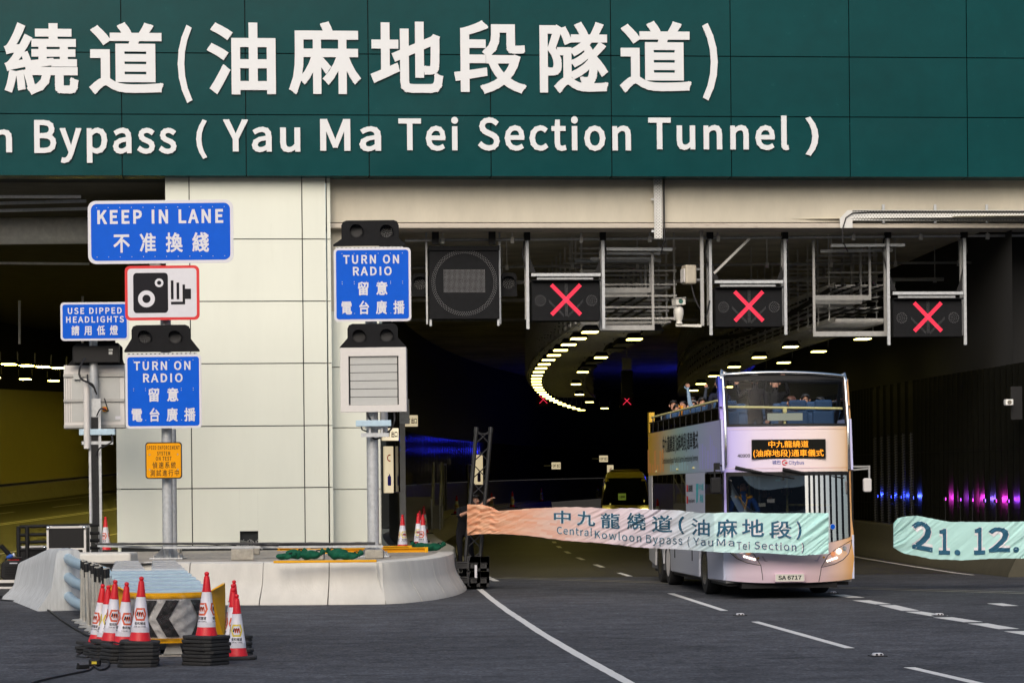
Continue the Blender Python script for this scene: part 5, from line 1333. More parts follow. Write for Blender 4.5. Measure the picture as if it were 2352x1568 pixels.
for i in range(2):
    for r_ in range(5):
        for sx in (-1, 1):
            y0 = 9.0 + r_ * .75; x0 = sx * (.30 if sx < 0 else .34)
            mb = MB(); mb.box(x0 - .26 + .03 * r_, x0 + .26, y0 + i * .3, y0 + i * .3 + .03, .50, .86 + .012 * r_); mb.box(x0 - .26 + .03 * r_, x0 + .26, y0 + i * .3 + .03, y0 + i * .3 + .25, .845 + .012 * r_, .86 + .012 * r_); mb.build('end_plate', GALV, CC)
mb = MB(); mb.box(-.12, .12, -.25, .3, .0, .02); mb.prism([(-.10, .02), (.14, .02), (.10, .19), (-.04, .19)], -.3, -.1); mb.box(-.26, -.16, -.2, 0, .02, .2); mb.box(.2, .28, -.2, 0, .02, .2); mb.box(-.38, .38, 0, .25, .06, .18)
mb.build('base_skid', STEEL, CC, bev=.005)
mb = MB(); mb.box(-.25, .25, .1, LEN - .4, .02, .3); mb.build('ground_rail', DKBOX, CC)
mb = MB(); mb.box(-.45, .75, -.45, LEN, .003, .012); mb.build('footing_slab', DECK, CC)
# concrete end block and triple rail at the left
AX = G(141, 1405); BX_ = G(58, 1371)
BL = thing('concrete_end_block', 'flared concrete end block with streaked side left of the crash cushion', 'concrete barrier', (AX.x, AX.y, 0))
P0 = Vector((-8.12, 46.6)); P1 = Vector((-9.35, 50.9)); P2 = Vector((-9.95, 52.6))
pth = [P0.lerp(P1, k / 8) for k in range(9)] + [P1.lerp(P2, k / 4) for k in range(1, 5)]
prof = [(-.40, 0), (-.38, .05), (-.25, .22), (-.15, .40), (-.08, .85), (-.05, 1.02), (.0, 1.08), (.32, 1.09), (.36, 1.05), (.36, 0)]
vs = []; n = len(prof)
for i, p in enumerate(pth):
    tt = (pth[min(i + 1, len(pth) - 1)] - pth[max(i - 1, 0)]).normalized(); nn = Vector((tt.y, -tt.x)); hk = 1 - .32 * max(0, (i - 3) / (len(pth) - 4)) ** 1.1
    for d_, z in prof: q_ = p + nn * d_; vs.append((q_.x - AX.x, q_.y - AX.y, z * hk))
fs = [[i * n + k, i * n + (k + 1) % n, (i + 1) * n + (k + 1) % n, (i + 1) * n + k] for i in range(len(pth) - 1) for k in range(n)] + [list(range(n))[::-1], [(len(pth) - 1) * n + k for k in range(n)]]
STRK = mat('streaked_concrete', (.50, .52, .53), .85, var=.25, scale=10, bump=.3, bscale=30, stretch=(1, 1, .12), stain=(.22, .22, .22), sfrom=.64)
mb = MB(); mb.add(vs, fs); mb.build('flared_side', STRK, BL, auto=35)
TW = V(150, 1262, 50.2); mb = MB(); mb.box(TW.x - AX.x - .1, V(300, 1262, 50.2).x - AX.x, 50.2 - AX.y, 51.2 - AX.y, .0, .95); mb.build('cross_wall', CONC, BL, bev=.05, seg=3)
t = thing('guard_rail', 'triple corrugated galvanised guard rail running from the end block to the cushion', 'guard rail', (-8.05, 47.0, 0))
for j, zz in enumerate((.82, .48, .14)):
    mb = MB(); mb.tube([(.0, .0, zz + .12), (.5, -2.2, zz + .08), (1.1, -4.2, zz + .04), (1.55, -5.5, zz)], .09, 12); mb.build('rail_beam', LBLUE, t, smooth=True)
    mb = MB(); mb.lathe([(.04, zz - .04 + .1), (.04, zz + .1), (.02, zz + .115)], .02, -.1, 8); mb.build('rail_bolt', CHROME, t)
# ================================================================== QUEUE STANCHIONS LEANT TOGETHER
STAIN = mat('stainless_dull', (.56, .54, .49), .30, metal=.45, var=.15, scale=14)
def make_stan():
    t = thing('queue_stanchion', 'x', 'stanchion', (0, 0, -50))
    mb = MB(); mb.lathe([(.165, 0), (.165, .012), (.15, .026), (.05, .036), (.03, .045)], n=28); mb.build('stanchion_base', STAIN, t, smooth=False, auto=30)
    mb = MB(); mb.tube([(0, 0, .04), (0, 0, .90)], .030, 14); mb.build('pole', STAIN, t, smooth=True)
    mb = MB(); mb.lathe([(.033, .86), (.034, .98), (.030, .99)], n=14); mb.build('belt_head', BLACK, t, auto=40); mb = MB(); mb.box(-.018, .018, -.045, -.032, .78, .97); mb.build('belt_buckle', BLACK, t)
    mb = MB(); mb.lathe([(.031, .99), (.030, 1.005), (.01, 1.008)], n=14); mb.build('top_cap', STAIN, t, auto=40)
    return t
st0 = make_stan()
for i, (vx, vy) in enumerate(((188, 1425), (194, 1430), (199, 1428), (206, 1434), (204, 1440), (213, 1441), (218, 1447), (223, 1444), (229, 1452), (226, 1458), (235, 1459), (241, 1465), (247, 1462))):
    p = G(vx, vy); lab = nth(i + 1) + ' queue stanchion from the left in the cluster by the triple guard rail'
    if i == 0: s_ = st0; s_.location = p; tag(s_, lab, None, 'queue stanchions')
    else: s_ = dup(st0, p, 0, lab, 'queue stanchions')
    s_.rotation_euler = (random.uniform(-.03, .03), random.uniform(-.05, .03), random.uniform(0, 6))
# ================================================================== FLIGHT CASES, GENERATORS, RACK
def flight_case(vx0, vx1, vyt, Y, z0, dep, lab, rz=0.0, name='flight_case'):
    a, b = V(vx0, vyt, Y), V(vx1, vyt, Y); W = b.x - a.x; Hh = a.z - z0
    t = thing(name, lab, 'flight case', ((a.x + b.x) / 2, Y, z0), rz, 'flight cases left of the island')
    mb = MB(); mb.box(-W / 2 + .012, W / 2 - .012, .012, dep - .012, .012, Hh - .012); mb.build('case_panel', BLACK, t)
    mb = MB(); e = .045
    for x in (-W / 2, W / 2 - e):
        for y in (0, dep - e): mb.box(x, x + e, y, y + e, 0, Hh)
    for z in (0, Hh - e):
        for y in (0, dep - e): mb.box(-W / 2 + e, W / 2 - e, y + .001, y + e - .001, z + .001, z + e - .001)
        for x in (-W / 2, W / 2 - e): mb.box(x + .001, x + e - .001, e, dep - e, z + .001, z + e - .001)
    mb.build('edge_profile', ALU, t, bev=.006)
    mb = MB()
    for x in (-W / 2 + .035, W / 2 - .035):
        for z in (.035, Hh - .035): mb.lathe([(.0, z - .05), (.04, z - .03), (.05, z), (.04, z + .03), (0, z + .05)], x, .01, 8)
    mb.build('corner_ball', CHROME, t, smooth=True)
    for x in (-W * .28, W * .28):
        mb = MB(); mb.ring(rr(x - .15, x + .15, Hh * .22, Hh * .22 + .19, .02), rr(x - .11, x + .11, Hh * .22 + .035, Hh * .22 + .155, .02), -.012, .01); h_ = mb.build('handle_plate', ALU, t)
        mb = MB(); mb.tube([(x - .08, -.01, Hh * .22 + .07), (x - .07, -.03, Hh * .22 + .05), (x + .07, -.03, Hh * .22 + .05), (x + .08, -.01, Hh * .22 + .07)], .012, 6); mb.build('handle', STEEL, h_)
    return t, W, Hh
flight_case(107, 197, 1208, 53.5, .62, .8, 'tall black flight case with silver edges and two front handles', .06)
flight_case(139, 208, 1205, 55.5, .62, .9, 'tall black flight case standing behind the one with two handles', -.05)
flight_case(42, 106, 1254, 54.6, .25, .7, 'low black flight case behind the generators')
p = V(45, 1250, 54); t = thing('pipe_rack', 'black tubular rack behind the flight cases at the left edge', 'rack', (p.x, 54, 0))
mb = MB()
for x in (-.02, .16): mb.tube([(x, 0, 0), (x, 0, V(40, 1208, 54).z)], .045, 8)
for vy in (1209, 1228, 1245, 1262): zz = V(40, vy, 54).z; mb.tube([(0, 0, zz), (1.6, .4, zz + .02)], .035, 8)
mb.tube([(-.35, -.2, 1.05), (-.1, -.1, .75), (-.05, 0, .2)], .05, 8)
mb.build('rack_tubing', BLACK, t, smooth=True)
def generator(vx0, vx1, vyt, vyb, Y, lab):
    c, W, Hh = rect(vx0, vyt, vx1, vyb, Y); t = thing('generator', lab, 'generator', (c.x, Y, c.z - Hh / 2), 0, 'portable generators')
    mb = MB(); mb.prism([(-W / 2, .05), (-W / 2 + .06, 0), (W / 2 - .06, 0), (W / 2, .05), (W / 2 - .02, Hh * .78), (W / 2 - .12, Hh * .9), (-W / 2 + .12, Hh * .9), (-W / 2 + .02, Hh * .78)], 0, .45); mb.build('generator_shell', BLACK, t, bev=.03, seg=3)
    mb = MB(); mb.tube([(-W * .35, .2, Hh * .88), (-W * .3, .2, Hh * 1.0), (W * .3, .2, Hh * 1.0), (W * .35, .2, Hh * .88)], .025, 8); mb.build('carry_handle', BLACK, t)
    mb = MB()
    for k in range(6): mb.box(-W * .3, W * .26, -.008, -.001, Hh * (.16 + .08 * k), Hh * (.19 + .08 * k))
    mb.build('vent_slats', DKBOX, t)
    mb = MB(); mb.box(-.06, .10, -.008, -.001, Hh * .74, Hh * .79); mb.build('name_label', SIGNW, t)
    mb = MB(); mb.box(-W * .22, W * .22, .12, .3, Hh * .901, Hh * .915); mb.build('fuel_lid', SIGNR, t)
    return t
generator(0, 58, 1281, 1330, 53.0, 'black portable generator on the trolley at the left edge'); generator(57, 84, 1286, 1328, 53.4, 'second generator half behind the first')
BLP = mat('blue_plug', (.02, .08, .35), .35)
for vx, vy, lab in ((23, 1277, 'blue power plug on top of the first generator'), (68, 1300, 'blue power plug sticking out beside the second generator')):
    p = V(vx, vy, 52.7); t = thing('power_plug', lab, 'plug', p)
    mb = MB(); mb.T = Matrix.Rotation(R(70), 4, 'Y'); mb.lathe([(.03, -.07), (.036, -.02), (.045, .0), (.045, .03), (.035, .04), (.03, .07)], n=12); mb.build('plug_body', BLP, t, auto=40)
    mb = MB(); mb.T = Matrix.Rotation(R(70), 4, 'Y'); mb.lathe([(.04, .071), (.04, .10), (.02, .105)], n=12); mb.build('plug_collar', SIGNW, t, auto=40)
c = V(38, 1330.5, 52.9); t = thing('equipment_trolley', 'black flight case trolley on castors under the generators', 'trolley', (c.x, 52.9, 0))
mb = MB(); mb.box(-1.4, .42, 0, .8, c.z - .16, c.z - .02); mb.build('tray_body', BLACK, t); mb = MB(); mb.box(-1.42, .44, -.02, .0, c.z - .06, c.z); mb.box(-1.42, .44, -.02, 0, c.z - .18, c.z - .14); mb.box(.40, .45, -.025, .0, c.z - .18, c.z + .02); mb.build('edge_profile', ALU, t)
for x, y in ((-.55, .05), (.3, .05), (-.2, .6), (-1.0, .05)):
    mb = MB(); mb.T = Matrix.Translation((x, y, .085)) @ Matrix.Rotation(R(90), 4, 'X'); mb.lathe([(.03, -.03), (.085, -.028), (.09, 0), (.085, .028), (.03, .03)], n=18); w_ = mb.build('castor_wheel', RUB, t, auto=40)
    mb = MB(); mb.box(x - .06, x + .06, y - .05, y + .05, .12, max(.13, c.z - .17)); mb.build('castor_fork', STEEL, t)
# ================================================================== THINGS LYING ON THE ISLAND
def block(vx0, vx1, vyt, vyb, lab, rz=0):
    cx = (vx0 + vx1) / 2; p = G(cx, vyb, ZT); W = (vx1 - vx0) * p.y / F; Hh = (vyb - vyt) * p.y / F * 1.0
    t = MB(); t.box(-W / 2, W / 2, 0, W * 1.1, 0, Hh); o = t.build('concrete_block', CONC2, bev=.02); o.location = p; o.rotation_euler = (0, 0, rz); return tag(o, lab, 'concrete block', 'concrete support blocks')
block(531, 583, 1260, 1286, 'mossy concrete block under the conduit left of the green bags', .1)
block(697, 743, 1262, 1285, 'concrete block under the conduit above the middle green bags', .0)
block(838, 880, 1262, 1282, 'concrete block hidden behind the foot of the louvred sign post')
block(375, 413, 1259, 1270, 'concrete block behind the foot of the keep in lane post')
block(583, 596, 1256, 1273, 'narrow concrete block beside the cable opening in the pier')
y = G(700, 1253, .98).y
t = thing('cable_conduit', 'long pale conduit tray with black cables lying on the concrete blocks', 'conduit', (0, 51.6, 0))
a, b = V(375, 1257, 51.6), V(880, 1254, 51.6)
mb = MB(); mb.bar((a.x, 0, a.z), (b.x, 0, b.z), .10, .045); mb.bar((V(216, 1254, 51.6).x, 0.6, V(216, 1254, 51.6).z), (a.x, 0, a.z), .10, .045); mb.build('tray_channel', GALV, t)
mb = MB()
for k in range(4):
    pts = [V(lerp(218, 862, i / 30), lerp(1249.5, 1248, i / 30) - .6 * k + random.uniform(-.7, .7), 51.6 + .06 * k) - Vector((0, 51.6, 0)) for i in range(31)]
    mb.tube(pts, .018, 6)
mb.build('cable_strands', CABLE, t, smooth=True)
cable([V(553, 1242, 60), V(560, 1244, 57), V(575, 1247, 53), V(600, 1250, 51.5), V(640, 1251, 51.4)], .03, 'black cable curling out of the opening in the pier')
t = thing('grey_cable_bundle', 'bundle of loose grey cables spilling from the pier opening', 'cables', PW(PL(572, 1242, .5)[0], .45, PL(572, 1243, .5)[1] - .12))
mb = MB()
for k in range(16):
    x = random.uniform(-.2, .2); mb.tube([(x, .4, random.uniform(.12, .3)), (x + random.uniform(-.1, .1), .1, random.uniform(.1, .2)), (x + random.uniform(-.15, .15), -.1, random.uniform(.0, .12)), (x + random.uniform(-.2, .2), -.3, -.05)], .012, 5)
mb.build('cable_strands', STEEL, t)
def beam(vx0, vx1, vy0, vy1, Y, h, lab, hole=False):
    a, b = V(vx0, vy0, Y), V(vx1, vy1, Y + .5); L_ = (b - a).length; t = thing('yellow_beam', lab, 'steel beam', a, math.atan2(b.y - a.y, b.x - a.x), 'yellow steel beams on the island')
    mb = MB(); mb.box(0, L_, -.06, .06, 0, .018); mb.box(0, L_, -.06, .06, h - .018, h); mb.box(0, L_, -.01, .01, .018, h - .018); mb.build('beam_section', YELP, t)
    mb = MB(); mb.box(L_ - .06, L_ + .01, -.07, .07, -.005, h + .005); mb.build('end_plate', YELP, t); return t
beam(668, 981, 1271.5, 1270, 53.0, .10, 'long orange yellow steel beam lying behind the post foot'); beam(743, 943, 1261, 1259.5, 54.2, .05, 'upper orange yellow beam stacked behind the long one'); beam(640, 708, 1264, 1263, 56, .06, 'short yellow beam lying against the pier')
a = G(625, 1293.5, ZT); t = MB(); t.box(0, 1.9, 0, .10, 0, .045); o = t.build('yellow_plank', YELP, bev=.008); o.location = (a.x, a.y + .25, ZT); tag(o, 'yellow plank under the green sandbags at the island edge', 'plank')
def sandbag(vx, vy, wd, ht, rz, lab, lean=0):
    wd *= .78; ht *= .68
    p = G(vx, vy, ZT); t = thing('sandbag', lab, 'sandbag', (p.x, p.y + .12, ZT + .04), rz, 'green sandbags on the island edge')
    mb = MB()
    def fn(u, v):
        a = 2 * math.pi * u; s = -1 + 2 * v; env = max(0.0, 1 - abs(s) ** 2.6) ** .5
        w_ = wd / 2 * s
        k = 1 + .10 * math.sin(3 * a + 4 * s + rz * 9) + .07 * math.sin(7 * s + a)
        return (w_ + lean * .1 * math.sin(a), ht * .75 * env * math.cos(a) * k, max(-.02, ht * .5 + ht * .55 * env * math.sin(a) * k))
    mb.grid(fn, 20, 16); mb.build('bag_body', GBAG, t, smooth=True)
    mb = MB(); mb.tube([(wd * .46, 0, ht * .5), (wd * .52, -.02, ht * .75), (wd * .60, .02, ht * .95)], [.03, .045, .06], 8); mb.build('tied_neck', GBAG, t, smooth=True)
    mb = MB(); mb.tube([(wd * .25, -.05, ht * 1.02), (wd * .4, -.04, ht * 1.12), (wd * .5, 0, ht * .9)], .012, 5); mb.build('strap', BLACK, t)
sandbag(652, 1289, .42, .16, .1, 'flattened green sandbag at the left end of the yellow plank'); sandbag(675, 1287, .46, .24, -.15, 'plump green sandbag leaning on the first one'); sandbag(712, 1288, .52, .22, .25, 'green sandbag with a black strap left of the gap')
sandbag(776, 1288, .55, .27, 2.6, 'slanting green sandbag right of the gap'); sandbag(800, 1289, .5, .19, .1, 'rounded green sandbag at the right end of the plank')
sandbag(994, 1268, .5, .22, .1, 'crumpled green sandbag by the cones at the island corner'); sandbag(968, 1265, .45, .2, 2.9, 'green sandbag tucked behind the one at the island corner')
# ================================================================== CABLES ON THE ASPHALT
def gcable(pts, r, lab):
    cable([G(x, y) + Vector((0, 0, r + .003 + h)) for x, y, h in pts], r, lab)
gcable([(-30, 1372, 0), (60, 1380, 0), (100, 1396, 0), (140, 1425, 0), (180, 1450, 0), (215, 1465, 0), (260, 1475, 0), (290, 1480, 0)], .016, 'black cable along the foot of the end block towards the stanchions')
gcable([(-30, 1376, 0), (80, 1386, 0), (115, 1404, 0), (150, 1430, 0), (190, 1456, 0), (205, 1462, 0)], .013, 'thinner black cable beside the one at the end block')
cable([G(276, 1535) + Vector((0, -.05, .30)), G(262, 1512) + Vector((0, -.3, .22)), G(235, 1500) + Vector((0, -.4, .03)), G(200, 1510) + Vector((0, 0, .01)), G(176, 1506) + Vector((0, 0, .01)), G(200, 1494) + Vector((0, 0, .01))], .011, 'thin black cable looping from the cone bases onto the asphalt')
gcable([(245, 1512, .01), (250, 1530, 0), (232, 1540, 0), (215, 1532, 0), (205, 1540, 0), (185, 1545, 0), (150, 1552, 0), (80, 1568, 0), (30, 1590, 0)], .013, 'black cable running out of the lower left corner')
p = G(218, 1529); t = thing('cable_connector', 'black cable connector with yellow marking on the asphalt', 'connector', p); mb = MB(); mb.box(-.07, .07, -.05, .05, .0, .09); mb.build('connector_body', BLACK, t, bev=.02); mb = MB(); mb.box(-.03, .03, -.053, -.0505, .03, .06); mb.build('marking', YEL, t)
p = G(193, 1535); t = thing('cable_connector', 'small black connector left of the one with yellow marking', 'connector', p, .6); mb = MB(); mb.box(-.08, .06, -.03, .03, .0, .05); mb.prism([(-.1, .0), (-.02, .0), (-.08, .08)], -.02, .02); mb.build('connector_body', BLACK, t, bev=.01)
# ================================================================== OPEN-TOP DOUBLE DECKER BUS
BUSP = Vector((5.20, 48.5, 0)); BRZ = R(4.2)
BUS = thing('double_decker_bus', 'pastel open-top double decker bus with amber destination display breaking through the banner', 'bus', BUSP, BRZ)
BUSM = Matrix.Translation(BUSP) @ Matrix.Rotation(BRZ, 4, 'Z')
def L6(cx, cy): return ((cx - 1486) * .00238, 4.638 - .002382 * cy)
def FY(x, z):                            # front surface of the bus
    b = pw([(.2, .10), (.45, .02), (.75, 0.0), (1.1, .03), (2.37, .13), (3.23, .16), (4.25, .46)], z)
    return b + .26 * (abs(x) / 1.24) ** 3
BODYF, n_, l_, rp_ = ramp_mat('livery_front', [(0, (.40, .34, .86)), (.06, (.56, .50, .90)), (.25, (.80, .70, .88)), (.5, (.88, .75, .82)), (.8, (.90, .74, .68)), (.93, (.88, .64, .44)), (1, (.84, .42, .12))], 0, -1.25, 1.25, .25, coat=.5)
BODYB, n_, l_, rp_ = ramp_mat('livery_bumper', [(0, (.66, .70, .88)), (.10, (.80, .66, .78)), (.5, (.82, .62, .72)), (.75, (.84, .61, .62)), (.9, (.86, .56, .38)), (1, (.84, .42, .10))], 0, -1.25, 1.25, .22, coat=.6)
SIDE, n_, l_, rp_ = ramp_mat('livery_side', [(0, (.52, .52, .82)), (.18, (.50, .53, .76)), (.38, (.42, .58, .68)), (.55, (.44, .62, .55)), (.72, (.62, .58, .36)), (.86, (.74, .46, .16)), (1, (.76, .46, .03))], 1, 0, 11.3, .3, coat=.4)
SKIRT, n_, l_, rp_ = ramp_mat('livery_skirt', [(0, (.60, .64, .82)), (.5, (.58, .62, .72)), (1, (.50, .50, .50))], 1, 0, 11.3, .3, coat=.4)
WSCR = glass('bus_windscreen', (.84, .87, .86), 4.6)
SGL = glass('tinted_side_glass', (.10, .10, .10), 1.0)
UGL = glass('upper_windscreen_glass', (.88, .90, .90), .05)
INT = mat('bus_interior_grey', (.16, .16, .165), .7, var=.1)
SEATB = mat('seat_blue', (.012, .05, .13), .7, var=.2, scale=20)
POLE = mat('handrail_cream', (.62, .56, .25), .4)
def fgrid(mb, x0, x1, zb, zt, nu, nv, off=0.0, mi=0):
    zb_ = zb if callable(zb) else (lambda x: zb); zt_ = zt if callable(zt) else (lambda x: zt)
    def fn(u, v):
        x = lerp(x0, x1, u); z = lerp(zb_(x), zt_(x), v); return (x, FY(x, z) - off, z)
    mb.grid(fn, nu, nv, mi)
wsb = lambda x: .98 + .17 * (abs(x) / 1.2) ** 2
mb = MB(); fgrid(mb, -1.24, 1.24, lambda x: .30 + .06 * (abs(x) / 1.24) ** 3, wsb, 40, 12); mb.build('front_bumper', BODYB, BUS, smooth=True)
mb = MB(); fgrid(mb, -1.24, 1.24, 2.375, 3.225, 40, 10); mb.build('upper_front_panel', BODYF, BUS, smooth=True)
mb = MB(); fgrid(mb, -1.24, 1.24, 2.44, 2.452, 40, 1, .012); fgrid(mb, -1.24, 1.24, 3.17, 3.18, 40, 1, .010); mb.build('panel_seam', BODYB, BUS)
mb = MB(); fgrid(mb, -1.165, 1.175, lambda x: wsb(x) + .004, 2.372, 40, 12, .012); mb.build('lower_windscreen', WSCR, BUS, smooth=True)
mb = MB()
fgrid(mb, -1.24, -1.16, wsb, 2.375, 4, 6); fgrid(mb, 1.17, 1.24, wsb, 2.375, 4, 6); mb.build('front_pillar', BODYF, BUS, smooth=True)
mb = MB(); fgrid(mb, -1.165, -1.13, lambda x: wsb(x) + .01, 2.36, 2, 6, .016); fgrid(mb, 1.13, 1.17, lambda x: wsb(x) + .01, 2.36, 2, 6, .016); fgrid(mb, -1.13, 1.13, 2.30, 2.37, 30, 1, .016); mb.build('windscreen_rubber', BLACK, BUS, smooth=True)
mb = MB(); fgrid(mb, -1.10, 1.12, 3.232, 4.17, 36, 10, .004); mb.build('upper_windscreen', UGL, BUS, smooth=True)
mb = MB(); fgrid(mb, -1.13, -1.095, 3.228, 4.2, 2, 6, .012); fgrid(mb, 1.10, 1.135, 3.228, 4.2, 2, 6, .012); fgrid(mb, -1.1, 1.1, 3.228, 3.275, 30, 1, .012); fgrid(mb, -1.1, 1.1, 4.10, 4.2, 30, 1, .006); mb.build('screen_gasket', BLACK, BUS, smooth=True)
POSTL, n_, l_, rp_ = ramp_mat('livery_left_post', [(0, (.50, .43, .83)), (.45, (.42, .34, .82)), (.8, (.06, .08, .62)), (1, (.06, .08, .60))], 2, 2.9, 4.2, .25, coat=.5)
mb = MB(); fgrid(mb, -1.24, -1.13, 3.225, 4.2, 3, 8)
def lpost(u, v): z = lerp(2.375, 4.2, v); return (-1.24, FY(1.24, z) + lerp(0, pw([(2.375, .05), (3.3, .12), (4.2, .22)], z), u), z)
mb.grid(lpost, 2, 8); mb.build('corner_post', POSTL, BUS, smooth=True)
mb = MB(); fgrid(mb, 1.135, 1.24, 3.225, 4.12, 3, 8); mb.grid(lambda u, v: (1.24, FY(1.24, lerp(2.375, 4.12, v)) + .25 * u, lerp(2.375, 4.12, v)), 2, 6); mb.build('corner_post', BODYF, BUS, smooth=True)
# chrome guard tubes
mb = MB(); mb.tube([(-1.165, FY(1.165, 2.47) - .0, 2.47)] + [(-1.163, FY(1.16, z) - .05, z) for z in (2.52, 2.9, 3.3, 3.8, 4.15)] + [(-1.16, FY(1.16, 4.2) - .03, 4.2)], .026, 10); mb.build('guard_tube', CHROME, BUS, smooth=True)
mb = MB(); mb.tube([(1.165, FY(1.165, 2.40), 2.40)] + [(1.163, FY(1.16, z) - .05, z) for z in (2.45, 2.9, 3.3, 3.8, 4.08)] + [(1.16, FY(1.16, 4.14) - .03, 4.14)], .026, 10); mb.build('guard_tube', CHROME, BUS, smooth=True)
mb = MB(); mb.tube([(x, FY(x, 4.2) - .03, 4.24 - .05 * (abs(x) / 1.18) ** 2 - .035 * x / 1.18 * .6) for x in [-1.18 + 2.36 * i / 20 for i in range(21)]], .033, 10); mb.build('top_rail', CHROME, BUS, smooth=True)
for s in (-1, 1):
    z = 4.2 if s < 0 else 4.13
    mb = MB(); mb.tube([(s * 1.2, FY(1.2, 4.2) - .05, z - .06), (s * 1.17, FY(1.2, 4.2) - .0, z + .10), (s * 1.1, FY(1.1, 4.2) + .06, z + .06), (s * 1.18, FY(1.2, 4.2) + .2, z - .1)], .026, 8); mb.build('corner_loop', CHROME, BUS, smooth=True)
mb = MB(); mb.box(-.03, .03, .40, .48, 4.24, 4.30); mb.build('roof_camera', BLACK, BUS, bev=.01)
# sides
def yz(mb, poly, x0, x1, mi=0):
    n = len(poly)
    mb.add([(x0, y, z) for y, z in poly] + [(x1, y, z) for y, z in poly], [list(range(n)), [n + i for i in range(n)][::-1]] + [[i, n + i, n + (i + 1) % n, (i + 1) % n] for i in range(n)], mi)
def arch(y, r=.60, zc=.50, n=10): return [(y + r * math.cos(math.pi - math.pi * k / n), zc + r * math.sin(math.pi * k / n)) for k in range(n + 1)]
AXL = (2.85, 8.25, 9.6)
for s in (-1, 1):
    x0, x1 = (s * 1.24, s * 1.20)
    sk = [(.26, .36), (AXL[0] - .62, .33)] + arch(AXL[0]) + [(AXL[0] + .62, .33), (AXL[1] - .62, .33)] + arch(AXL[1]) + [(AXL[1] + .605, .45)] + arch(AXL[2])[1:] + [(AXL[2] + .62, .38), (11.3, .48), (11.3, 1.18), (.26, 1.18)]
    mb = MB(); yz(mb, sk, x0, x1); mb.build('side_skirt', SKIRT, BUS)
    mb = MB(); yz(mb, [(.27, 2.40), (11.28, 2.40), (11.28, 3.36), (.40, 3.36)], x0, x1); sp_ = mb.build('upper_side_panel', SIDE, BUS)
    mb = MB(); yz(mb, [(2.5, 1.184), (5.2, 1.184), (5.2, 2.396), (2.5, 2.396)], x0, x1); mb.build('lower_side_panel', SKIRT, BUS)
    mb = MB(); yz(mb, [(10.7, 1.184), (11.3, 1.184), (11.3, 2.396), (10.7, 2.396)], x0, x1); mb.build('rear_side_panel', SKIRT, BUS)
    mb = MB(); yz(mb, [(5.21, 1.19), (10.69, 1.19), (10.69, 2.39), (5.21, 2.39)], s * 1.232, s * 1.226); yz(mb, [(.30, 1.0), (2.49, 1.0), (2.49, 2.36), (.30, 2.36)], s * 1.2445, s * 1.242); mb.build('side_window', SGL, BUS)
    mb = MB(); yz(mb, [(.30, 1.0), (.62, 1.0), (.62, 2.38), (.30, 2.38)], s * 1.238, s * 1.21); yz(mb, [(2.3, 1.19), (2.5, 1.19), (2.5, 2.38), (2.3, 2.38)], s * 1.238, s * 1.21); mb.build('window_pillar', BLACK, BUS)
    for k in range(12):
        y = .75 + .88 * k
        mb = MB(); yz(mb, [(y + .015, 3.37), (y + .865, 3.37), (y + .865, 3.585), (y + .015, 3.585)], s * 1.232, s * 1.224); mb.build('deck_window', SGL, BUS)
    mb = MB(); yz(mb, [(.45, 3.36), (11.28, 3.36), (11.28, 3.372), (.45, 3.372)], s * 1.239, s * 1.215)
    for k in range(13): y = .75 + .88 * k; yz(mb, [(y - .014, 3.372), (y + .014, 3.372), (y + .014, 3.59), (y - .014, 3.59)], s * 1.238, s * 1.215)
    yz(mb, [(.45, 3.588), (11.28, 3.588), (11.28, 3.61), (.45, 3.61)], s * 1.239, s * 1.21); mb.build('window_strip_frame', BLACK, BUS)
    mb = MB(); mb.tube([(s * 1.21, .9, 3.74), (s * 1.21, 10.8, 3.72)], .024, 8)
    mb.build('deck_rail', CHROME if s > 0 else POLE, BUS, smooth=True)
    for k in range(7): y = 1.6 + 1.5 * k; mb = MB(); mb.tube([(s * 1.21, y, 3.60), (s * 1.21, y, 3.73)], .016, 6); mb.build('rail_post', CHROME, BUS)
    mb = MB(); yz(mb, [(11.05, 3.37), (11.3, 3.37), (11.3, 3.84), (11.05, 3.84)], s * 1.24, s * 1.12); mb.build('rear_corner', SIDE, BUS)
    for i, y in enumerate(AXL):
        mb = MB(); mb.T = Matrix.Translation((s * 1.06, y, .49)) @ Matrix.Rotation(R(90), 4, 'Y'); mb.lathe([(.30, -.15), (.46, -.15), (.485, -.11), (.49, 0), (.485, .11), (.46, .15), (.30, .15)], n=32); w_ = mb.build('wheel', TYRE, BUS, auto=30)
        mb = MB(); mb.T = Matrix.Translation((s * 1.06, y, .49)) @ Matrix.Rotation(R(90), 4, 'Y'); zo = -s * .0
        q_ = [(.0, .06), (.10, .08), (.12, .02), (.22, .01), (.27, .06), (.305, .155)] if (i == 0 or i == 2) else [(.0, .02), (.12, .02), (.14, -.05), (.24, -.06), (.28, .0), (.305, .155)]
        mb.lathe([(r_, z_ * s) for r_, z_ in q_], n=28); mb.build('wheel_rim', CHROME if i != 1 else ALU, w_, auto=35)
        mb = MB()
        for k in range(10):
            a = 2 * math.pi * k / 10; mb.T = Matrix.Translation((s * (1.06 + .03), y + .165 * math.cos(a), .49 + .165 * math.sin(a))) @ Matrix.Rotation(R(90), 4, 'Y'); mb.lathe([(.016, -.02), (.016, .03)], n=6)
        mb.build('wheel_nuts', STEEL, w_)
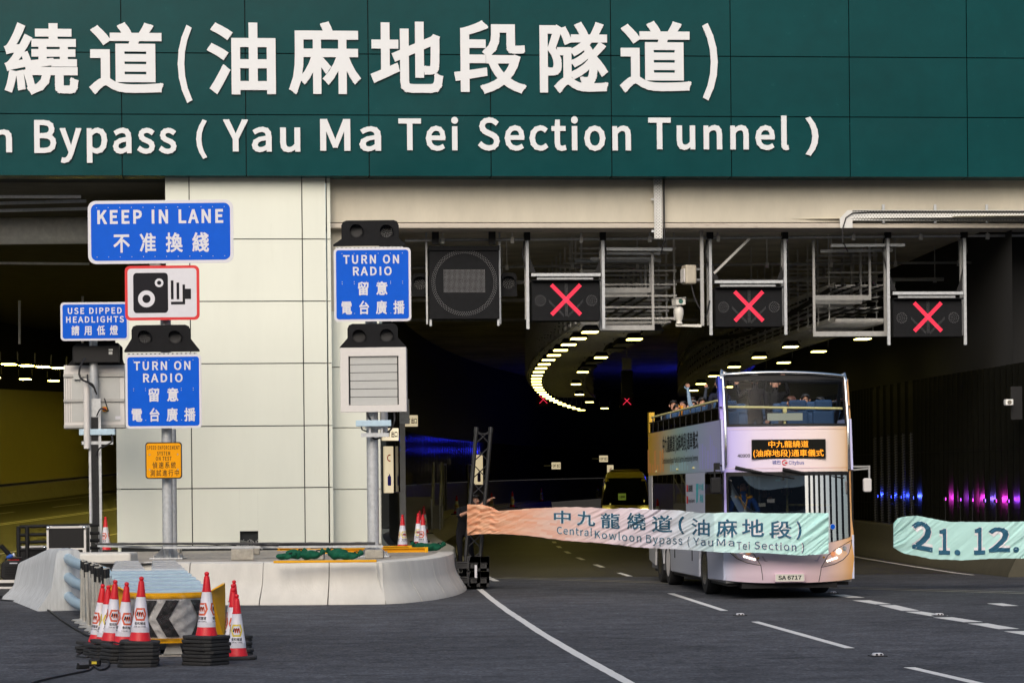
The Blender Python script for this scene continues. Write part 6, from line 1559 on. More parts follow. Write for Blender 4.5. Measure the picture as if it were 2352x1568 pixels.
# livery graphics on the near side
xs_ = -1.2425
def sd(y, z, d): return (xs_, y, z)
def side_text(s, yr, yf, z0, z1, wt, m, par):
    mb = MB(); mb.text(s, -yr, -yf, z0, z1, 0, wt, fn=lambda x, z, d: (xs_ - .001, -x, z)); mb.build('lettering', m, par)
INKS = mat('livery_ink', (.012, .018, .022), .5, spec=.15)
lf = [c for c in BUS.children if c.name.startswith('upper_side_panel')][0]
side_text('中九龍繞道(油麻地段)通車儀式', 8.75, 3.35, 2.83, 3.24, .018, INKS, lf)
side_text('Central Kowloon Bypass (Yau Ma Tei Section) Commissioning Ceremony', 8.8, 3.4, 2.60, 2.77, .008, INKS, lf)
SKY1 = mat('livery_lavender_tower', (.40, .40, .74), .4); SKY2 = mat('livery_orange_tower', (.74, .34, .10), .4); SKY3 = mat('livery_mint_tower', (.36, .56, .60), .4)
random.seed(3)
for m_, y0, y1, zmax in ((SKY1, .9, 3.2, 3.10), (SKY3, 4.8, 7.4, 2.70), (SKY2, 8.6, 11.2, 3.0)):
    mb = MB(); y = y0
    while y < y1:
        wd = random.uniform(.12, .32); hh = random.uniform(2.55, zmax)
        mb.quad((xs_, y, 2.46), (xs_, y + wd, 2.46), (xs_, y + wd, hh), (xs_, y, hh)); y += wd + random.uniform(.03, .2)
    mb.build('skyline_print', m_, lf)
def side_block(y0, y1, z0, z1, m_, nm='logo_block', par=lf):
    mb = MB(); mb.quad((xs_, y0, z0), (xs_, y1, z0), (xs_, y1, z1), (xs_, y0, z1)); mb.build(nm, m_, par)
ls_ = [c for c in BUS.children if c.name.startswith('lower_side_panel')][0]
side_block(4.86, 5.08, 2.02, 2.16, SIGNR, par=ls_); side_block(4.86, 5.08, 1.78, 1.93, SIGNR, par=ls_)
TEAL = mat('logo_teal', (.03, .40, .46), .4)
mb = MB(); mb.add([(xs_, 3.7, 2.18), (xs_, 3.35, 2.18), (xs_, 3.42, 2.0), (xs_, 3.5, 1.82), (xs_, 3.7, 1.78)], [[0, 1, 2, 3, 4]]); mb.build('logo_block', TEAL, ls_)
side_text('路政署', 4.78, 4.2, 2.02, 2.16, .02, INKS, ls_); side_text('Highways Department', 4.8, 3.9, 1.78, 1.88, .012, INKS, ls_)
side_text('中九龍', 3.25, 2.7, 2.04, 2.18, .02, TEAL, ls_); side_text('幹線', 3.2, 2.75, 1.80, 1.98, .02, TEAL, ls_)
for y, z in ((4.0, 2.50), (6.4, 2.49), (9.8, 2.48)):
    mb = MB(); mb.T = Matrix.Translation((-1.245, y, z)) @ Matrix.Rotation(R(-90), 4, 'Y'); mb.lathe([(.03, 0), (.02, .02), (.005, .03)], n=8); mb.build('side_marker', POLE, BUS)
mb = MB(); yz(mb, [(3.05, 1.15), (3.3, 1.15), (3.3, 1.50), (3.05, 1.50)], -1.243, -1.241); mb.build('side_recess', BLACK, BUS)
for y in (4.3, 6.9): 
    mb = MB(); yz(mb, [(y, .62), (y + .12, .62), (y + .12, .98), (y, .98)], -1.2435, -1.2405); mb.build('side_recess', BLACK, BUS)
# front details
def fdisc(mb, x, z, r, off=.01, n=18, r0=0):
    v = [(x, FY(x, z) - off, z)] + [(x + r * math.cos(2 * math.pi * k / n), FY(x + r * math.cos(2 * math.pi * k / n), z + r * math.sin(2 * math.pi * k / n)) - off, z + r * math.sin(2 * math.pi * k / n)) for k in range(n)]
    mb.add(v, [[0, 1 + k, 1 + (k + 1) % n] for k in range(n)])
def fpoly(mb, pts, off=.006):
    mb.add([(x, FY(x, z) - off, z) for x, z in pts], [list(range(len(pts)))])
def fline(mb, pts, r=.006):
    P = []
    for a, b in zip(pts, pts[1:]):
        for k in range(6): P.append(lerp2(a, b, k / 6))
    P.append(pts[-1]); mb.tube([(x, FY(x, z) - .002, z) for x, z in P], r, 5)
HLG = mat('headlamp_bezel', (.62, .45, .42), .2, coat=.5); HON = mat('headlamp_lit', (1, .95, .8), .2, emit=(1, .93, .75), es=4.0); HAM = mat('indicator_lens', (.75, .30, .14), .15, emit=(1, .35, .12), es=.25); HCL = mat('clear_lens', (.55, .55, .55), .1, metal=.6)
for s in (-1, 1):
    t_ = lambda x, z: (s * x, z + (.005 if s > 0 else .05))
    mb = MB(); P = [t_(*k) for k in ((.66, .72), (.80, .85), (1.0, .98), (1.16, 1.02), (1.13, .84), (1.0, .72), (.82, .64), (.58, .60))]
    mb.add([(x, FY(x, z) - .006, z) for x, z in (P if s < 0 else P[::-1])], [list(range(8))]); hl = mb.build('headlight', HLG, BUS)
    mb = MB(); fdisc(mb, *t_(.92, .874), .048, .014); mb.build('lit_lamp', HON, hl)
    mb = MB(); fdisc(mb, *t_(.80, .825), .046, .014); mb.build('indicator', HAM, hl)
    mb = MB(); fdisc(mb, *t_(1.035, .925), .045, .014); mb.build('clear_lamp', HCL, hl)
    mb = MB()
    for k in range(5): fdisc(mb, *t_(.69 + .045 * k, .695 + .014 * k), .018, .012, 10)
    mb.build('daytime_leds', HON, hl)
    mb = MB(); fline(mb, [t_(*k) for k in ((1.20, 1.08), (1.17, .95), (1.12, .82), (1.0, .71), (.82, .63), (.57, .58), (.53, .31))]); fline(mb, [t_(*k) for k in ((.57, .58), (.70, .80), (.84, .90), (1.2, 1.08))]); mb.build('panel_seam', BLACK, BUS)
    mb = MB(); fdisc(mb, s * .62, .77, .02, .006, 12); mb.build('amber_marker', YELP, BUS)
mb = MB(); fpoly(mb, [(-.56, .80), (-.50, .70), (.50, .70), (.56, .80), (.53, .805), (.48, .72), (-.48, .72), (-.53, .805)], .004); mb.build('grille_recess', mat('livery_recess', (.52, .36, .45), .35), BUS)
a = L6(1352, 1747); b = L6(1587, 1812)
mb = MB(); mb.rrect(a[0], b[0], b[1], a[1], .02, -.035, .02); mb.build('plate_surround', BODYB, BUS, bev=.004)
mb = MB(); mb.rrect(a[0] + .012, b[0] - .012, b[1] + .012, a[1] - .012, .012, -.039, -.036); pl_ = mb.build('number_plate', mat('plate_cream', (.66, .65, .58), .4), BUS)
mb = MB(); mb.text('SA 6717', a[0] + .06, b[0] - .06, b[1] + .04, a[1] - .035, -.041, .030); mb.build('lettering', INK, pl_)
a = L6(1190, 697); b = L6(1778, 848)
mb = MB(); mb.box(a[0], b[0], FY(0, 2.8) - .012, FY(0, 2.8) + .02, b[1], a[1]); ds = mb.build('destination_display', mat('display_black', (.012, .012, .010), .15), BUS)
yd = FY(0, 2.8) - .014; 
mb = MB(); mb.text('中九龍繞道', -.39, .37, 2.825, 2.955, yd, .010); mb.text('(油麻地段)通車儀式', -.675, .655, 2.64, 2.79, yd, .010); mb.build('lettering', AMBL, ds)
def ftext(s, x0, x1, z0, z1, wt, m_, par=BUS):
    mb = MB(); mb.text(s, x0, x1, z0, z1, 0, wt, fn=lambda x, z, d: (x, FY(x, z) - .006, z)); mb.build('lettering', m_, par)
upf = [c for c in BUS.children if c.name.startswith('upper_front_panel')][0]
LOGB = mat('brand_blue', (.07, .09, .36), .4)
a = L6(1085, 835); b = L6(1180, 808); ftext('40900', a[0], b[0], a[1], b[1], .018, INKS, upf)
a = L6(1352, 892); b = L6(1420, 860); ftext('城巴', a[0], b[0], a[1], b[1], .012, LOGB, upf)
a = L6(1482, 900); b = L6(1604, 864); ftext('Citybus', a[0], b[0], a[1], b[1], .014, LOGB, upf)
c_ = L6(1450, 879); mb = MB(); fdisc(mb, c_[0], c_[1], .054, .006, 24); lg = mb.build('logo_disc', mat('brand_red', (.66, .01, .03), .4), upf)
mb = MB(); mb.add([(c_[0] + x, FY(0, 2.55) - .010, c_[1] + z) for x, z in ((-.05, -.005), (-.01, .03), (.052, .032), (.052, .012), (.01, .012), (-.008, -.004), (.01, -.022), (.052, -.022), (.052, -.04), (-.0, -.036))], [list(range(10))]); mb.build('logo_arrow', WHITE, lg)
# wipers
for (x0, z0), (x1, z1), (x2, z2) in (((-1.0, 2.46), (-.52, 2.36), (.09, 2.25)), ((-.13, 2.42), (.34, 2.33), (1.06, 2.25))):
    mb = MB(); mb.lathe([(.045, -.05), (.045, .05)], n=8) if False else mb.tube([(x0, FY(x0, z0) - .03, z0), (x1, FY(x1, z1) - .06, z1)], [.035, .02], 8); mb.tube([(x1 - .2, FY(x1, z1) - .055, z1 + .03), (x2, FY(x2, z2) - .045, z2)], .014, 6); mb.build('wiper', BLACK, BUS)
mb = MB(); mb.bar((-.1, FY(0, 2.35) - .04, 2.38), (-.12, FY(0, 2.3) - .03, 2.22), .03); mb.build('wiper_link', BLACK, BUS)
# mirrors
mb = MB(); mb.box(-1.50, -1.30, -.02, .10, 1.98, 2.28); ml = mb.build('mirror', BLACK, BUS, bev=.03, seg=3)
mb = MB(); mb.tube([(-1.25, .32, 2.50), (-1.42, .06, 2.53), (-1.42, .05, 2.28)], .02, 8); mb.box(-1.42, -1.32, .05, .12, 2.42, 2.55); mb.build('mirror_arm', BLACK, ml)
mb = MB(); mb.rrect(1.40, 1.555, 1.98, 2.24, .04, .1, .2); mr_ = mb.build('mirror', ALU, BUS, bev=.02, seg=3)
mb = MB(); mb.bar((1.25, .35, 2.46), (1.53, .14, 2.46), .03); mb.bar((1.25, .35, 2.40), (1.53, .14, 2.42), .03); mb.bar((1.515, .14, 2.47), (1.515, .14, 2.24), .03); mb.build('mirror_arm', STEEL, mr_)
# blue sticker in the windscreen, phone holder, papers
for cx, cy, r_, m_, nm in ((1825, 1385, .055, SIGNW, 'round_sticker'), (1825, 1385, .048, BLUE, 'round_sticker')):
    a = L6(cx, cy); mb = MB(); fdisc(mb, a[0], a[1], r_, .018 + (.004 if m_ == BLUE else 0)); mb.build(nm, m_, BUS)
for cx0, cy0, cx1, cy1, m_ in ((1320, 1163, 1380, 1192, SIGNW), (1388, 1010, 1428, 1024, TEAL), (1255, 1195, 1307, 1222, LOUV)):
    a = L6(cx0, cy1); b = L6(cx1, cy0); mb = MB(); mb.box(a[0], b[0], .30, .31, a[1], b[1]); mb.build('paper_card', m_, BUS)
# inside
mb = MB(); mb.box(-1.19, 1.19, .5, 11.2, 2.34, 2.395); mb.build('upper_deck_floor', INT, BUS)
mb = MB(); mb.box(-1.19, 1.19, .3, 11.2, .30, .55); mb.box(-1.19, 1.19, 11.2, 11.28, .5, 3.6); mb.build('lower_deck_floor', INT, BUS)
mb = MB(); mb.box(-1.15, 1.15, .25, .75, .9, 1.12); mb.build('dashboard', BLACK, BUS, bev=.03)
mb = MB(); mb.T = Matrix.Translation((-.72, .85, 1.28)) @ Matrix.Rotation(R(-40), 4, 'X'); mb.tube([(.24 * math.cos(2 * math.pi * k / 24), .24 * math.sin(2 * math.pi * k / 24), 0) for k in range(25)], .017, 6); mb.build('steering_wheel', BLACK, BUS)
mb = MB()
for x, y in ((-.55, 1.4), (.22, 1.6), (.95, 2.2)): mb.tube([(x, y, .55), (x, y, 2.34)], .022, 8)
mb.tube([(.22, 1.6, 1.75), (1.1, 1.7, 1.73)], .02, 8); mb.tube([(.22, 1.6, 1.3), (1.1, 1.7, 1.28)], .02, 8)
mb.build('grab_pole', POLE, BUS, smooth=True)
mb = MB(); mb.tube([(-1.08, .55, 3.605), (1.1, .55, 3.56)], .024, 8); mb.tube([(.0, .55, 3.585), (.0, .55, 3.24)], .026, 8); mb.bar((0, .55, 3.57), (0, .55, 3.5), .07); mb.build('front_handrail', POLE, BUS, smooth=True)
mb = MB(); mb.box(-.34, .33, .50, .512, 3.34, 3.48); mb.build('notice_board', mat('dull_board', (.30, .33, .28), .5), BUS)
def seat(x, y, lab=None):
    mb = MB(); mb.box(x - .21, x + .21, y, y + .40, 2.75, 2.87); s_ = mb.build('seat', SEATB, BUS, bev=.04, seg=3)
    mb = MB(); mb.box(x - .21, x + .21, y + .40, y + .50, 2.85, 3.55); mb.box(x - .17, x + .17, y + .38, y + .48, 3.56, 3.76); mb.build('seat_back', SEATB, s_, bev=.04, seg=3)
    mb = MB(); mb.box(x - .05, x + .05, y + .1, y + .3, 2.39, 2.75); mb.build('seat_leg', STEEL, s_)
for y in (1.05, 1.95, 2.85, 4.3, 5.2, 6.1, 7.0, 7.9, 8.8):
    for x in (-.93, -.46, .42, .92):
        if (y, x) in ((1.05, -.46), (1.95, -.46)): continue
        seat(x, y)
mb = MB()
for y in (5.0, 6.4, 7.6): mb.tube([(-.95, y, 3.1), (-.98, y, 3.62), (-.85, y, 3.75), (-.5, y, 3.75)], .022, 8)
mb.build('cream_grab_rail', POLE, BUS, smooth=True)
mb = MB(); mb.tube([(-1.12, .75, 4.16), (-1.2, 1.75, 3.2)], .04, 8); mb.tube([(1.12, .75, 4.1), (1.2, 1.75, 3.2)], .04, 8); mb.tube([(-1.15, .72, 4.12), (1.15, .72, 4.06)], .03, 8); mb.build('screen_stay', BLACK, BUS, smooth=True)
mb = MB(); mb.box(-1.15, 1.15, .38, 10.9, .24, .34); mb.box(-.9, .9, .2, .5, .20, .32); mb.build('chassis', BLACK, BUS)

# ================================================================== YELLOW LIT MINIBUS BEHIND
MP = V(1436, 1080, 107.0); MB0 = thing('minibus', 'cream minibus lit yellow following behind the bus with a card in its windscreen', 'minibus', (MP.x, 107.0, ZG(107)), R(-2))
MBP = mat('minibus_lamplit', (.75, .62, .10), .25, coat=.6)  # cream paint tinted with the yellow of the tunnel lamps
def mfr(z): return pw([(.3, .05), (.55, 0), (1.05, .06), (1.25, .14), (2.15, .62), (2.45, .95), (2.62, 1.5)], z)
def mw(z): return pw([(.3, .97), (.7, 1.03), (1.2, 1.02), (1.8, .96), (2.2, .90), (2.5, .78), (2.62, .45)], z)
def msk(u, v):
    z = lerp(.3, 2.62, v); a = u * 2 - 1; w_ = mw(z)
    if abs(a) < .5: x = a / .5 * w_ * .93; y = mfr(z) + .10 * (abs(a) / .5) ** 4
    else: s = 1 if a > 0 else -1; k = (abs(a) - .5) / .5; x = s * (w_ * lerp(.93, 1, min(1, k * 4))); y = mfr(z) + .10 + (k ** 1.3) * (6.2 - mfr(z))
    return (x, y, z)
mb = MB(); mb.grid(msk, 48, 24); mb.box(-.6, .6, 1.2, 6, 2.58, 2.62); mb.build('minibus_body', MBP, MB0, smooth=True)
mb = MB()
def mws(u, v):
    z = lerp(1.14, 2.26, v); x = lerp(-1, 1, u) * mw(z) * (.94 - .04 * v); return (x, mfr(z) + .10 * (abs(lerp(-1, 1, u))) ** 4 - .012, z)
mb.grid(mws, 20, 8); mb.build('windscreen', mat('dark_glass', (.006, .007, .007), .05), MB0, smooth=True)
mb = MB(); mb.box(-.30, .02, .30, .31, 1.35, 1.62); cd_ = mb.build('route_card', mat('green_yellow_card', (.45, .60, .08), .5, emit=(.5, .7, .1), es=.12), MB0)
cd_.location = (0, -.13, 0)
mb = MB(); mb.text('C1 嘉賓專車', -.27, -.01, 1.42, 1.54, .298, .02); mb.build('lettering', INK, cd_)
for s in (-1, 1):
    mb = MB(); mb.rrect(s * .78 - .16, s * .78 + .16, .75, .98, .05, -.005, .2); mb.build('headlight', HON, MB0)
    mb = MB(); mb.box(s * 1.14 - .07, s * 1.14 + .07, .35, .45, 1.45, 1.75); m_ = mb.build('mirror', BLACK, MB0, bev=.03); mb = MB(); mb.bar((s * 1.0, .45, 1.5), (s * 1.1, .42, 1.6), .03); mb.build('mirror_arm', BLACK, m_)
    for y in (1.1, 4.8):
        mb = MB(); mb.T = Matrix.Translation((s * .86, y, .34)) @ Matrix.Rotation(R(90), 4, 'Y'); mb.lathe([(.18, -.1), (.32, -.1), (.34, 0), (.32, .1), (.18, .1)], n=24); mb.build('wheel', TYRE, MB0, auto=30)
mb = MB(); mb.tube([(-.45, mfr(1.2) - .02, 1.24), (.3, mfr(1.4) - .03, 1.34)], .015, 6); mb.build('wiper', BLACK, MB0)
mb = MB(); mb.box(-.9, .9, .3, 6, .2, .4); mb.build('chassis', BLACK, MB0)

# ================================================================== TRUSS TOWER, WEIGHTS, BANNERS
TY = 55.4
a = V(1081, 1332, TY); tp = V(1111, 983, TY + .3)
t = thing('truss_tower', 'black ladder truss tower leaning slightly beside the island end', 'truss', (a.x, TY, .08))
ht = tp.z - .08; W2 = .155; lean = tp.x - a.x
sh = lambda x, z: (x + lean * z / ht, .3 * z / ht, z)
TRB = mat('truss_black', (.022, .022, .023), .4, metal=.3, var=.2)
for s in (-1, 1):
    for yy in (0, .28):
        mb = MB(); mb.tube([tuple(Vector(sh(s * W2, z)) + Vector((0, yy, 0))) for z in (0, ht)], .04, 12); mb.tube([tuple(Vector(sh(s * W2, z)) + Vector((0, yy, 0))) for z in (ht - .10, ht + .02)], .05, 12); mb.build('chord_tube', TRB, t, smooth=True)
mb = MB(); n = 9
for k in range(n):
    z0, z1 = ht * (k + .1) / n, ht * (k + .92) / n
    for yy in (0, .28):
        mb.tube([tuple(Vector(sh(-W2, z0)) + Vector((0, yy, 0))), tuple(Vector(sh(W2, z1)) + Vector((0, yy, 0)))], .012, 6); mb.tube([tuple(Vector(sh(W2, z0)) + Vector((0, yy, 0))), tuple(Vector(sh(-W2, z1)) + Vector((0, yy, 0)))], .012, 6)
mb.tube([sh(-W2, ht - .12), sh(W2, ht - .12)], .014, 6); mb.build('lattice', TRB, t)
mb = MB(); mb.box(-.45, .35, .05, 1.1, -.08, .24); mb.build('base_frame', TRB, t, bev=.02)
WB = mat('weight_black', (.022, .022, .024), .6, var=.3, scale=8)
def weight(vx0, vx1, vyt, vyb, Y, lab):
    c, W, Hh = rect(vx0, vyt, vx1, vyb, Y); t = thing('ballast_block', lab, 'ballast block', (c.x, Y, c.z - Hh / 2), 0, 'ballast blocks under the truss')
    mb = MB(); q_ = W / 2
    mb.prism([(-q_, 0), (-.12, 0), (-.12, .05), (.12, .05), (.12, 0), (q_, 0), (q_, Hh), (.13, Hh), (.13, Hh - .10), (-.13, Hh - .10), (-.13, Hh), (-q_, Hh)], 0, .5); mb.build('block_body', WB, t, bev=.015)
    mb = MB(); mb.box(-q_ + .05, q_ - .05, -.004, -.001, Hh * .36, Hh * .42); mb.box(-.1, .1, -.02, -.001, Hh * .55, Hh * .62); mb.build('grip_bar', BLACK, t)
z0 = 1346
for r_ in range(2):
    for j, (x0, x1) in enumerate(((1045, 1078), (1079, 1097), (1098, 1119))):
        weight(x0, x1, 1346 - 34 * (r_ + 1) + 1, 1346 - 34 * r_ - 1, 54.9 + .02 * j, ('lower' if r_ == 0 else 'upper') + (' left', ' middle', ' right')[j] + ' black ballast block under the truss tower')
p = V(1093, 1312, 54.8); t = MB(); t.box(-.025, .025, -.02, 0, -.13, .14); o = t.build('white_strip', SIGNW); o.location = p; tag(o, 'short white strip standing against the ballast blocks', 'strip')

BAN = mat('banner_cloth', (.6, .6, .6), .75)
n, l = BAN.node_tree.nodes, BAN.node_tree.links
tc = n.new('ShaderNodeTexCoord'); sp = n.new('ShaderNodeSeparateXYZ'); l.new(tc.outputs['UV'], sp.inputs[0])
rp = n.new('ShaderNodeValToRGB'); l.new(sp.outputs[0], rp.inputs[0]); e = rp.color_ramp.elements
e[0].position, e[0].color = 0, (.92, .52, .31, 1); e[1].position, e[1].color = 1, (.51, .84, .80, 1)
for p_, c_ in ((.13, (.88, .54, .38)), (.24, (.85, .62, .54)), (.36, (.90, .71, .72)), (.50, (.86, .76, .84)), (.60, (.74, .80, .86)), (.70, (.60, .84, .84)), (.85, (.54, .84, .81))): k = e.new(p_); k.color = (*c_, 1)
vo = n.new('ShaderNodeTexBrick'); mp = n.new('ShaderNodeMapping'); mp.inputs['Scale'].default_value = (14, 3.2, 1); mp.inputs['Rotation'].default_value = (0, 0, .12); l.new(tc.outputs['UV'], mp.inputs[0]); l.new(mp.outputs[0], vo.inputs[0])
vo.inputs['Color1'].default_value = (0, 0, 0, 1); vo.inputs['Color2'].default_value = (1, 1, 1, 1); vo.inputs['Mortar Size'].default_value = 0; vo.inputs['Scale'].default_value = 1
lm = n.new('ShaderNodeMapRange'); lm.inputs[1].default_value = .12; lm.inputs[2].default_value = .40; lm.inputs[3].default_value = .75; lm.inputs[4].default_value = 0; l.new(sp.outputs[0], lm.inputs[0])
mu = n.new('ShaderNodeMath'); mu.operation = 'MULTIPLY'; l.new(lm.outputs[0], mu.inputs[0]); l.new(vo.outputs[0], mu.inputs[1])
mx = n.new('ShaderNodeMix'); mx.data_type = 'RGBA'; l.new(mu.outputs[0], mx.inputs[0]); l.new(rp.outputs[0], mx.inputs[6]); mx.inputs[7].default_value = (.82, .30, .15, 1)
l.new(mx.outputs[2], n['Principled BSDF'].inputs['Base Color'])
tr_ = n.new('ShaderNodeBsdfTranslucent'); l.new(mx.outputs[2], tr_.inputs[0]); ms_ = n.new('ShaderNodeMixShader'); ms_.inputs[0].default_value = .08
l.new(n['Principled BSDF'].outputs[0], ms_.inputs[1]); l.new(tr_.outputs[0], ms_.inputs[2]); l.new(ms_.outputs[0], n['Material Output'].inputs[0])
from mathutils import noise as mno
def banner(name, lab, X0, X1, top, bot, dep, fold, bunch=None):
    def S(u, v, off=0.0):
        x = lerp(X0, X1, u); y = lerp(pw(bot, x), pw(top, x), v)
        e_ = 4.0 * v * (1 - v)
        m_ = x * .9 + (1 - v) * fold
        rid = lambda f, g, o: 1 - 2 * abs(mno.noise(Vector((m_ * f, x * g + o, v * .8 + o))))
        w_ = .050 * rid(.040, .006, 3) + .034 * rid(.095, .012, 11) + .018 * rid(.24, .02, 7) - .05
        amp = (.55 + .45 * math.sin(x * .013 + 1)) * (1.25 if bunch and x < bunch else 1.0)
        if bunch and x < bunch:
            w_ += .03 * math.sin(v * 26 + math.sin(x * .2) * 1.2) * min(1, (bunch - x) / 30)
        yy = y + .8 * math.sin(x * .035 + v) * (1 - e_ * .5) + 1.1 * mno.noise(Vector((x * .06, v * 2, 5)))
        return V(x, yy, pw(dep, x) + w_ * amp * 1.1 - off)
    nu, nv = int((X1 - X0) / 2.0), 44
    mb = MB(); mb.grid(lambda u, v: S(u, v), nu, nv)
    uv = [(i / nu, j / nv) for j in range(nv + 1) for i in range(nu + 1)]
    t = thing(name, lab, 'banner', V((X0 + X1) / 2, pw(bot, (X0 + X1) / 2), pw(dep, (X0 + X1) / 2)))
    mb.T = None
    o_ = mb.build('banner_fabric', BAN, None, smooth=True, uv=uv); o_.data.transform(Matrix.Translation(-t.location)); o_.parent = t
    def txt(s, x0, x1, v0, v1, wt, halo):
        for m_, w_, of_, nm in ((HALO, wt + halo, .010, 'lettering_halo'), (BINK, wt, .016, 'lettering')):
            q_ = MB(); k = halo * .0
            q_.text(s, (x0 - X0) / (X1 - X0), (x1 - X0) / (X1 - X0), v0, v1, 0, w_, sp=1.06, cut=.012 if X1 - X0 > 600 else .02, fn=lambda x, z, d: S(x, z, of_))
            b_ = q_.build(nm, m_, None); b_.data.transform(Matrix.Translation(-t.location)); b_.parent = t
    return t, S, txt
BINK = mat('banner_ink_blue', (.018, .11, .19), .8)
HALO = mat('banner_halo', (.80, .80, .83), .8)
DEP = [(1072, 55.15), (1150, 54.2), (1640, 48.15), (1690, 48.05), (1900, 48.1)]
t, S, txt = banner('cloth_banner', 'torn pastel cloth banner stretched from the truss across the bus front', 1073, 1903,
    [(1072, 1157), (1105, 1157), (1128, 1163), (1145, 1173), (1180, 1171), (1235, 1166), (1295, 1163), (1340, 1165), (1400, 1168), (1450, 1165), (1500, 1170), (1560, 1172), (1610, 1177), (1680, 1176), (1750, 1178), (1830, 1177), (1897, 1178)],
    [(1072, 1229), (1110, 1224), (1152, 1225), (1200, 1229), (1230, 1232), (1300, 1240), (1380, 1247), (1450, 1254), (1520, 1259), (1600, 1264), (1680, 1268), (1760, 1270), (1840, 1274), (1908, 1271)], DEP, 120, bunch=1150)
for s, x0, x1, v0, v1 in (('中', 1272, 1311, .50, .90), ('九', 1325, 1367, .46, .90), ('龍', 1380, 1424, .44, .88), ('繞', 1440, 1483, .44, .88), ('道', 1497, 1544, .42, .86), ('(', 1558, 1572, .40, .86), ('油', 1588, 1630, .40, .84), ('麻', 1645, 1694, .38, .84), ('地', 1704, 1755, .40, .84), ('段', 1767, 1818, .38, .82), (')', 1829, 1841, .36, .82)):
    txt(s, x0, x1, v0, v1, .014, .045)
for s, x0, x1, v0, v1 in (('Central', 1279, 1360, .18, .42), ('Kowloon', 1366, 1473, .13, .36), ('Bypass (', 1484, 1584, .06, .36), ('Yau', 1592, 1638, .14, .34), ('Ma', 1646, 1687, .16, .34), ('Tei', 1692, 1722, .08, .28), ('Section )', 1733, 1847, .05, .30)):
    txt(s, x0, x1, v0, v1, .004, .035)
t2, S2, txt2 = banner('cloth_banner', 'mint cloth banner piece reading 21.12. at the right edge', 2052, 2600,
    [(2050, 1204), (2062, 1190), (2081, 1186), (2107, 1184), (2181, 1197), (2267, 1199), (2352, 1196), (2600, 1198)],
    [(2050, 1255), (2064, 1264), (2078, 1271), (2136, 1283), (2210, 1285), (2352, 1281), (2600, 1284)], [(2050, 52.0), (2600, 52.6)], 90)
MINT = BAN.copy(); MINT.name = 'banner_cloth_mint'
for nd in MINT.node_tree.nodes:
    if nd.type == 'VALTORGB':
        for el in nd.color_ramp.elements: el.color = (.52, .84, .80, 1)
    if nd.type == 'MAP_RANGE': nd.inputs[3].default_value = 0
for c_ in t2.children: c_.data.materials[0] = MINT
for s, x0, x1, v0, v1 in (('2', 2094, 2142, .17, .88), ('1', 2156, 2182, .13, .80), ('.', 2192, 2206, .12, .27), ('1', 2237, 2263, .13, .86), ('2', 2270, 2320, .18, .86), ('.', 2327, 2341, .16, .32)):
    txt2(s, x0, x1, v0, v1, .022, .05)
# ================================================================== PEOPLE
def skin_mesh(vs, es, rad, root=0, lv=1):
    me = bpy.data.meshes.new('skinned'); me.from_pydata([tuple(v) for v in vs], es, [])
    o = bpy.data.objects.new('skinned', me); C.objects.link(o)
    o.modifiers.new('s', 'SKIN')
    if not me.skin_vertices:
        bm = bmesh.new(); bm.from_mesh(me); bm.verts.layers.skin.verify(); bm.to_mesh(me); bm.free()
    for i, r_ in enumerate(rad):
        d = me.skin_vertices[0].data[i]; d.radius = (r_, r_) if not isinstance(r_, tuple) else r_; d.use_root = (i == root); 
    m = o.modifiers.new('u', 'SUBSURF'); m.levels = lv; m.render_levels = lv
    bpy.context.view_layer.update()
    out = bpy.data.meshes.new_from_object(o.evaluated_get(bpy.context.evaluated_depsgraph_get()))
    bpy.data.objects.remove(o); bpy.data.meshes.remove(me)
    V_ = [v.co.copy() for v in out.vertices]; F_ = [list(p.vertices) for p in out.polygons]; bpy.data.meshes.remove(out)
    return V_, F_
def digit(pts, rs):
    q = MB(); q.tube(pts, rs, 8); return [Vector(v) for v in q.v], q.f
_mc = {}
def cm(col, rough=.8):
    k = tuple(col)
    if k not in _mc: _mc[k] = mat('cloth_%d' % len(_mc), col, rough, spec=.08, var=.15, scale=25, bump=.15, bscale=60)
    return _mc[k]
BASE = dict(pel=(0, 0, .95), wst=(0, 0, 1.12), chs=(0, 0, 1.32), nck=(0, 0, 1.48), jaw=(0, -.02, 1.56), hd=(0, -.005, 1.645), top=(0, .01, 1.715),
            sL=(-.18, 0, 1.42), eL=(-.23, .03, 1.14), wL=(-.24, -.04, .90), sR=(.18, 0, 1.42), eR=(.23, .03, 1.14), wR=(.24, -.04, .90),
            hL=(-.09, 0, .90), kL=(-.10, -.01, .50), aL=(-.10, .03, .09), tL=(-.11, -.13, .04), hR=(.09, 0, .90), kR=(.10, -.01, .50), aR=(.10, .03, .09), tR=(.11, -.13, .04))
SEATED = dict(kL=(-.11, -.42, .92), aL=(-.11, -.40, .50), tL=(-.11, -.54, .45), kR=(.11, -.42, .92), aR=(.11, -.40, .50), tR=(.11, -.54, .45), eL=(-.25, -.02, 1.16), wL=(-.2, -.24, 1.02), eR=(.25, -.02, 1.16), wR=(.2, -.24, 1.02))
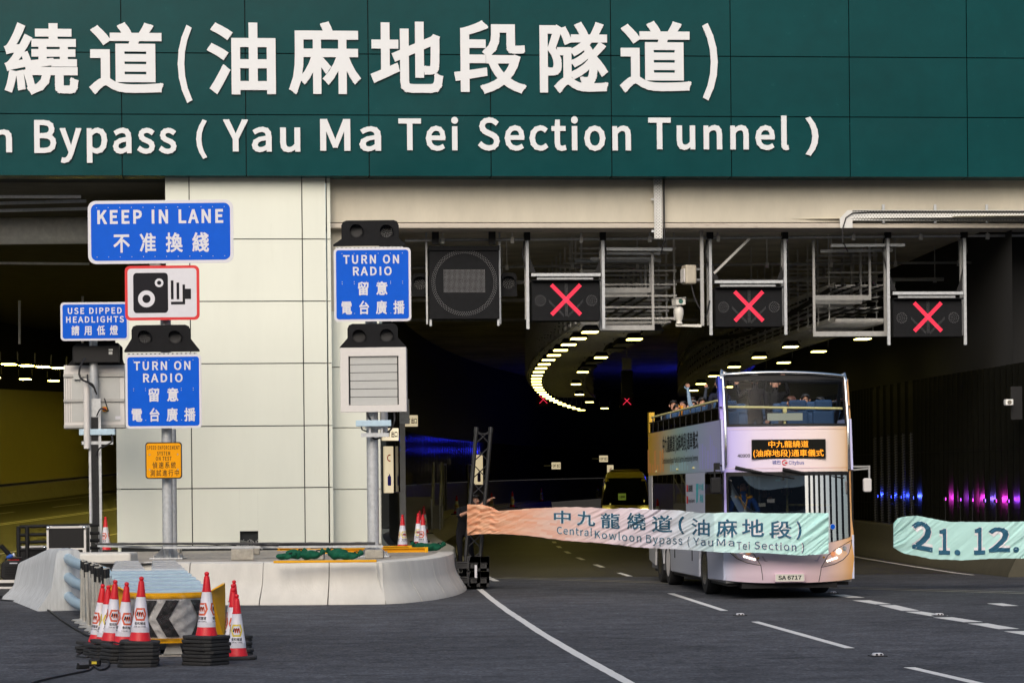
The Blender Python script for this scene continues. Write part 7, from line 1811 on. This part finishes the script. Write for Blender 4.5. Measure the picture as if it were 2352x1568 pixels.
def person(lab, loc, rz, pose=None, jacket=(.02, .02, .03), trousers=(.02, .02, .025), hair='short', shirt=None, bare=False, glasses=False, turn=0.0, nod=0.0, open_hands=('L', 'R'), hairmat=None, scale=1.0, fem=False, legs=True):
    J = {k: Vector(v) for k, v in BASE.items()}
    for k, v in (pose or {}).items(): J[k] = Vector(v)
    t = thing('person', lab, 'person', loc, rz)
    t.scale = (scale,) * 3
    nk = J['nck']; HR = Matrix.Translation(nk) @ Matrix.Rotation(turn, 4, 'Z') @ Matrix.Rotation(nod, 4, 'X') @ Matrix.Translation(-nk)
    if pose is None or 'hd' not in pose:
        for k in ('jaw', 'hd', 'top'): J[k] = HR @ J[k]
    names = ['pel', 'wst', 'chs', 'nck', 'jaw', 'hd', 'top', 'sL', 'eL', 'wL', 'sR', 'eR', 'wR', 'hL', 'kL', 'aL', 'tL', 'hR', 'kR', 'aR', 'tR']
    rad = dict(pel=(.15, .115), wst=(.135, .10) if not fem else (.115, .09), chs=(.16, .11) if not fem else (.14, .10), nck=.055, jaw=(.062, .075), hd=(.078, .095), top=(.05, .06), sL=.068, eL=.048, wL=.033, sR=.068, eR=.048, wR=.033, hL=.095, kL=.062, aL=.045, tL=.038, hR=.095, kR=.062, aR=.045, tR=.038)
    E = [('pel', 'wst'), ('wst', 'chs'), ('chs', 'nck'), ('nck', 'jaw'), ('jaw', 'hd'), ('hd', 'top'), ('chs', 'sL'), ('sL', 'eL'), ('eL', 'wL'), ('chs', 'sR'), ('sR', 'eR'), ('eR', 'wR'), ('pel', 'hL'), ('hL', 'kL'), ('kL', 'aL'), ('aL', 'tL'), ('pel', 'hR'), ('hR', 'kR'), ('kR', 'aR'), ('aR', 'tR')]
    vs = [J[k] for k in names]; es = [(names.index(a), names.index(b)) for a, b in E]; rd = [rad[k] for k in names]
    hands = []
    for s in 'LR':
        wv = J['w' + s]; d = (wv - J['e' + s]).normalized()
        hd_ = J.get('h_' + s)
        d2 = (Vector(hd_) if hd_ is not None else d).normalized()
        p = wv + d2 * .075
        vs.append(p); rd.append((.034, .018)); es.append((names.index('w' + s), len(vs) - 1)); hands.append((s, wv, p, d2))
    BV, BF = skin_mesh(vs, es, rd, 0, 1)
    # fingers
    for s, wv, p, d2 in hands:
        up = Vector((0, -1, 0)) if abs(d2.y) < .8 else Vector((0, 0, 1))
        if s not in open_hands: up = Vector((0, 0, 1)) if abs(d2.z) < .8 else Vector((1, 0, 0))
        side = d2.cross(up).normalized(); pn = side.cross(d2)
        curl = .25 if s in open_hands else 1.0
        for i, (o_, L_) in enumerate(((-.030, .062), (-.010, .075), (.010, .072), (.028, .055))):
            b = p + side * o_ - d2 * .012; sp_ = side * o_ * .55
            c1 = b + (d2 + sp_ * 6).normalized() * L_ * .55; c2 = c1 + (d2 + sp_ * 6 - pn * curl).normalized() * L_ * .5
            fv, ff = digit([b, b.lerp(c1, .6), c1, c2, c2 + (c2 - c1) * .12], [.0085, .0098, .009, .0078, .003])
            k = len(BV); BV += fv; BF += [[q + k for q in f] for f in ff]
        sg = -1 if s == 'L' else 1
        b = wv + d2 * .03 + side * .02 * sg; c1 = b + (d2 * .6 + side * sg).normalized() * .045; c2 = c1 + (d2 + side * .35 * sg).normalized() * .035
        fv, ff = digit([b, c1, c2, c2 + (c2 - c1) * .15], [.012, .011, .009, .003])
        k = len(BV); BV += fv; BF += [[q + k for q in f] for f in ff]
    # cloth by nearest bone
    segs = []
    for a, b in E:
        mi = 1
        if a in ('nck', 'jaw', 'hd'): mi = 0
        elif a == 'chs' and b == 'nck': mi = 1
        elif a[0] in 'hka' and a not in ('hd',) and len(a) == 2 and b[0] in 'kat' : mi = 2
        elif a == 'pel' and b[0] == 'h': mi = 2
        if a[0] == 'a': mi = 3
        if bare and a[0] == 'e': mi = 0
        segs.append((J[a], J[b], mi))
    for s, wv, p, d2 in hands: segs.append((wv + d2 * .01, p + d2 * .15, 0))
    def near(c):
        best, mi = 9, 0
        for a, b, m_ in segs:
            ab = b - a; u = max(0, min(1, (c - a).dot(ab) / max(1e-9, ab.length_squared))); dd = (a + ab * u - c).length - (.05 if m_ == 1 else 0)
            if m_ == 0 and a == J['nck']: dd += .01
            if dd < best: best, mi = dd, m_
        return mi
    mb = MB(); mb.v = [tuple(v) for v in BV]; mb.f = BF
    mb.m = [near(sum((BV[q] for q in f), Vector()) / len(f)) for f in BF]
    mb.build('body', [SKIN, cm(jacket), cm(trousers), cm((.015, .014, .014))], t, smooth=True)
    # head details
    HM = Matrix.Translation(J['hd']) @ (Matrix.Rotation(turn, 4, 'Z') @ Matrix.Rotation(nod, 4, 'X'))
    hm = hairmat or HAIR
    mb = MB(); mb.T = HM
    def cap(u, v):
        a = 2 * math.pi * u; ph = math.pi / 2 * v
        front = max(0, -math.sin(a)); lo = (-.02 if hair == 'short' else -.04) + (.10 * front ** .5)
        if hair in ('bob', 'long'): lo = lerp(-.10 if hair == 'bob' else -.22, .075, front ** .6)
        z = lerp(lo, .118, math.sin(ph)); rr_ = math.cos(ph) ** .7
        k = 1.0 + .04 * math.sin(a * 9 + v * 5)
        zz = z if v < 1 else .118
        wide = 1.12 if hair != 'short' else 1.06
        return (.088 * wide * k * rr_ * math.cos(a), .105 * wide * k * rr_ * math.sin(a) + .008, zz)
    mb.grid(cap, 28, 10); mb.build('hair', hm, t, smooth=True)
    mb = MB(); mb.T = HM
    fy = -.098
    mb.tube([(0, fy + .006, .012), (0, fy - .008, -.018), (0, fy - .016, -.036), (0, fy + .004, -.045)], [.006, .009, .013, .008], 8); mb.build('nose', SKIN, t, smooth=True)
    mb = MB(); mb.T = HM
    for s in (-1, 1): mb.tube([(s * .088, .0, -.035), (s * .094, .006, -.01), (s * .09, .01, .015)], [.010, .016, .010], 6)
    mb.build('ears', SKIN, t, smooth=True)
    mb = MB(); mb.T = HM
    for s in (-1, 1): mb.add([(s * .033 + x, fy + .004 + abs(x) * .3, .006 + z) for x, z in ((-.014, 0), (0, -.005), (.014, 0), (0, .006))], [[0, 1, 2, 3]]); mb.bar((s * .033 - .018, fy + .004, .026), (s * .033 + .018, fy + .006, .026), .004, .006)
    mb.build('eyes', INK, t)
    mb = MB(); mb.T = HM; mb.add([(x, fy - .001 + abs(x) * .35, -.066 + z) for x, z in ((-.026, .004), (-.012, -.008), (.012, -.008), (.026, .004), (.01, .003), (-.01, .003))], [[0, 1, 2, 3, 4, 5]]); mb.build('mouth', mat('lips_%d' % len(bpy.data.materials), (.40, .10, .09), .5), t)
    if glasses:
        mb = MB(); mb.T = HM
        for s in (-1, 1): mb.tube([(s * .036 + .027 * math.cos(2 * math.pi * k / 12), fy - .012, .006 + .021 * math.sin(2 * math.pi * k / 12)) for k in range(13)], .0028, 4); mb.bar((s * .064, fy - .01, .01), (s * .09, .0, .01), .004)
        mb.bar((-.01, fy - .014, .008), (.01, fy - .014, .008), .004); mb.build('glasses', BLACK, t)
    if shirt:
        mb = MB(); ch, nk_ = J['chs'], J['nck']; o_ = Matrix.Translation((0, 0, 0)); 
        mb.add([nk_ + Vector(q_) for q_ in ((-.05, -.06, .0), (.05, -.06, 0), (.035, -.105, -.12), (0, -.118, -.20), (-.035, -.105, -.12))], [[0, 1, 2, 3, 4]]); mb.build('shirt', cm(shirt), t)
    return t
def bw(vx, vy, Y, headz): return V(vx, vy, Y)
def c6(cx, cy): return 1378.5 + .29305 * cx, 804.1 + .29305 * cy
UD = 2.395
def inside_y(cx, cy, lx):            # depth at which this sight line is lx metres right of the bus centre line
    x, y = c6(cx, cy); lo, hi = 48.6, 61.0
    inv = BUSM.inverted()
    for _ in range(40):
        m = (lo + hi) / 2
        if (inv @ V(x, y, m)).x < lx: lo = m
        else: hi = m
    return lo
def seated_side(cx, cy, lx=-.80): return on_deck(cx, cy, min(59.3, inside_y(cx, cy, lx)), 1.645)
def on_deck(cx, cy, Y, hz):      # feet position so that a head centre hz above the origin shows at this spot
    x, y = c6(cx, cy); p = V(x, y, Y); return (p.x, Y, p.z - hz)
WAVE_R = dict(eR=(.33, -.08, 1.38), wR=(.34, -.16, 1.62), h_R=(.03, -.05, 1)); WAVE_L = dict(eL=(-.33, -.08, 1.38), wL=(-.34, -.16, 1.62), h_L=(-.03, -.05, 1))
HIGH_L = dict(eL=(-.27, -.05, 1.66), wL=(-.30, -.06, 1.90), h_L=(-.05, 0, 1)); HIGH_R = dict(eR=(.27, -.05, 1.66), wR=(.30, -.06, 1.90), h_R=(.05, 0, 1))
LEANIN = dict(eR=(.20, -.25, 1.35), wR=(.02, -.42, 1.46), h_R=(-.3, -.3, 1))
BRN = mat('brown_hair', (.10, .035, .018), .5, var=.3, scale=60, stretch=(1, 1, .2)); GRY = mat('grey_hair', (.16, .15, .145), .6, var=.3, scale=60)
# left side group, seated towards the side of the upper deck (head centre about 1.64 above the feet datum when seated datum is lowered)
def P_(**k): d = dict(SEATED); d.update(k); return d
face = R(2)
person('passenger at the very back of the open deck, mostly hidden behind another', seated_side(575, 432, -.45), face, P_(), jacket=(.02, .02, .025), hair='short')
person('smiling passenger with short dark bob leaning out at the deck rail', seated_side(604, 462), face - .1, P_(), jacket=(.03, .03, .035), hair='bob', fem=True, turn=-.25)
person('passenger in dark jacket waving beside the smiling bob haired one', seated_side(650, 438), face, P_(**WAVE_R), jacket=(.025, .03, .04), hair='short')
person('passenger in glasses and orange top waving an open hand at the deck rail', seated_side(726, 432), face, P_(**dict(eL=(-.30, -.16, 1.34), wL=(-.26, -.30, 1.56), h_L=(0, -.1, 1))), jacket=(.70, .28, .03), hair='short', glasses=True, hairmat=GRY)
person('passenger in pale blue with black fringe raising one arm high', seated_side(800, 410), face, P_(**HIGH_L), jacket=(.25, .36, .48), hair='bob', fem=True)
person('passenger in white cuff reaching up behind the fringe haired one', seated_side(722, 405, -.45), face, P_(**HIGH_R), jacket=(.05, .06, .08), hair='short')
person('man in dark suit standing with his back to the corner post', on_deck(935, 262, 51.6, 1.645), R(200), dict(), jacket=(.018, .02, .035), hair='short', shirt=None)
# seen through the upper windscreen
person('man in dark suit standing and facing away behind the upper windscreen', on_deck(1210, 228, 51.8, 1.645), R(175), dict(eR=(-.0 + .30, -.10, 1.30), wR=(.34, -.2, 1.50)), jacket=(.006, .006, .010), hair='short', hairmat=GRY)
person('person waving with both hands up behind the upper windscreen', on_deck(1372, 258, 52.6, 1.645), R(0), dict(eL=(-.28, -.12, 1.42), wL=(-.22, -.2, 1.64), h_L=(.05, -.1, 1), eR=(.26, -.12, 1.44), wR=(.16, -.2, 1.70), h_R=(-.2, -.1, 1)), jacket=(.006, .006, .007), hair='short')
person('woman with long brown hair looking sideways behind the upper windscreen', on_deck(1505, 405, 50.7, 1.645), R(0), P_(), jacket=(.10, .09, .085), hair='long', hairmat=BRN, fem=True, turn=R(-62))
person('smiling woman in round glasses behind the blue seat', on_deck(1607, 385, 51.9, 1.645), R(2), P_(), jacket=(.03, .03, .035), hair='bob', fem=True, glasses=True)
person('young man in glasses looking left behind the rightmost blue seat', on_deck(1728, 410, 51.5, 1.645), R(0), P_(), jacket=(.05, .05, .055), hair='short', glasses=True, turn=R(-45))
# driver and people on the lower deck
d_ = person('bus driver in blue jacket with yellow lanyard behind the windscreen', on_deck(1120, 1068, 49.35, 1.645), R(4), P_(eL=(-.28, -.10, 1.16), wL=(-.14, -.38, 1.14), eR=(.28, -.10, 1.16), wR=(.14, -.38, 1.14)), jacket=(.012, .07, .34), hair='short', shirt=(.55, .58, .62), open_hands=())
mb = MB()
for s in (-1, 1): mb.tube([(s * .06, -.05, 1.50), (s * .055, -.125, 1.38), (.01, -.135, 1.22)], .012, 6)
mb.build('lanyard', YELP, d_); mb = MB(); mb.disc(.01, 1.19, .025, -.14, 12); mb.build('badge', LBLUE, d_)
mb = MB(); mb.tube([(-.13, -.09, 1.45), (.16, -.12, 1.10)], .02, 6); mb.build('seat_belt', BLACK, d_)
mb = MB(); mb.tube([(-.16, -.05, 1.46), (-.05, -.10, 1.42)], .03, 6); mb.tube([(.05, -.10, 1.42), (.16, -.05, 1.46)], .03, 6); mb.build('yellow_yoke', YELP, d_)
person('passenger standing beside the grab pole on the lower deck', on_deck(1285, 1120, 50.4, 1.645), R(10), P_(**LEANIN), jacket=(.04, .035, .03), hair='short', turn=-.4)
person('passenger holding a phone deeper on the lower deck', on_deck(1460, 1100, 51.4, 1.645), R(-5), P_(wL=(-.05, -.3, 1.25), wR=(.06, -.32, 1.25)), jacket=(.06, .03, .028), hair='short')
# man in black pulling the banner behind the truss
q0 = V(1085, 1318, 56.15)
person('man in black T-shirt crouching into the banner behind the truss tower', (q0.x - .02, 56.05, 0.325), R(8), dict(pel=(-.16, .05, .92), wst=(-.15, .0, 1.10), chs=(-.08, -.06, 1.30), nck=(.02, -.10, 1.42), jaw=(.075, -.13, 1.48), hd=(.09, -.10, 1.565), top=(.08, -.07, 1.635),
       sL=(-.26, -.04, 1.36), eL=(-.30, -.26, 1.22), wL=(-.14, -.46, 1.30), h_L=(1, -.3, .2), sR=(.10, -.06, 1.40), eR=(.12, -.30, 1.42), wR=(.36, -.34, 1.56), h_R=(.8, -.2, .5), hL=(-.25, .05, .87), kL=(-.24, .02, .48), aL=(-.22, .08, .09), tL=(-.24, -.08, .04), hR=(-.06, .04, .87), kR=(.0, -.02, .48), aR=(.06, .05, .09), tR=(.09, -.10, .04)), jacket=(.012, .012, .014), trousers=(.012, .012, .016), hair='short', bare=True, turn=.5, open_hands=())
# ================================================================== ADDED SCREENS BEHIND THE CAMERA (shaped for the stripes mirrored in the bus glass)
def ring_pt(az, r): a = R(az); return (5.2 + r * math.sin(a), 48.5 - r * math.cos(a))
t = thing('reflection_screen', 'unseen slatted screen added behind the camera to mirror stripes in the bus windscreen', 'screen', (5.2, 48.5, 0))
def arcwall(mb, a0, a1, r, z0, z1, n=20, lean=0.0):
    vs = []
    for j in range(n + 1):
        for z in (z0, z1):
            x, y = ring_pt(lerp(a0, a1, j / n) + lean * (z - z0) / (z1 - z0), r); vs.append((x - 5.2, y - 48.5, z))
    mb.add(vs, [[2 * j, 2 * j + 2, 2 * j + 3, 2 * j + 1] for j in range(n)])
DB = mat('screen_dark', (.018, .018, .022), .8)
mb = MB(); arcwall(mb, -50, 19.2, 72, 0, 23, 60); mb.build('grey_backing', mat('screen_grey', (.75, .75, .72), .8), t)
mb = MB(); arcwall(mb, 82, 120, 72, 0, 20, 20); mb.build('dark_backing', DB, t)
mb = MB()
for a0, wd in ((19.8, 1.5), (23.4, 1.9), (28.0, 2.3), (34, 2.7), (41.5, 3.1), (50, 3.5), (59.5, 4), (70, 5)): arcwall(mb, a0, a0 + wd, 71.5, 0, 24, 4, lean=2.5)
mb.build('slanted_slats', DB, t)
mb = MB()
for k in range(11): arcwall(mb, -48, 19.0, 71.2, .8 + 1.9 * k, 1.9 + 1.9 * k, 30)
mb.build('ribs', DB, t)
